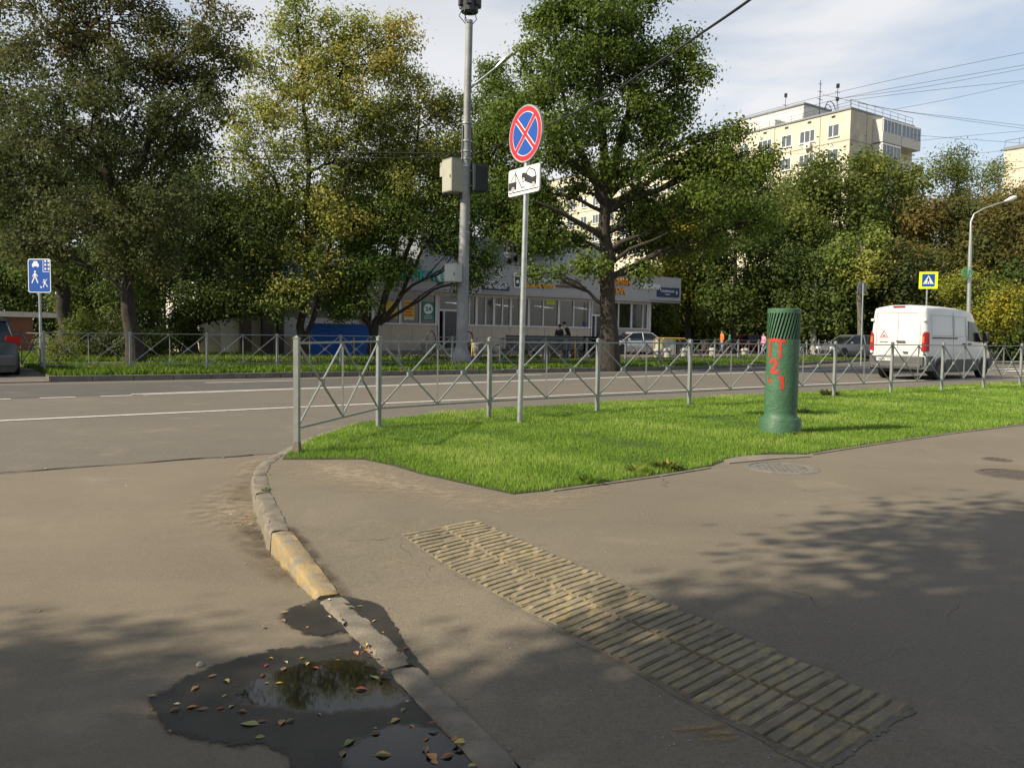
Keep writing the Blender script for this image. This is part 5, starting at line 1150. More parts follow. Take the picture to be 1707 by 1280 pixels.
# lower cladding, side and rear
for sy in (-1, 1):
    for cc, sz in (((.31, 1.012 * sy, .59), (.58, .05, .52)), ((2.82, 1.016 * sy, .52), (2.7, .04, .42)), ((5.22, .99 * sy, .55), (.35, .06, .4))): MB().box(cc, sz).build('side_cladding', m_clad, root, local=True, bevel=.015)
    for cx in (1.02, 4.62):
        mb = MB(); n = 12
        for k in range(n):
            a0, a1 = math.pi * k / n, math.pi * (k + 1) / n
            mb.bar(Vector((cx + .43 * math.cos(a0), 1.015 * sy, .36 + .43 * math.sin(a0))), Vector((cx + .43 * math.cos(a1), 1.015 * sy, .36 + .43 * math.sin(a1))), .05, .06, up=Vector((0, 1, 0)))
        mb.build('wheel_arch', m_clad, root, local=True)
        mb = MB(); mb.lathe([(0, 0), (.405, 0), (.405, .02), (0, .02)], 24, (cx, 1.005 * sy, .40), Matrix.Rotation(-sy * math.pi / 2, 3, 'X')); mb.build('arch_liner', m_black, root, local=True)
    for cx in (1.02, 4.62): wheel(root, cx, .93 * sy, .36, .22)
    # front side window, mirror, handles, rail, panels
    quadpanel(root, 'side_window', M('dark_tinted_glass', (.012, .014, .015), .12, spec=.3), [(3.18, 1.018 * sy, 1.42), (4.50, 1.006 * sy, 1.34), (4.28, .962 * sy, 1.64), (3.90, .938 * sy, 2.10), (3.26, .965 * sy, 2.14)], (0, sy, 0), .012)
    mb = MB(); mb.box((4.35, 1.17 * sy, 1.58), (.14, .2, .36)); mb.box((4.36, 1.05 * sy, 1.42), (.08, .2, .06)); mb.build('wing_mirror', m_black, root, local=True, bevel=.03)
    mb = MB(); mb.box((1.35, 1.026 * sy, 1.50), (1.9, .025, .045)); mb.build('slide_rail', m_clad, root, local=True)
    for x in (2.86, 3.32):
        MB().box((x, 1.035 * sy, 1.29), (.2, .04, .05)).build('door_handle', m_black, root, local=True, bevel=.01)
    m_line_ = M('panel_gap', (.14, .14, .14), .6)
    mb = MB()
    for p, q in (((2.02, 1.023, .72), (2.02, 1.010, 1.5)), ((2.02, 1.010, 1.5), (2.02, .955, 2.42)), ((3.06, 1.023, .72), (3.06, 1.010, 1.5)), ((3.06, 1.01, 1.5), (3.06, .945, 2.3))): mb.bar(Vector((p[0], p[1] * sy, p[2])), Vector((q[0], q[1] * sy, q[2])), .010, .010)
    def rr(x0, x1, z0, z1):
        f = lambda z: (1.024 - max(0, z - 1.45) * .068) * sy
        mb.bar(Vector((x0, f(z0), z0)), Vector((x1, f(z0), z0)), .008, .008); mb.bar(Vector((x0, f(z1), z1)), Vector((x1, f(z1), z1)), .008, .008); mb.bar(Vector((x0, f(z0), z0)), Vector((x0, f(z1), z1)), .008, .008); mb.bar(Vector((x1, f(z0), z0)), Vector((x1, f(z1), z1)), .008, .008)
    rr(.35, 1.95, 1.58, 2.3); rr(2.1, 2.98, 1.56, 2.28); mb.build('panel_gap', M('soft_panel_gap', (.36, .37, .37), .5), root, local=True)
    quadpanel(root, 'tail_lamp', m_tail, [(-.035, .86 * sy, 1.02), (-.035, .975 * sy, 1.02), (-.035, .955 * sy, 1.72), (-.035, .88 * sy, 1.62)], (-1, 0, 0), .03)
    quadpanel(root, 'tail_lamp_side', m_tail, [(-.04, .985 * sy, 1.02), (.12, 1.03 * sy, 1.02), (.12, 1.018 * sy, 1.68), (-.03, .96 * sy, 1.70)], (0, sy, 0), .02)
    MB().box((-.08, .92 * sy, 1.42), (.03, .075, .22)).build('brake_light', m_tailo, root, local=True, bevel=.01)
    MB().box((-.08, .92 * sy, .97), (.04, .09, .09)).build('reversing_lamp', m_wl, root, local=True, bevel=.02)
    MB().box((-.09, .75 * sy, .45), (.03, .12, .05)).build('reflector', m_tail, root, local=True)
    mb = MB(); mb.box((-.03, .93 * sy, 2.12), (.08, .12, .09)); mb.build('door_hinge', m_van, root, local=True, bevel=.015)
    mb = MB(); mb.box((5.38, .72 * sy, .95), (.2, .3, .18)); mb.build('headlight', m_wl, root, local=True, bevel=.03)
mb = MB(); mb.box((-.06, 0, .66), (.10, 1.9, .36)); mb.box((-.10, 0, .50), (.14, 1.8, .12)); mb.build('rear_bumper', m_clad, root, local=True, bevel=.02)
# number plate (with its characters), handles, door split, third brake light
f_ = (Vector((-.125, .42, .72)), Vector((0, -1, 0)), ZV, Vector((-1, 0, 0)))
mb = MB(); mb.poly(f_, rrect(.52, .112, .01), 0, .008); pp = mb.build('number_plate', m_white, root, local=True)
def lletters(name, body, fr, cx, cy, w, h, mat, parent, ext=.006, z=.009):
    me = text_mesh(body, w, h, ext, 0, .02); me.materials.clear(); me.materials.append(mat); O, ex, ey, ez = fr; o = bpy.data.objects.new(name, me); COL.objects.link(o)
    mt = Matrix((ex, ey, ez)).transposed().to_4x4(); mt.translation = O + ex * cx + ey * cy + ez * (z + ext / 2); o.parent = parent; o.matrix_basis = mt; return o
lletters('plate_text', 'О089ВХ 777', f_, 0, 0, .46, .075, m_sblack, pp)
mb = MB(); f2 = (Vector((-.03, 0, 0)), Vector((0, -1, 0)), ZV, Vector((-1, 0, 0)))
mb.poly(f2, [(-.005, .84), (.005, .84), (.005, 2.40), (-.005, 2.40)], 0, .006)
rr_ = rrect(1.56, 1.5, .10)
for i in range(len(rr_)):
    p, q = rr_[i], rr_[(i + 1) % len(rr_)]
    if math.hypot(p[0] - q[0], p[1] - q[1]) > .01: mb.poly(f2, line_poly((p[0], p[1] + 1.62), (q[0], q[1] + 1.62), .010), .0, .005)
mb.build('rear_door_gap', M('soft_panel_gap', (.36, .37, .37), .5), root, local=True)
mb = MB(); mb.box((-.07, -.12, 1.36), (.05, .32, .05)); mb.box((-.06, -.30, .98), (.04, .17, .06)); mb.build('rear_handle', m_clad, root, local=True, bevel=.01)
MB().box((-.04, 0, 2.60), (.06, .42, .035)).build('high_brake_light', m_tail, root, local=True)
f3 = (Vector((-.031, .50, 1.60)), Vector((0, -1, 0)), ZV, Vector((-1, 0, 0)))
mb = MB(); T_ = [(-.13, -.10), (.13, -.10), (0, .14)]
for i in range(3): mb.poly(f3, line_poly(T_[i], T_[(i + 1) % 3], .018), 0, .003)
mb.build('warning_triangle', m_red, root, local=True)
mb = MB(); mb.poly(f3, [(-.05, -.06), (.05, -.06), (.05, -.04), (-.05, -.04)], 0, .003); mb.poly(f3, [(-.02, -.03), (.02, -.03), (.02, .0), (-.02, .0)], 0, .003); mb.build('triangle_mark', m_clad, root, local=True)
lletters('tailgate_lettering', 'TRANSIT', f2, -.50, 1.33, .30, .04, m_clad, root, .006, .001)
quadpanel(root, 'windscreen', m_cglass, [(4.70, -.80, 1.44), (4.70, .80, 1.44), (3.9, .76, 2.38), (3.9, -.76, 2.38)], (.7, 0, .6), .03)
mb = MB(); mb.box((2.7, 0, .33), (4.9, 1.6, .12)); mb.build('underbody', m_black, root, local=True)

# --- generic passenger car
def car(name, label, loc, rz, L, Wd, H, paint, style, clr=.17):
    root = thing(name, label, 'car', loc, 'parked cars', rz); w = Wd / 2
    if style == 'sedan': prof = [(0, .62, .40), (.03, .86, .9), (.18, .95, .98), (.30, .96, 1), (.72, .92, 1), (.80, .88, .98), (.95, .74, .93), (1, .55, .8)]; gl = [(.10, .24, 0), (.24, .48, H), (.60, .66, H), (.76, .80, 0)]; roof = (.26, .60)
    else: prof = [(0, .62, .6), (.02, .92, .93), (.12, 1.02, .98), (.3, 1.0, 1), (.70, .98, 1), (.80, .96, .98), (.95, .80, .93), (1, .62, .82)]; gl = [(.02, .10, 0), (.1, .4, H), (.60, .66, H), (.77, .80, 0)]; roof = (.10, .60)
    S = []
    for t, zt, wf in prof: zz = zt * (1.0 if style == 'sedan' else 1.06); S.append(sec(t * L, [w * wf * .92, w * wf, w * wf * 1.0, w * wf * .93, w * wf * .5], [clr, clr + .12, (clr + zz) / 2 + .05, zz - .03, zz + .01]))
    fixn(loft(MB(), S).build('body', paint, root, smooth=True, local=True))
    bz = .93 if style == 'sedan' else 1.03; x0, x1 = roof[0] * L, roof[1] * L
    xa, xb = (.10 if style == 'sedan' else .015) * L, .78 * L
    pts = lambda x, ww, z: [Vector((x, ww, z)), Vector((x, -ww, z))]
    S = [sec(xa, [w * .86, w * .80, w * .4], [bz - .06, bz, bz + .01]), sec(x0, [w * .90, w * .68, w * .4], [bz - .06, H - .06, H - .02]), sec((x0 + x1) / 2, [w * .91, w * .70, w * .4], [bz - .06, H - .03, H]), sec(x1, [w * .90, w * .68, w * .4], [bz - .06, H - .07, H - .04]), sec(xb, [w * .86, w * .80, w * .4], [bz - .06, bz - .02, bz])]
    fixn(loft(MB(), S).build('windows', m_cglass, root, smooth=True, local=True))
    mb = MB(); S = [sec(x0 - .08, [w * .69, w * .66, w * .3], [H - .10, H - .045, H + .0]), sec((x0 + x1) / 2, [w * .715, w * .68, w * .3], [H - .07, H - .01, H + .018]), sec(x1 + .05, [w * .69, w * .66, w * .3], [H - .12, H - .055, H - .01])]
    fixn(loft(mb, S).build('roof', paint, root, smooth=True, local=True))
    mb = MB()
    for sy in (-1, 1):
        mb.tube([Vector((xb, w * .85 * sy, bz - .02)), Vector((x1, w * .70 * sy, H - .07))], .03, 6); mb.tube([Vector((xa + .05, w * .85 * sy, bz - .01)), Vector((x0, w * .70 * sy, H - .07))], .045, 6)
        mb.tube([Vector(((x0 + x1) / 2, w * .93 * sy, bz - .03)), Vector(((x0 + x1) / 2, w * .71 * sy, H - .04))], .03, 6)
    mb.build('pillars', paint, root, local=True)
    for sy in (-1, 1):
        for x in (.19 * L, .81 * L):
            MB().lathe([(0, 0), (.36, 0), (.36, .03), (0, .03)], 20, (x, (w - .04) * sy, .34), Matrix.Rotation(-sy * math.pi / 2, 3, 'X')).build('arch_liner', m_black, root, local=True)
            wheel(root, x, (w - .09) * sy, .325 if style == 'sedan' else .35, .2)
        mb = MB(); mb.box((.70 * L, (w + .09) * sy, bz + .06), (.12, .2, .13)); mb.build('wing_mirror', paint, root, local=True, bevel=.03)
        for x in (.34, .55): MB().box((x * L, (w + .002) * sy, bz - .14), (.16, .03, .03)).build('door_handle', m_darkmetal, root, local=True)
        MB().box((.965 * L, w * .70 * sy, .66), (.16, .36, .15)).build('headlight', m_wl, root, local=True, bevel=.03)
        if style == 'suv': quadpanel(root, 'tail_lamp', m_tail, [(.10, w * .62 * sy, .98), (-.0, w * .66 * sy, 1.14), (.06, w * 1.0 * sy, 1.12), (.30, w * 1.02 * sy, .98), (.12, w * .99 * sy, .90)], (-.8, .5 * sy, 0), .04); MB().box((-.01, w * .6 * sy, .52), (.05, .3, .05)).build('reflector', m_tail, root, local=True); 
        else: MB().box((.02 * L, w * .72 * sy, .76), (.16, .4, .15)).build('tail_lamp', m_tail, root, local=True, bevel=.03)
    mb = MB(); mb.box((.0, 0, .48), (.12, Wd * .9, .3)); mb.build('rear_bumper', paint if style == 'sedan' else m_clad, root, local=True, bevel=.04)
    mb = MB(); mb.box((L, 0, .42), (.1, Wd * .85, .2)); mb.build('front_grille', m_black, root, local=True, bevel=.03)
    mb = MB(); mb.box((L / 2, 0, .22), (L * .9, Wd * .8, .12)); mb.build('underbody', m_black, root, local=True)
    return root
m_silver = M('silver_car_paint', (.52, .54, .56), .3, .35, var=.02); m_slate = M('slate_car_paint', (.055, .065, .072), .25, .3, var=.03); m_grcar = M('grey_car_paint', (.16, .17, .18), .3, .4, var=.02); m_redcar = M('dark_red_car_paint', (.25, .02, .03), .3, .1, var=.02)
p = atY(1102, 578, 54); car('parked_car', 'silver saloon car parked behind the oak trunk by the shop end', (p.x, p.y, .01), math.radians(205), 4.55, 1.8, 1.46, m_silver, 'sedan')
p = atY(1466, 575, 52); car('parked_car', 'grey saloon car waiting half hidden behind the white van', (p.x, p.y, .01), math.radians(200), 4.5, 1.8, 1.5, m_grcar, 'sedan')
p = atY(1283, 575, 70); car('parked_car', 'dark red car parked in shade behind the orange vest worker', (p.x, p.y, .01), math.radians(190), 4.4, 1.8, 1.45, m_redcar, 'sedan')
E_ = W(0, 0); q = Vector((-13.12, 21.3, -.13)); hd_ = NV.copy(); ang = math.atan2(hd_.y, hd_.x)
lf = Vector((-math.sin(ang), math.cos(ang), 0))
car('parked_car', 'slate grey crossover with red tail lamp cut off by the left edge', q + lf * .92 + Vector((0, 0, 0)), ang, 4.2, 1.84, 1.62, m_slate, 'suv')

# ---------------------------------------------------------------- plaza furniture
# benches with solid backs
bench = thing('park_bench', 'x', 'bench', W(26.5, 34.0), 'benches in front of the shops', UA)
mb = MB()
for k in range(6): mb.box((0, .02, .46 + k * .13), (2.15, .04, .115))
mb.build('backrest', M('dark_bench_planks', (.055, .055, .058), .6, var=.2), bench, local=True)
mb = MB()
for k in range(4): mb.box((0, .14 + k * .115, .45), (2.15, .10, .035))
mb.build('seat', M('dark_bench_planks', (.055, .055, .058), .6), bench, local=True)
for x in (-.95, .95): mb = MB(); mb.box((x, .28, .215), (.08, .5, .43)); mb.box((x, .055, .6), (.08, .05, 1.2)); mb.build('leg', M('bench_concrete', (.22, .21, .2), .8), bench, local=True)
bench['label'] = 'dark slatted bench leftmost in the row before the shops'
for px, lb in ((905, 'dark slatted bench directly left of the couple'), (940, 'dark slatted bench where the two people in black sit'), (972, 'dark slatted bench between the couple and the oak trunk'), (998, 'dark slatted bench partly hidden by the oak trunk')):
    dup(bench, W(uat(px, 33.3), 33.3), UA, lb)
bench.location = W(uat(873, 33.3), 33.3)
# concrete mushroom bollards
b0 = thing('concrete_bollard', 'x', 'bollard', (0, 0, 0), 'round concrete bollards along the plaza')
mb = MB(); mb.lathe([(.20, -.05), (.20, .32), (.24, .34), (.27, .40), (.25, .47), (.16, .54), (.0, .56)], 18); mb.build('stone', M('pale_concrete', (.34, .33, .30), .85, var=.15), b0, smooth=True)
b0.location = atY(1097, 580, 46); b0.location.z = 0; b0['label'] = 'round concrete bollard leftmost in the row, right beside the oak trunk'
for px, Yb, lb in ((1113, 47, 'round concrete bollard in front of the yellow framed container'), (1141, 48, 'round concrete bollard just right of the yellow framed container'), (1188, 51, 'round pale concrete bollard left of the orange vest worker'), (1242, 52, 'round pale concrete bollard right of the orange vest worker'), (1330, 54, 'round pale bollard just right of the green pipe'), (1384, 54, 'round pale bollard at the feet of the person in black')):
    p = atY(px, 580, Yb); p.z = 0; dup(b0, p, 0, lb)
# container with yellow frame behind the silver car
p = atY(1118, 575, 50); p.z = 0; root = thing('waste_container', 'beige container with yellow rail frame and dark side panel right of the silver car', 'container', p, rz=math.radians(15))
MB().box((-.35, 0, .55), (1.0, .9, 1.0)).build('body', m_beige, root, local=True, bevel=.04); MB().box((.55, 0, .50), (.7, .9, .85)).build('dark_panel', m_darkmetal, root, local=True, bevel=.03)
mb = MB()
for y in (-.5, .5): mb.tube([Vector((-.9, y, .1)), Vector((-.9, y, 1.0)), Vector((-.7, y, 1.12)), Vector((.7, y, 1.12)), Vector((.95, y, .9)), Vector((.98, y, .05))], .03, 6)
mb.build('rail_frame', m_ypost, root, local=True)
# urn bins and round topped bins
urn = thing('stone_urn', 'pale tapered concrete urn standing in front of the pharmacy wall', 'litter bin', W(uat(712, 35.2), 35.2))
mb = MB(); mb.lathe([(.17, 0), (.20, .04), (.31, .62), (.34, .64), (.34, .74), (.28, .75), (.26, .60)], 20); mb.build('bowl', M('pale_concrete', (.34, .33, .30), .85), urn, local=True, smooth=True)
dup(urn, W(uat(797, 35.6), 35.6), 0, 'dark shaded concrete urn just right of the tall pole base')
for px, lb in ((719, 'round topped dark litter bin by the pharmacy wall'), (782, 'round topped dark litter bin peeking out right of the tall pole')):
    r_ = thing('litter_bin', lb, 'litter bin', W(uat(px, 39.5), 39.5), 'dark hooded litter bins'); mb = MB(); mb.lathe([(.26, 0), (.28, .75), (.26, .78), (0, .78)], 16); mb.build('barrel', m_darkmetal, r_, local=True, smooth=True)
    mb = MB(); mb.tube([Vector((.27 * math.cos(a) * U.x, .27 * math.cos(a) * U.y, .78 + .55 * math.sin(a))) for a in np.linspace(0, math.pi, 12)], .035, 6); mb.build('hood', m_black, r_, local=True)
# bicycle
p = W(uat(843, 35.3), 35.3); root = thing('bicycle', 'parked bicycle with red handlebar grips leaning near the bench row', 'bicycle', p, rz=UA)
for x in (-.5, .52):
    mb = MB(); mb.tube([Vector((x + .32 * math.cos(a), 0, .34 + .32 * math.sin(a))) for a in np.linspace(0, 2 * math.pi, 25)], .022, 6, cap=False); wv = mb.build('wheel', m_rubber, root, local=True)
    mb = MB()
    for k in range(8): a = k * math.pi / 4; mb.tube([Vector((x, 0, .34)), Vector((x + .31 * math.cos(a), 0, .34 + .31 * math.sin(a)))], .004, 4)
    mb.build('spokes', m_galv, root, local=True).parent = wv
mb = MB(); bb, st, hd2, ra, fa = Vector((-.08, 0, .32)), Vector((-.2, 0, .88)), Vector((.36, 0, .92)), Vector((-.5, 0, .34)), Vector((.52, 0, .34))
for a_, b_ in ((bb, st), (bb, hd2 - ZV * .12), (st - ZV * .1, hd2 - ZV * .05), (bb, ra), (st - ZV * .08, ra), (hd2 - ZV * .12, fa), (hd2, hd2 - ZV * .15), (hd2, hd2 + Vector((.02, 0, .16)))): mb.tube([a_, b_], .018, 6)
mb.build('frame', M('bike_frame_red', (.18, .03, .03), .4), root, local=True)
mb = MB(); hb = hd2 + Vector((.02, 0, .16)); mb.tube([hb + Vector((-.1, .28, .02)), hb + Vector((.0, .1, .0)), hb + Vector((.0, -.1, 0)), hb + Vector((-.1, -.28, .02))], .013, 6); mb.build('handlebar', m_black, root, local=True)
for s_ in (-1, 1): MB().tube([hb + Vector((-.1, .28 * s_, .02)), hb + Vector((-.17, .31 * s_, .03))], .022, 6).build('grip', m_red, root, local=True)
MB().box(st + ZV * .09, (.26, .14, .07), taper=.8).build('saddle', m_black, root, local=True, bevel=.02)

# ---------------------------------------------------------------- people
m_skin = M('skin', (.48, .27, .19), .6); m_hair = M('dark_hair', (.02, .015, .012), .7)
def person(label, loc, rz, h, top, bottom, pose, hair=m_hair, shoe=m_black):
    root = thing('person', label, 'person', loc, None, rz); k = h / 1.75
    J = {'pel': (0, 0, .95), 'wa': (0, 0, 1.10), 'ch': (0, 0, 1.32), 'nk': (0, 0, 1.46), 'hb': (.01, 0, 1.54), 'hm': (.015, 0, 1.63), 'ht': (0, 0, 1.70)}
    for s, n in ((1, 'l'), (-1, 'r')):
        J.update({'sh' + n: (0, .17 * s, 1.40), 'el' + n: (-.03, .23 * s, 1.14), 'wr' + n: (.06, .22 * s, .92), 'ha' + n: (.09, .215 * s, .85), 'fi' + n: (.11, .21 * s, .78), 'th' + n: (.13, .19 * s, .85), 'hi' + n: (0, .09 * s, .90), 'kn' + n: (.02, .10 * s, .50), 'an' + n: (-.02, .10 * s, .09), 'to' + n: (.13, .11 * s, .035)})
    J.update(pose)
    E = [('pel', 'wa', 0), ('wa', 'ch', 0), ('ch', 'nk', 2), ('nk', 'hb', 2), ('hb', 'hm', 2), ('hm', 'ht', 2)]
    for n in 'lr': E += [('ch', 'sh' + n, 0), ('sh' + n, 'el' + n, 0), ('el' + n, 'wr' + n, 0), ('wr' + n, 'ha' + n, 2), ('ha' + n, 'fi' + n, 2), ('ha' + n, 'th' + n, 2), ('pel', 'hi' + n, 1), ('hi' + n, 'kn' + n, 1), ('kn' + n, 'an' + n, 1), ('an' + n, 'to' + n, 3)]
    Rr = {'pel': .15, 'wa': .135, 'ch': .16, 'nk': .06, 'hb': .075, 'hm': .10, 'ht': .06, 'sh': .075, 'el': .052, 'wr': .036, 'ha': .038, 'fi': .02, 'th': .014, 'hi': .10, 'kn': .068, 'an': .045, 'to': .035}
    names = list(J); me = bpy.data.meshes.new('body'); me.from_pydata([tuple(c * k for c in J[n]) for n in names], [(names.index(a), names.index(b)) for a, b, _ in E], [])
    o = bpy.data.objects.new('body', me); COL.objects.link(o); md = o.modifiers.new('skin', 'SKIN'); sv = me.skin_vertices[0].data
    for i, n in enumerate(names):
        r = Rr.get(n, Rr.get(n[:2], .05)) * k; sv[i].radius = (r, r * (.8 if n in ('pel', 'wa', 'ch') else 1)); sv[i].use_root = (n == 'pel')
    ms = o.modifiers.new('sub', 'SUBSURF'); ms.levels = 1; ms.render_levels = 1
    dg = bpy.context.evaluated_depsgraph_get(); dg.update(); m2 = bpy.data.meshes.new_from_object(o.evaluated_get(dg)); bpy.data.objects.remove(o)
    for m in (top, bottom, m_skin, shoe): m2.materials.append(m)
    seg = [(Vector(J[a]) * k, Vector(J[b]) * k, c) for a, b, c in E]
    for p in m2.polygons:
        best = 9; 
        for a, b, c in seg:
            d = b - a; t = max(0, min(1, (p.center - a).dot(d) / max(d.length_squared, 1e-6))); dd = (p.center - a - d * t).length
            if dd < best: best = dd; p.material_index = c
        p.use_smooth = True
    m2.name = 'body'; o = bpy.data.objects.new('body', m2); COL.objects.link(o); o.parent = root
    hp_ = (Vector(J['hm']) + Vector(J['ht'])) / 2 * k; mb = MB(); mb.lathe([(.0, .085 * k), (.06 * k, .072 * k), (.098 * k, .03 * k), (.106 * k, -.03 * k), (.09 * k, -.07 * k)], 14, hp_ + Vector((-.018, 0, .0)))
    mb.build('hair', hair, root, local=True, smooth=True)
    d = (Vector(J['hm']) - Vector(J['nk'])); f0 = Vector(J['hm']) * k; MB().box(f0 + Vector((.10 * k, 0, -.01)), (.03, .022, .035)).build('nose', m_skin, root, local=True)
    return root
m_blk = M('black_jacket', (.012, .012, .014), .8); m_jean = M('light_jeans', (.22, .26, .32), .8); m_or = M('orange_vest', (.95, .20, .03), .6); m_grn = M('green_jacket', (.03, .28, .19), .7); m_pk = M('pink_top', (.75, .28, .38), .7); m_gp = M('dark_trousers', (.03, .03, .035), .8); m_wh = M('pale_shirt', (.5, .48, .46), .8)
sit = {'pel': (0, 0, .56), 'wa': (.03, 0, .72), 'ch': (.08, 0, .98), 'nk': (.12, 0, 1.13), 'hb': (.16, 0, 1.22), 'hm': (.18, 0, 1.31), 'ht': (.17, 0, 1.38)}
for s, n in ((1, 'l'), (-1, 'r')): sit.update({'sh' + n: (.08, .17 * s, 1.06), 'el' + n: (.05, .22 * s, .80), 'wr' + n: (.22, .16 * s, .68), 'ha' + n: (.28, .14 * s, .67), 'fi' + n: (.34, .12 * s, .66), 'th' + n: (.31, .10 * s, .69), 'hi' + n: (.02, .10 * s, .53), 'kn' + n: (.46, .11 * s, .50), 'an' + n: (.44, .11 * s, .09), 'to' + n: (.58, .12 * s, .035)})
# the couple sit up on the bench back, turned to each other
dz = .48
sit2 = {k: (a, b, c + dz if k[:2] not in ('an', 'to', 'kn') else c + dz * .9) for k, (a, b, c) in sit.items()}
pb = W(uat(931, 33.8), 33.75); person('seated person in dark jacket with pale shirt, left one of the pair on the bench', pb, UA + math.pi / 2 - .9, 1.66, m_blk, m_gp, sit2)
pb = W(uat(949, 33.8), 33.75); s3 = dict(sit2); s3.update({'ch': (.16, 0, 1.46), 'nk': (.26, 0, 1.60), 'hb': (.31, 0, 1.69), 'hm': (.33, 0, 1.78), 'ht': (.32, 0, 1.86), 'shl': (.14, .18, 1.52), 'shr': (.14, -.18, 1.52)}); person('broad person in black leaning over, right one of the pair on the bench', pb, UA + math.pi / 2 + .9, 1.8, m_blk, m_gp, s3)
walk_ = {'knl': (.20, .10, .50), 'anl': (.18, .10, .10), 'tol': (.31, .11, .04), 'knr': (-.04, -.10, .50), 'anr': (-.26, -.10, .13), 'tor': (-.14, -.11, .03)}
p = atY(1203, 583, 58); person('worker in an orange high visibility vest and pale jeans standing on the plaza', (p.x, p.y, 0), math.radians(190), 1.75, m_or, m_jean, {})
p = atY(1217, 575, 70); person('small distant figure in a green jacket right of the orange vest worker', (p.x, p.y, .12), math.radians(200), 1.55, m_grn, m_gp, {})
p = atY(1385, 583, 60); person('person in black T-shirt walking left of the grey car', (p.x, p.y, 0), math.radians(185), 1.75, m_blk, m_gp, walk_)
p = atY(1272.5, 583, 56); person('figure in pink half hidden behind the green pipe', (p.x, p.y, 0), math.radians(200), 1.6, m_pk, m_jean, walk_)

# ---------------------------------------------------------------- vegetation
def quads_obj(name, V4, tint, mat, parent=None, tri=False):
    n, k = V4.shape[0], V4.shape[1]; me = bpy.data.meshes.new(name); me.vertices.add(n * k); me.vertices.foreach_set('co', V4.reshape(-1).astype(np.float32))
    me.loops.add(n * k); me.loops.foreach_set('vertex_index', np.arange(n * k, dtype=np.int32)); me.polygons.add(n)
    me.polygons.foreach_set('loop_start', np.arange(0, n * k, k, dtype=np.int32)); me.update(calc_edges=True)
    at_ = me.attributes.new('tint', 'FLOAT', 'POINT'); at_.data.foreach_set('value', np.repeat(tint, k).astype(np.float32))
    me.materials.append(mat); o = bpy.data.objects.new(name, me); COL.objects.link(o)
    if parent is not None: o.parent = parent
    return o
def unit(a): return a / (np.linalg.norm(a, axis=1, keepdims=True) + 1e-9)
def leaves(C, per, sig, size, tintc, rng, droop=0.0, aspect=.62, up=.55):
    n = len(C) * per; c = np.repeat(C, per, 0) + rng.normal(0, 1, (n, 3)) * sig * np.array([1, 1, .7]); c[:, 2] -= np.abs(rng.normal(0, 1, n)) * droop
    nr = unit(rng.normal(0, .62, (n, 3)) + (c - np.repeat(C, per, 0)) / sig * .85 + np.array([0, 0, up])); t = unit(np.cross(nr, rng.normal(0, 1, (n, 3)))); b = np.cross(nr, t)
    s = (size * rng.uniform(.65, 1.25, n))[:, None]; V = np.stack([c - t * s * .5, c + b * s * aspect * .5 - nr * s * .06, c + t * s * .5, c - b * s * aspect * .5 - nr * s * .06], 1)
    tt = np.clip(np.repeat(tintc, per) + rng.normal(0, .055, n), 0, 1); return V, tt
def tubes(mb, paths, radii, sides):    # batched tubes: paths (n,k,3), radii (n,k)
    n, k, _ = paths.shape; T = np.gradient(paths, axis=1); T /= (np.linalg.norm(T, axis=2, keepdims=True) + 1e-9)
    ref = np.tile(np.array([.31, .77, .1]), (n, k, 1)); A = np.cross(T, ref); A /= (np.linalg.norm(A, axis=2, keepdims=True) + 1e-9); B = np.cross(T, A)
    a = np.arange(sides) * 2 * np.pi / sides; ring_ = paths[:, :, None, :] + (A[:, :, None, :] * np.cos(a)[None, None, :, None] + B[:, :, None, :] * np.sin(a)[None, None, :, None]) * radii[:, :, None, None]
    V = ring_.reshape(-1, 3); i, j, s = np.meshgrid(np.arange(n), np.arange(k - 1), np.arange(sides), indexing='ij'); base = (i * k + j) * sides
    F = np.stack([base + s, base + (s + 1) % sides, base + sides + (s + 1) % sides, base + sides + s], -1).reshape(-1, 4); mb.append((V, F))
def build_wood(chunks, mat, parent):
    Vs = []; Fs = []; o = 0
    for V, F in chunks: Vs.append(V); Fs.append(F + o); o += len(V)
    V = np.concatenate(Vs); F = np.concatenate(Fs); n = len(F); me = bpy.data.meshes.new('trunk'); me.vertices.add(len(V)); me.vertices.foreach_set('co', V.reshape(-1).astype(np.float32))
    me.loops.add(n * 4); me.loops.foreach_set('vertex_index', F.reshape(-1).astype(np.int32)); me.polygons.add(n); me.polygons.foreach_set('loop_start', np.arange(0, n * 4, 4, dtype=np.int32)); me.polygons.foreach_set('use_smooth', [True] * n)
    me.update(calc_edges=True); me.materials.append(mat); ob = bpy.data.objects.new('trunk', me); COL.objects.link(ob); ob.parent = parent; return ob
def tnoise(P, seed, s=.6):
    r = np.random.default_rng(seed); out = 0
    for k in range(4): w = r.normal(0, s * (1 + .7 * k), 3); out = out + np.sin(P @ w + r.uniform(0, 6.28)) / (1 + .5 * k)
    return out / 2.2
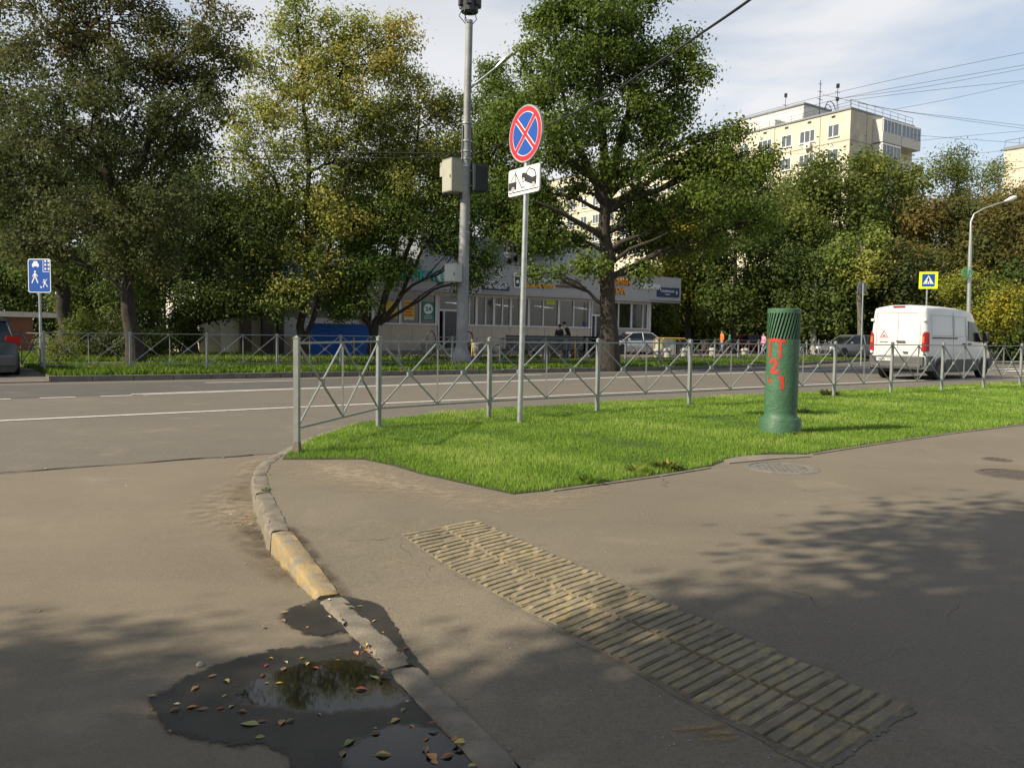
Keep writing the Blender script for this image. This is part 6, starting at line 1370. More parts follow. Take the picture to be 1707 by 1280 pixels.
def tree(label, base, trunks, blobs, nclump, per, size, leafmat, seed, r0=.25, sig=.30, tint=(.45, .25), grad=0., bark=None, name='tree', cat='tree', limb=None, droop=0, gap=.0, up=.55, aspect=.62, shell=.36, limbs=(), group=None, slope=.55):
    """trunks: list of lists of world points (metres); blobs: (centre, (rx, ry, rz)). Everything relative to base."""
    rng = np.random.default_rng(seed); base = Vector((base[0], base[1], 0)); b = np.array(base); root = thing(name, label, cat, base, group); wood = []
    tp = []; tr = []
    for ti, tk in enumerate(trunks):
        P_ = np.array([np.array(p) - b for p in tk]); m = 14; seg = np.linspace(0, len(P_) - 1, m); Q = np.stack([np.interp(seg, np.arange(len(P_)), P_[:, q]) for q in range(3)], 1)
        Q[1:-1] += rng.normal(0, .035, (m - 2, 3)) * np.array([1, 1, 0]) * (1 + r0); R_ = r0 * (1 if ti == 0 else .62) * (1 - .80 * (np.linspace(0, 1, m)) ** .9)
        if ti == 0: R_[0] *= 1.45; R_[1] *= 1.1; Q[0, 2] = -.15
        tubes(wood, Q[None], R_[None], 14); tp.append(Q); tr.append(R_)
    TP = np.concatenate(tp); TRd = np.concatenate(tr); allc = []; vol = np.array([bl[1][0] * bl[1][2] for bl in blobs]); cnt = np.maximum(6, (nclump * vol / vol.sum())).astype(int)
    for (c, r), m in zip(blobs, cnt):
        c = np.array(c) - b; r = np.array(r); d = np.linalg.norm(TP[:, :2] - c[:2], axis=1); want = c[2] - slope * d; cost = np.abs(TP[:, 2] - np.maximum(want, 1.5)) + .35 * d; i = int(np.argmin(cost))
        s = TP[i]; L = np.linalg.norm(c - s); k = 7; t = np.linspace(0, 1, k)[:, None]; mid = (s + c) / 2 + np.array([0, 0, .12 * L]) * np.sign(c[2] - s[2] + .01) * .6
        lp = (1 - t) ** 2 * s + 2 * t * (1 - t) * mid + t ** 2 * c; lp[1:-1] += rng.normal(0, .035 * max(L, 1) ** .5, (k - 2, 3)); lr0 = min(TRd[i] * .7, .03 + .018 * L); lr = lr0 * (1 - .72 * t[:, 0]); tubes(wood, lp[None], lr[None], 8)
        # sub-limbs to cluster seeds
        ns = max(3, int(m / 9)); dd = unit(rng.normal(0, 1, (ns, 3))); seeds = c + dd * r * (rng.uniform(.15, 1, (ns, 1)) ** .45)
        st = lp[rng.integers(2, k, ns)]; t5 = np.linspace(0, 1, 5)[None, :, None]; sp = st[:, None] * (1 - t5) + seeds[:, None] * t5 + rng.normal(0, .05, (ns, 5, 3)) * np.array([0, 1, 1, 1, .3])[None, :, None]
        sp[:, 1:4, 2] += .07 * np.linalg.norm(seeds - st, axis=1)[:, None]; tubes(wood, sp, (lr0 * .38 + .008) * (1 - .8 * np.linspace(0, 1, 5))[None].repeat(ns, 0), 5)
        dd = unit(rng.normal(0, 1, (m, 3))); rad = rng.uniform(0, 1, (m, 1)) ** shell; ex = (rng.uniform(0, 1, (m, 1)) < .22) * rng.uniform(.0, .34, (m, 1)); cp = c + dd * r * (rad + ex); cp += rng.normal(0, .08, cp.shape)
        cl = np.argmin(((cp[:, None] - seeds[None]) ** 2).sum(2), 1); cp = cp + (seeds[cl] - cp) * rng.uniform(.22, .45, (m, 1))
        t3 = np.linspace(0, 1, 3)[None, :, None]; st = sp[cl, rng.integers(2, 5, m)]; tw = st[:, None] * (1 - t3) + cp[:, None] * t3; tw[:, 1, 2] += .06; tubes(wood, tw, np.array([.013, .009, .004])[None].repeat(m, 0) * (1 + r0), 3)
        allc.append(cp)
    for lb in limbs:
        lp = np.array([np.array(p) - b for p in lb[0]]); seg = np.linspace(0, len(lp) - 1, 10); Q = np.stack([np.interp(seg, np.arange(len(lp)), lp[:, q]) for q in range(3)], 1); tubes(wood, Q[None], (lb[1] * (1 - .75 * np.linspace(0, 1, 10)))[None], 9)
    C_ = np.concatenate(allc)
    if gap: nz = tnoise(C_, seed + 9, 1.3); C_ = C_[nz > np.quantile(nz, gap)]
    zr = (C_[:, 2] - C_[:, 2].min()) / max(.1, np.ptp(C_[:, 2])); tc = tint[0] + tint[1] * tnoise(C_, seed, .55) + .12 * tnoise(C_, seed + 3, 2.0) + grad * (zr - .5) + rng.normal(0, .07, len(C_))
    V, tt = leaves(C_, per, sig, size, tc, rng, droop, up=up, aspect=aspect)
    o = quads_obj('crown', V, tt, leafmat, root); build_wood(wood, bark or m_bark, root); return root
def PB(px, py, Y, rx, ry, rd=None, dY=0):      # ellipsoid whose outline is rx, ry pixels at depth Y+dY
    Yq = Y + dY; c = atY(px, py, Yq); s = Yq / 1332; return (tuple(c), (rx * s, (rd if rd is not None else (rx + ry) / 2 * s * .9), ry * s))
def TK(Y, *pts): return [tuple(atY(px, py, Y + (q[0] if q else 0))) for px, py, *q in pts]
def gbase(px, Y): p = atY(px, 560, Y); return (p.x, p.y, 0)

# A: big dark linden on the left
Y = 27.5
tree('tall dark linden with slanting trunk right of the blue sign', gbase(224, Y), [TK(Y, (228, 604), (212, 500), (205, 410), (180, 280), (160, 160), (120, 40)), TK(Y, (207, 430), (230, 290), (262, 180), (300, 40))],
     [PB(70, 60, Y, 100, 100), PB(190, 40, Y, 100, 110, None, 1), PB(290, 70, Y, 60, 55), PB(345, 50, Y, 48, 55, None, -1), PB(370, 95, Y, 40, 28), PB(230, 140, Y, 130, 70), PB(300, 190, Y, 75, 50, None, -1), PB(100, 200, Y, 110, 90, None, -2), PB(30, 290, Y, 90, 80), PB(200, 260, Y, 100, 80, None, 1), PB(290, 250, Y, 60, 50), PB(160, 370, Y, 130, 60, None, -1), PB(275, 350, Y, 85, 50, None, -2), PB(60, 400, Y, 70, 50), PB(235, 430, Y, 70, 45, None, -1.5), PB(120, -60, Y, 150, 60), PB(310, 130, Y, 70, 40, None, 1.5), PB(355, 165, Y, 40, 34), PB(335, 235, Y, 45, 40), PB(405, 40, Y, 26, 22), PB(385, 120, Y, 26, 18), PB(250, 320, Y, 80, 50)],
     1700, 42, .125, L_lin, 11, r0=.27, sig=.25, tint=(.42, .30), grad=.10, gap=.05)
# B: tree behind the blue sign
Y = 33
tree('dark linden with thick trunk directly behind the blue zone sign', gbase(112, Y), [TK(Y, (112, 595), (107, 510), (100, 420), (80, 330), (60, 200))],
     [PB(30, 380, Y, 90, 60), PB(-40, 300, Y, 100, 80), PB(90, 300, Y, 80, 80, None, 2), PB(20, 200, Y, 100, 80), PB(150, 440, Y, 60, 35), PB(50, 450, Y, 70, 30, None, -2), PB(-40, 120, Y, 100, 80)],
     650, 34, .15, L_dark, 12, r0=.34, sig=.34, tint=(.40, .28))
# C: low dark tree, short trunk
Y = 36
tree('low dark spreading tree with short thick trunk left of the white shop wall', gbase(315, Y), [TK(Y, (316, 590), (318, 540), (310, 480), (300, 420))], [PB(300, 420, Y, 90, 60), PB(370, 380, Y, 70, 70), PB(410, 460, Y, 70, 45), PB(260, 480, Y, 60, 40), PB(350, 490, Y, 70, 38, None, -1.5), PB(440, 380, Y, 55, 70), PB(345, 310, Y, 60, 60), PB(450, 500, Y, 45, 28), PB(235, 400, Y, 60, 60, None, 2), PB(390, 510, Y, 60, 26, None, -1), PB(455, 520, Y, 35, 20, None, -1), PB(330, 525, Y, 45, 20)],
     850, 34, .15, L_dark, 13, r0=.33, sig=.32, tint=(.36, .28))
# D: airy yellow-green maple with forked trunk
Y = 36.5
tree('tall airy yellowing maple with forked trunk left of the blue brick wall', gbase(505, Y), [TK(Y, (503, 590), (505, 530), (512, 440), (516, 300), (505, 140), (492, 10)), TK(Y, (506, 575), (530, 500), (548, 420), (590, 260), (615, 150)), TK(Y, (512, 430), (470, 330), (440, 250))],
     [PB(492, 40, Y, 36, 60), PB(470, 75, Y, 34, 34), PB(560, 55, Y, 48, 36), PB(620, 45, Y, 50, 28), PB(655, 60, Y, 50, 30), PB(610, 105, Y, 70, 40), PB(540, 130, Y, 70, 50), PB(460, 150, Y, 60, 50), PB(415, 100, Y, 30, 26), PB(410, 190, Y, 45, 45), PB(590, 180, Y, 75, 50), PB(480, 230, Y, 85, 50), PB(580, 260, Y, 80, 50, None, 1), PB(420, 270, Y, 55, 50, None, -1), PB(500, 320, Y, 95, 45), PB(420, 340, Y, 60, 40), PB(560, 370, Y, 70, 45), PB(455, 410, Y, 75, 45), PB(480, 490, Y, 55, 30, None, -1), PB(430, 485, Y, 50, 30), PB(540, 450, Y, 60, 35), PB(650, 110, Y, 34, 30)],
     1500, 38, .165, L_map, 14, r0=.21, sig=.33, tint=(.52, .20), grad=.12, gap=.12, aspect=.5)
# E: multi-stemmed maple
Y = 37.5
tree('multi stemmed maple before the pharmacy, green below and yellow on top', gbase(622, Y), [TK(Y, (622, 588), (625, 545), (640, 500), (660, 400), (690, 280), (700, 180)), TK(Y, (620, 560), (606, 510), (615, 420), (640, 300)), TK(Y, (632, 540), (662, 505), (684, 450), (720, 390), (760, 330)), TK(Y, (640, 505), (700, 370), (745, 240))],
     [PB(700, 165, Y, 60, 36), PB(750, 180, Y, 45, 36), PB(650, 210, Y, 65, 45), PB(740, 250, Y, 55, 45), PB(690, 290, Y, 80, 50), PB(620, 300, Y, 60, 50, None, 1), PB(760, 340, Y, 55, 55), PB(660, 370, Y, 80, 45), PB(600, 410, Y, 55, 40), PB(742, 392, Y, 62, 34), PB(790, 430, Y, 45, 45), PB(630, 450, Y, 60, 35, None, -1), PB(668, 440, Y, 34, 22), PB(570, 470, Y, 50, 40), PB(590, 505, Y, 42, 22, None, -1), PB(560, 515, Y, 36, 18, None, -.6), PB(770, 470, Y, 26, 24)],
     1500, 38, .155, L_map, 15, r0=.23, sig=.32, tint=(.16, .30), grad=.66, gap=.06, aspect=.5)
# F: dark tree behind the tall pole and to its right
Y = 56
tree('dark green tree between the tall pole and the oak behind the shop', gbase(835, Y + 5), [TK(Y + 5, (835, 570), (835, 400), (835, 260))], [PB(840, 180, Y, 50, 50), PB(835, 250, Y, 62, 55), PB(815, 320, Y, 55, 50), PB(870, 330, Y, 60, 50), PB(830, 385, Y, 45, 30), PB(790, 250, Y, 40, 40), PB(815, 125, Y, 22, 28), PB(900, 400, Y, 50, 28)],
     900, 34, .23, L_oak, 16, r0=.25, sig=.5, tint=(.40, .25))
# G: the big oak
Y = 31.6
tree('big green oak with thick dark trunk right of the no stopping sign', gbase(1015, Y), [TK(Y, (1014, 613), (1015, 520), (1013, 430), (1010, 370), (1008, 300), (1000, 180), (985, 40), (980, -60)), TK(Y, (1012, 320), (1040, 220), (1060, 120), (1050, 20)), TK(Y, (1010, 340), (960, 240), (930, 130))],
     [PB(905, 30, Y, 28, 30), PB(925, 60, Y, 45, 50), PB(990, 10, Y, 60, 55), PB(1050, 20, Y, 48, 50), PB(940, 130, Y, 60, 50, None, -1), PB(1015, 110, Y, 75, 60, None, 1), PB(1085, 110, Y, 45, 50), PB(1130, 90, Y, 42, 42), PB(1150, 135, Y, 38, 30), PB(900, 190, Y, 50, 50), PB(850, 190, Y, 32, 36), PB(960, 210, Y, 70, 50, None, -1.5), PB(1050, 200, Y, 80, 50), PB(1110, 190, Y, 55, 45, None, 1), PB(925, 270, Y, 55, 40), PB(1040, 280, Y, 60, 38, None, -1.5), PB(1130, 260, Y, 70, 45), PB(1195, 270, Y, 55, 45), PB(1215, 225, Y, 34, 28), PB(1250, 300, Y, 40, 55), PB(1262, 365, Y, 40, 35), PB(1180, 340, Y, 70, 45, None, -1), PB(1100, 350, Y, 55, 40), PB(905, 350, Y, 55, 28), PB(950, 395, Y, 45, 26), PB(880, 310, Y, 40, 24), PB(1080, 410, Y, 60, 30, None, 1), PB(985, 440, Y, 36, 22, None, -.8), PB(915, 455, Y, 44, 14, None, -.8), PB(1160, 400, Y, 60, 30), PB(1085, 455, Y, 40, 18), PB(1120, -30, Y, 30, 30), PB(935, -10, Y, 50, 40), PB(1062, 345, Y, 45, 34, None, 1), PB(1060, 385, Y, 40, 26, None, .5), PB(895, 105, Y, 36, 40), PB(1010, 60, Y, 60, 50, None, -1), PB(1280, 260, Y, 22, 24), PB(955, 315, Y, 34, 20, None, .5), PB(890, 385, Y, 38, 14)],
     2400, 38, .145, L_oak, 17, r0=.36, slope=.38, sig=.27, tint=(.42, .24), gap=.07, aspect=.6, limbs=(([atY(1013, 400, Y), atY(980, 380, Y - .6), atY(930, 352, Y - 1.2), atY(890, 335, Y - 1.5)], .15), ([atY(1013, 335, Y), atY(985, 295, Y), atY(948, 265, Y - .5), atY(920, 250, Y - 1)], .17), ([atY(1018, 440, Y), atY(1050, 415, Y - .5), atY(1090, 400, Y - 1), atY(1130, 380, Y - 1)], .09), ([atY(1014, 330, Y), atY(1060, 280, Y), atY(1110, 240, Y)], .13)))
# background trees: individually placed, several kinds of crown
def bgtree(label, px, Y, top, bot, rx, mat, seed, n=420, tint=(.4, .3), bark=None, size=None, lean=0, per=26, gap=.05, trunk=True, name='tree', ground=None, airy=1.0):
    rng = random.Random(seed); h = (bot - top); bl = []
    ncol = max(2, int(rx / 32)); nrow = max(2, int(h / 50))
    for r_ in range(nrow):
        f = (r_ + .5) / nrow; wrow = rx * (math.sin(math.pi * min(.92, .22 + .68 * f)) ** .7)
        for c_ in range(ncol):
            x = px + lean * (1 - f) + (c_ - (ncol - 1) / 2) * 2 * wrow / ncol + rng.uniform(-12, 12); y = top + h * f + rng.uniform(-14, 14)
            bl.append(PB(x, y, Y, wrow / ncol * rng.uniform(.9, 1.35), h / nrow * rng.uniform(.5, .95), rx * Y / 1332 * .55, rng.uniform(-.3, .3) * rx * Y / 1332))
    g = gbase(px + lean * 0, Y)
    return tree(label, g, [[g, tuple(atY(px + rng.uniform(-6, 6), (bot + 560) / 2, Y)), tuple(atY(px + lean * .4, (top + bot) / 2, Y)), tuple(atY(px + lean, top + h * .15, Y))]], bl, n, per, size or (.0045 * Y), mat, seed, r0=.0045 * Y, sig=.0088 * Y, tint=tint, gap=gap, bark=bark, name=name, cat='tree', group='trees behind the road')
bgtree('yellow autumn tree right beside the end of the shop pavilion', 1150, 62, 385, 520, 55, L_yel, 31, 420, (.5, .35))
bgtree('green leafy tree low beside the shop end, left of the orange vest worker', 1120, 66, 470, 560, 60, L_mid, 32, 420, (.5, .3))
bgtree('dark green tree above the orange vest worker', 1225, 60, 330, 545, 70, L_dark, 33, 620, (.45, .3))
bgtree('tall mid green tree directly behind the green pipe', 1300, 64, 330, 530, 70, L_mid, 34, 620, (.4, .3), m_barkl)
bgtree('mid green tree below the balconies of the flats', 1400, 66, 268, 470, 75, L_mid, 35, 700, (.45, .3))
bgtree('dark tree with several pale trunks left of the round sign back', 1360, 58, 420, 545, 60, L_dark, 36, 460, (.4, .3), m_birch)
bgtree('broad green tree under the right end of the flats', 1490, 70, 285, 490, 70, L_mid, 37, 620, (.5, .3))
bgtree('dark green tree behind the round sign back', 1450, 60, 410, 555, 60, L_dark, 38, 480, (.45, .3))
bgtree('rusty brown chestnut left of the street lamp', 1570, 64, 340, 500, 62, L_brn, 39, 560, (.28, .32))
bgtree('rusty brown chestnut right of the street lamp', 1690, 60, 330, 500, 70, L_brn, 40, 640, (.36, .34))
bgtree('mixed brown and green tree behind the crossing sign', 1525, 56, 430, 560, 55, L_brn, 41, 420, (.3, .4))
bgtree('yellow green bushy tree above the white van cab', 1635, 50, 470, 560, 68, L_yel, 42, 520, (.25, .3), size=.16)
bgtree('dark tree at the right edge behind the yellow green bush', 1720, 58, 440, 580, 60, L_dark, 43, 420, (.4, .3))
bgtree('slender weeping birch on the skyline right of the flats', 1598, 105, 258, 350, 32, L_mid, 44, 260, (.45, .25), m_birch, gap=.1, size=.30)
bgtree('small weeping birch on the skyline beside the far right building', 1665, 108, 278, 350, 18, L_mid, 45, 130, (.45, .25), m_birch, gap=.1, size=.30)
bgtree('orange autumn tree showing between the shop roof boxes', 866, 62, 355, 440, 40, L_yel, 46, 240, (.65, .3), size=.22)
bgtree('dark tree rising behind the shop roof right of the yellowing maple', 700, 56, 240, 470, 75, L_dark, 47, 560, (.4, .3))
bgtree('green tree behind the white shop between two maples', 570, 58, 330, 500, 70, L_map, 48, 520, (.15, .3))
bgtree('dark tree behind the white shop at the left', 430, 60, 330, 520, 85, L_dark, 49, 600, (.4, .3))
bgtree('dark tree deep behind the tall linden', 250, 58, 230, 540, 95, L_dark, 50, 800, (.4, .3))
bgtree('dark tree deep behind the blue zone sign', 90, 60, 260, 545, 100, L_dark, 51, 800, (.5, .35))
bgtree('dark tree behind the brick shed at the left edge', -60, 56, 250, 545, 100, L_dark, 52, 700, (.5, .35))
bgtree('green tree behind the oak crown at its right side', 1180, 72, 260, 420, 60, L_oak, 53, 420, (.5, .3))
bgtree('pale green tree left of the brown chestnut in the second row', 1330, 80, 310, 430, 60, L_mid, 54, 380, (.55, .3))
bgtree('bare topped grey maple among the right hand trees', 1435, 56, 390, 470, 34, L_map, 55, 160, (.4, .3), m_barkl)
bgtree('low dark shrubby tree behind the parked red car', 1270, 78, 480, 572, 70, L_dark, 56, 420, (.4, .3))
bgtree('low dark shrubby tree filling behind the grey car', 1420, 76, 480, 575, 80, L_dark, 57, 460, (.35, .3))
bgtree('low dark shrubby tree behind the van cab', 1600, 72, 490, 585, 90, L_dark, 58, 460, (.3, .3))
bgtree('orange brown tree in the second row right of the lamp head', 1640, 82, 320, 450, 70, L_brn, 59, 460, (.5, .35))
bgtree('dark low tree filling below the slanting linden crown', 170, 48, 410, 560, 75, L_dark, 61, 520, (.5, .35))
bgtree('dark low tree between the slanting linden and the white shop', 290, 50, 400, 560, 60, L_dark, 62, 420, (.45, .3))
bgtree('dark low tree at the left edge above the brick shed', 20, 52, 400, 545, 70, L_dark, 63, 420, (.5, .35))
bgtree('low dark shrubby tree behind the orange vest worker', 1195, 76, 490, 588, 60, L_dark, 64, 520, (.4, .3))
bgtree('low dark shrubby tree behind the round bollards at the plaza end', 1330, 74, 490, 588, 60, L_dark, 65, 460, (.4, .3))
# shrubs on the left
def shrub(label, px, Y, top, rx, mat, seed, n=140, size=.11, tint=(.5, .3)):
    g = gbase(px, Y); c = atY(px, (top + 590) / 2, Y); s = Y / 1332; h = atY(px, top, Y).z; rng = random.Random(seed); bl = []
    for k in range(5): bl.append(((c.x + rng.uniform(-.6, .6) * rx * s, c.y + rng.uniform(-.5, .5), h * rng.uniform(.35, .7)), (rx * s * .5, .8, h * .38)))
    return tree(label, g, [[g, (g[0] + .05, g[1], h * .4), (g[0] + .1, g[1], h * .8)]], bl, n, 26, size, mat, seed, r0=.05, sig=.2, tint=tint, name='shrub', cat='shrub', group='shrubs under the left trees')
shrub('leafy pale green shrub between the blue sign and the slanting linden', 160, 33, 520, 55, L_mid, 71, 260)
shrub('low shrub at the fence corner below the blue sign', 95, 27.5, 566, 26, L_mid, 72, 70, .07)
shrub('dark bush hiding the left corner of the white shop', 300, 36, 490, 45, L_dark, 77, 260)
shrub('dark shrub right of the slanting linden trunk', 262, 34, 545, 45, L_dark, 73, 200)
shrub('grey green shrub left of the slanting linden trunk', 195, 31, 550, 40, L_lin, 74, 160)
shrub('green shrub behind the yellow framed container', 1095, 60, 500, 50, L_mid, 75, 260, .2)
shrub('green shrub between the container and the orange vest worker', 1160, 66, 520, 45, L_dark, 76, 220, .2)
# trees off to the left behind the camera, whose shade falls across the foreground
def shade_tree(label, sh, hgt, R_, seed, n=420, gb=None):
    k = hgt / math.tan(SUN_EL); c = (sh[0] - .917 * k, sh[1] - .398 * k, hgt); rng = random.Random(seed); bl = []
    for i in range(9): a = i * 2.4; q = R_ * .62 * math.sqrt(i / 9); bl.append(((c[0] + q * math.cos(a), c[1] + q * math.sin(a), c[2] + rng.uniform(-.8, .8)), (R_ * .48, R_ * .48, 1.2)))
    g = (*(gb or c[:2]), 0); tree(label, g, [[g, ((c[0] + g[0]) / 2, (c[1] + g[1]) / 2, hgt * .5), (c[0], c[1], hgt + 1)]], bl, n, 30, .13, L_dark, seed, r0=.2, sig=.28, tint=(.5, .3), cat='tree')
shade_tree('leafy tree left behind the camera shading the puddle', (-2.2, .6), 7.5, 2.9, 81, 1900)
shade_tree('leafy tree behind the camera shading the lower pavement', (1.3, 1.0), 7.5, 3.1, 82, 2100)
shade_tree('leafy tree behind the camera shading the right pavement', (5.2, 3.1), 7.6, 3.6, 83, 2700)
shade_tree('leafy tree behind the camera shading the far right pavement', (9.6, 5.0), 7.8, 3.2, 84, 1500, (-1.5, -3.2))

# unseen oak copies added behind the viewer to block skylight and dim the pavement
oak_ = next(o for o in COL.objects if o.get('label', '').startswith('big green oak'))
for loc_, rz_, lb_ in (((-4, -13, 0), .8, 'unseen oak copy added to block skylight, behind the viewer at the left'), ((6.5, -10.5, 0), 2.1, 'unseen oak copy added to block skylight, straight behind the viewer'), ((16, -6, 0), 3.6, 'unseen oak copy added to block skylight, behind the viewer at the right')):
    dup(oak_, loc_, rz_, lb_, 'added skylight blocking trees behind the viewer')
# ---------------------------------------------------------------- grass
def grass(name, label, poly_, n, zf, hr, wr, mat, seed, near=True, lean=.35, patch=1.2):
    rng = np.random.default_rng(seed); A = np.array([(p[0], p[1]) for p in poly_]); mn, mx = A.min(0), A.max(0); out = []; tot = 0
    while tot < n:
        G = rng.uniform(mn, mx, (n * 3, 2))
        if near: d = np.hypot(G[:, 0], G[:, 1]); G = G[rng.uniform(0, 1, len(G)) < np.clip((7.5 / d) ** 1.7, 0, 1)]
        G = G[inpoly(G, A)]
        if near: G = G[sdist(G, A) + .030 * tnoise(np.concatenate([G, np.zeros((len(G), 1))], 1), 77, 9.0) > .022]
        out.append(G); tot += len(G)
    G = np.concatenate(out)[:n]; P3 = np.concatenate([G, np.zeros((n, 1))], 1); d = np.hypot(G[:, 0], G[:, 1]); gz = tnoise(P3, seed, patch); gz2 = tnoise(P3, seed + 5, patch * 4)
    h = rng.uniform(*hr, n) * (1 + .35 * gz + .3 * gz2); w = rng.uniform(*wr, n) * np.clip(d / 9, 1, 3); a = rng.uniform(0, 2 * np.pi, n); az = rng.uniform(0, 2 * np.pi, n); dx = np.stack([np.cos(a), np.sin(a), 0 * a], 1); ln = np.stack([np.cos(az), np.sin(az), 0 * a], 1) * (h * rng.uniform(.1, 1, n) * lean)[:, None]
    B = P3.copy(); B[:, 2] = zf; T = B + ln * 1.3 + np.array([0, 0, 1]) * h[:, None]; Mi = B + ln * .4 + np.array([0, 0, .55]) * h[:, None]
    V = np.stack([B - dx * w[:, None] / 2, B + dx * w[:, None] / 2, Mi + dx * w[:, None] * .4, T, Mi - dx * w[:, None] * .4], 1)
    tint = np.clip(.43 + .28 * gz + .18 * gz2 + rng.normal(0, .16, n), 0, 1); o = quads_obj(name, V, tint, mat); tag(o, label, 'grass', kind='stuff'); return o
GPi = [p for p in GP]
grass('lawn_grass', 'bright green lawn between the fence and the pavement', GPi, 300000, .004, (.022, .055), (.003, .006), m_grass, 5)
fv = [W(2.0, 23.6)] + [W(u, vfk(u) + .2) for u in us[2:70:4]] + [W(72, 38), W(40, 33), W(28, 30), W(1.6, 29.9)]
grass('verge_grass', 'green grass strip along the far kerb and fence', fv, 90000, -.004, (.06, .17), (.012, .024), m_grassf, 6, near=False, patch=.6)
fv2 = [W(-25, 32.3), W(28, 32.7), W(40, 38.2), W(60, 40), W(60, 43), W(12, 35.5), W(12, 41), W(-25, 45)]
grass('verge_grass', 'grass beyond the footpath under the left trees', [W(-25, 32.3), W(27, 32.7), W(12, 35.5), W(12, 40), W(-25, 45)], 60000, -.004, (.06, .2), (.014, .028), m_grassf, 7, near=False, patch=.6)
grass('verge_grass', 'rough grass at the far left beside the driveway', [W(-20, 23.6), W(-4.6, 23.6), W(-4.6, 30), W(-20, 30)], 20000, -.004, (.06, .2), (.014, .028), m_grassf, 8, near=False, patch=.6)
def weed(px, py, r, n, label, z=0.0, ht=.16, sz=.09):
    p = at(px, py, z); rng = np.random.default_rng(int(px)); C_ = np.zeros((n, 3)); a = rng.uniform(0, 6.28, n); q = rng.uniform(0, 1, n) ** .6 * r; L = rng.uniform(.5, 1.2, n) * sz
    base = np.stack([q * .5 * np.cos(a), q * .5 * np.sin(a), rng.uniform(0, .3, n) * ht], 1); dirn = np.stack([np.cos(a), np.sin(a), rng.uniform(.2, 1.3, n)], 1); dirn = unit(dirn); sd = np.stack([-np.sin(a), np.cos(a), 0 * a], 1)
    L_ = L[:, None]; V = np.stack([base, base + dirn * L_ * .6 + sd * L_ * .22, base + dirn * L_ * 1.3 - np.array([0, 0, .15]) * L_, base + dirn * L_ * .6 - sd * L_ * .22], 1)
    o = quads_obj('weed', V, np.clip(rng.normal(.5, .2, n), 0, 1), L_mid if ht > .1 else m_grassf); o.location = p; tag(o, label, 'weed', 'weeds')
weed(1383, 660, .30, 160, 'broad leaved weed clump at the fence post right of the green pipe', 0, .18, .13)
weed(1325, 728, .10, 30, 'small weed at the foot of the green pipe', 0, .12, .06)
weed(443, 819, .05, 40, 'moss tuft in the kerb joint above the yellow stone', -.01, .03, .03)
weed(447, 793, .03, 20, 'tiny moss tuft at the next kerb joint', -.01, .03, .02)
weed(985, 805, .16, 50, 'brownish weed at the lawn edge left of the manhole', 0, .1, .08)
weed(1108, 782, .22, 90, 'leafy weed patch in the lawn near the concrete apron', 0, .12, .09)
weed(1060, 790, .14, 60, 'smaller leafy weed patch nearer the lawn corner', 0, .12, .08)
weed(1340, 690, .18, 70, 'clover weed patch just behind the green pipe', 0, .12, .08)
weed(425, 868, .02, 14, 'tiny tuft of grass at the outer foot of the tall chipped kerbstone', RZ, .03, .025)

# ---------------------------------------------------------------- fallen leaves
lcol = {'yellow': (.52, .40, .10), 'orange': (.42, .21, .08), 'brown': (.20, .12, .065), 'red': (.30, .07, .05), 'green': (.24, .26, .09), 'pale': (.52, .47, .36)}
lm = {k: M('fallen_leaf_' + k, v, .6, var=.3, scale=60) for k, v in lcol.items()}
def leafmesh(kind):
    n = 6; mb = MB(); vs = []; cu = [.35, .9, .6, 1.2][kind]; tw = [.3, -.5, .8, 0][kind]
    ws = [0.02, .25, .42, .45, .36, .20, .01]
    for i in range(n + 1):
        x = -.5 + i / n; w = ws[i] * (.8 if kind % 2 else 1.0); z = .10 * math.cos(x * 3) * cu * .3 + .0
        for s_ in (-1, 0, 1): vs.append((x, s_ * w + .06 * math.sin(5 * x + kind), z + (abs(s_) * w * cu * .45) + tw * s_ * w * x * .6))
    mb.add(vs, [(3 * i + k, 3 * i + 3 + k, 3 * i + 4 + k, 3 * i + 1 + k) for i in range(n) for k in (0, 1)]); mb.bar(Vector((-.5, .06 * math.sin(-2.5 + kind), .03)), Vector((-.78, .04, .05)), .02, .02)
    me = bpy.data.meshes.new('fallen_leaf'); me.from_pydata(mb.v, [], mb.f); me.update(); return me
lmesh = [leafmesh(k) for k in range(4)]
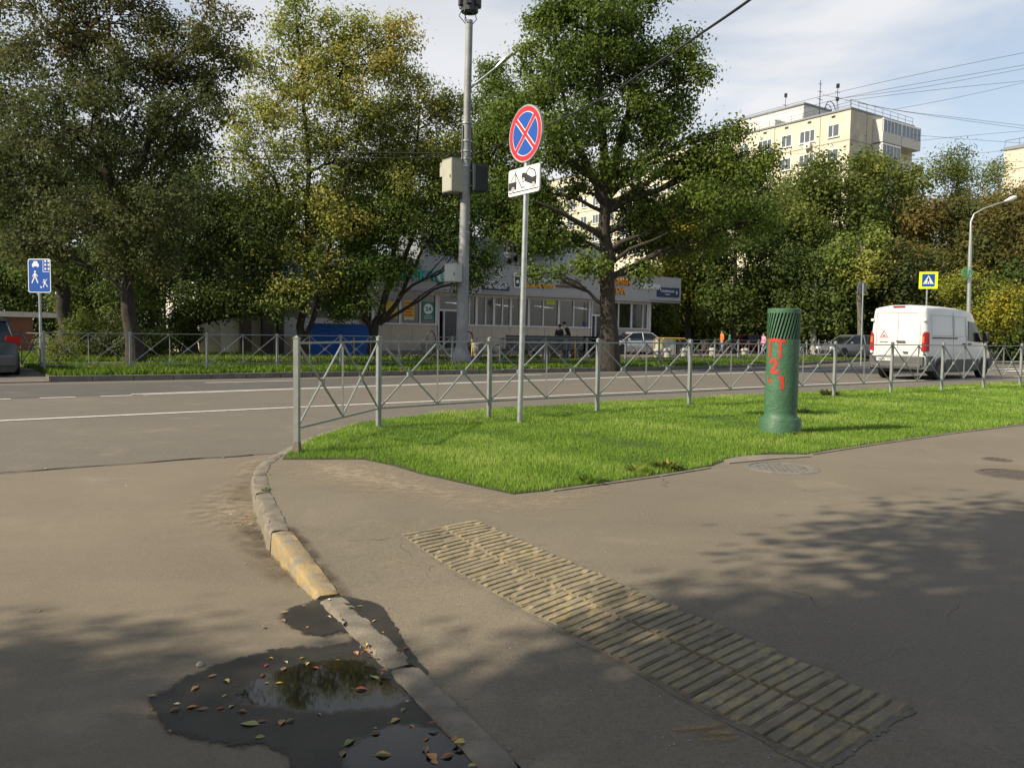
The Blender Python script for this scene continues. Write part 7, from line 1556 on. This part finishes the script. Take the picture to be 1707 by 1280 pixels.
LV = [  # (zoom x, zoom y, colour, size cm) in the 2.439x enlargement of the puddle corner at (200, 980)
(670, 97, 'orange', 7), (748, 73, 'orange', 4), (848, 50, 'pale', 5), (850, 122, 'yellow', 5), (763, 158, 'orange', 5), (578, 157, 'brown', 6), (660, 132, 'brown', 8), (935, 86, 'green', 7), (975, 78, 'green', 6), (1034, 138, 'yellow', 5), (1068, 184, 'orange', 2.5), (1160, 252, 'red', 6), (1133, 268, 'orange', 4),
(1000, 235, 'yellow', 8), (960, 262, 'orange', 7), (990, 270, 'brown', 8), (1005, 258, 'orange', 6), (975, 246, 'brown', 5), (1030, 285, 'orange', 5), (613, 286, 'yellow', 4.5), (594, 314, 'red', 7), (742, 285, 'yellow', 5), (676, 300, 'pale', 4), (759, 308, 'yellow', 6), (665, 327, 'brown', 7), (887, 292, 'orange', 3), (795, 324, 'red', 6), (580, 356, 'orange', 5.5), (376, 356, 'orange', 7), (434, 377, 'yellow', 8), (303, 408, 'orange', 8), (598, 386, 'yellow', 3), (645, 385, 'yellow', 5), (424, 438, 'yellow', 4.5), (1075, 338, 'orange', 6), (1062, 352, 'brown', 6), (1035, 362, 'green', 8), (983, 412, 'red', 9),
(291, 484, 'orange', 7), (224, 497, 'brown', 7), (340, 490, 'brown', 7), (407, 489, 'red', 5), (452, 481, 'green', 5.5), (500, 502, 'brown', 6), (125, 490, 'brown', 4), (124, 520, 'brown', 5), (230, 470, 'pale', 4), (811, 513, 'orange', 4), (527, 552, 'green', 12), (575, 542, 'brown', 6), (660, 545, 'orange', 8), (692, 541, 'green', 7), (569, 604, 'green', 6), (1121, 538, 'yellow', 8), (1188, 560, 'orange', 4.5), (1040, 590, 'brown', 6), (1037, 568, 'pale', 2.5), (933, 628, 'green', 9), (907, 672, 'brown', 7), (1070, 678, 'yellow', 9), (1243, 610, 'brown', 8), (1245, 655, 'brown', 8), (1267, 686, 'orange', 10), (1330, 684, 'orange', 8), (1277, 706, 'orange', 6), (1362, 618, 'orange', 7), (1382, 632, 'yellow', 8), (1150, 496, 'green', 5), (1168, 465, 'pale', 3), (1273, 555, 'brown', 7), (1430, 728, 'yellow', 5), (200, 583, 'brown', 5), (127, 437, 'green', 6)]
LS = []
for zx, zy, c, s in LV: LS.append((200 + zx / 2.439, 980 + zy / 2.439, c, s, 'p'))
for px, py, c, s in ((398, 870, 'orange', 7), (405, 866, 'brown', 7), (411, 861, 'orange', 8), (417, 873, 'pale', 6), (402, 876, 'pale', 6), (392, 872, 'brown', 6), (408, 869, 'orange', 6), (384, 857, 'pale', 5), (379, 855, 'pale', 4), (415, 864, 'orange', 6)): LS.append((px, py, c, s, 'k'))
for px, py, c, s in ((64, 1020, 'yellow', 5), (372, 763, 'pale', 8), (380, 761, 'brown', 8), (76, 781, 'pale', 7), (310, 747, 'yellow', 4), (334, 835, 'brown', 3), (1633, 904, 'orange', 5), (306, 832, 'brown', 3), (210, 810, 'pale', 4)): LS.append((px, py, c, s, 's'))
for px, py, c, s in ((650, 760, 'pale', 7), (790, 798, 'pale', 8), (827, 803, 'brown', 6), (980, 806, 'orange', 5), (1277, 757, 'orange', 4)): LS.append((px, py, c, s, 'g'))
zone_t = {'p': 'in the wet puddle area', 'k': 'heaped against the tall kerbstone', 's': 'on the dry asphalt', 'g': 'in the bright lawn'}
cls = {}
for i, q in enumerate(LS): cls.setdefault((q[2], q[4]), []).append(i)
ordn = ['leftmost', 'second', 'third', 'fourth', 'fifth', 'sixth', 'seventh', 'eighth', 'ninth', 'tenth', 'eleventh', 'twelfth', 'thirteenth', 'fourteenth', 'fifteenth', 'sixteenth', 'seventeenth', 'eighteenth', 'nineteenth', 'twentieth', 'twenty-first', 'twenty-second', 'twenty-third']
for i, (px, py, c, s, zn) in enumerate(LS):
    z = RZ + .0138
    p = at(px, py, z)
    if zn == 'p' and kerbtop_near(p.x, p.y)[0] < .16 or (px > 560 and py < 1075 and zn == 'p' and (px - 566) * .93 > (py - 990)): p = on_walk(px, py); p.z += .006
    elif zn == 'p' and px > 566 + (py - 990) * 1.06: p = on_walk(px, py); p.z += .006
    if zn in 'gs' and (px > 430): p = on_walk(px, py); p.z += .005 if zn == 's' else .03
    if zn == 's' and px < 430: p = at(px, py, RZ); p.z += .004
    o = bpy.data.objects.new('fallen_leaf', lmesh[i % 4].copy() if False else lmesh[i % 4]); COL.objects.link(o)
    if not o.data.materials: o.data.materials.append(lm[c])
    o.material_slots[0].link = 'OBJECT'; o.material_slots[0].material = lm[c]
    k = s / 100 * .52; o.location = p; o.scale = (k * 1.15, k * random.uniform(.55, .85), k); o.rotation_euler = (random.uniform(-.12, .12), random.uniform(-.1, .1), random.uniform(0, 6.28))
    g_ = sorted(cls[(c, zn)], key=lambda j: LS[j][0]); r_ = g_.index(i)
    if len(g_) == 1: w_ = f'the only {c} fallen leaf {zone_t[zn]}'
    else: w_ = f"{c} fallen leaf {zone_t[zn]}, {ordn[r_]}{'' if r_ == 0 else ' from the left'} of its colour"
    tag(o, w_, 'leaf', 'fallen leaves')
# litter of leaves along the far gutter
rng = np.random.default_rng(3); n = 900; u = np.concatenate([rng.uniform(-3, 34, 600), rng.uniform(8, 22, 300)]); v = np.array([vfk(a) for a in u]) - np.abs(rng.normal(0, .10, n)) - .02; P3 = np.stack([U.x * u + NV.x * v, U.y * u + NV.y * v, np.full(n, RZ + .02)], 1)
V, tt = leaves(P3, 1, .0, .07, rng.uniform(.45, 1, n), rng, up=2.5); o = quads_obj('leaf_litter', V, tt, L_yel); tag(o, 'scattered orange leaves along the far gutter', 'leaf litter', kind='stuff')
n = 500; u = rng.uniform(4, 30, n); v = rng.uniform(24, 29.5, n); P3 = np.stack([U.x * u + NV.x * v, U.y * u + NV.y * v, np.full(n, .10)], 1); V, tt = leaves(P3, 1, .0, .08, rng.uniform(.5, 1, n), rng, up=2.5); o = quads_obj('leaf_litter', V, tt, L_yel); tag(o, 'scattered yellow leaves on the far verge grass', 'leaf litter', kind='stuff')
# grit and pebbles near the kerb
rng = np.random.default_rng(4); mb = MB()
for k in range(220):
    px = rng.uniform(200, 1500); py = rng.uniform(800, 1270); p = at(px, py, RZ) if px < 420 + max(0, py - 900) * .95 else on_walk(px, py); s = rng.uniform(.0012, .004)
    mb.box(p + ZV * (s * .5 + (.002 if px > 500 else 0)), (s * 2, s * 1.4, s), Matrix.Rotation(rng.uniform(0, 3), 3, 'Z'), taper=.6)
o = mb.build('gravel_grit', M('pale_grit', (.38, .35, .30), .9)); tag(o, 'tiny pale grit scattered over the asphalt', 'grit', kind='stuff')
p = at(333, 1112, RZ); mb = MB(); mb.lathe([(0, -.008), (.014, 0), (.016, .008), (.009, .018), (0, .02)], 10, (0, 0, 0)); o = mb.build('pebble', M('pale_grit', (.38, .35, .30), .9), smooth=True); o.location = p + ZV * .006; tag(o, 'single round pale pebble left of the puddle', 'pebble')
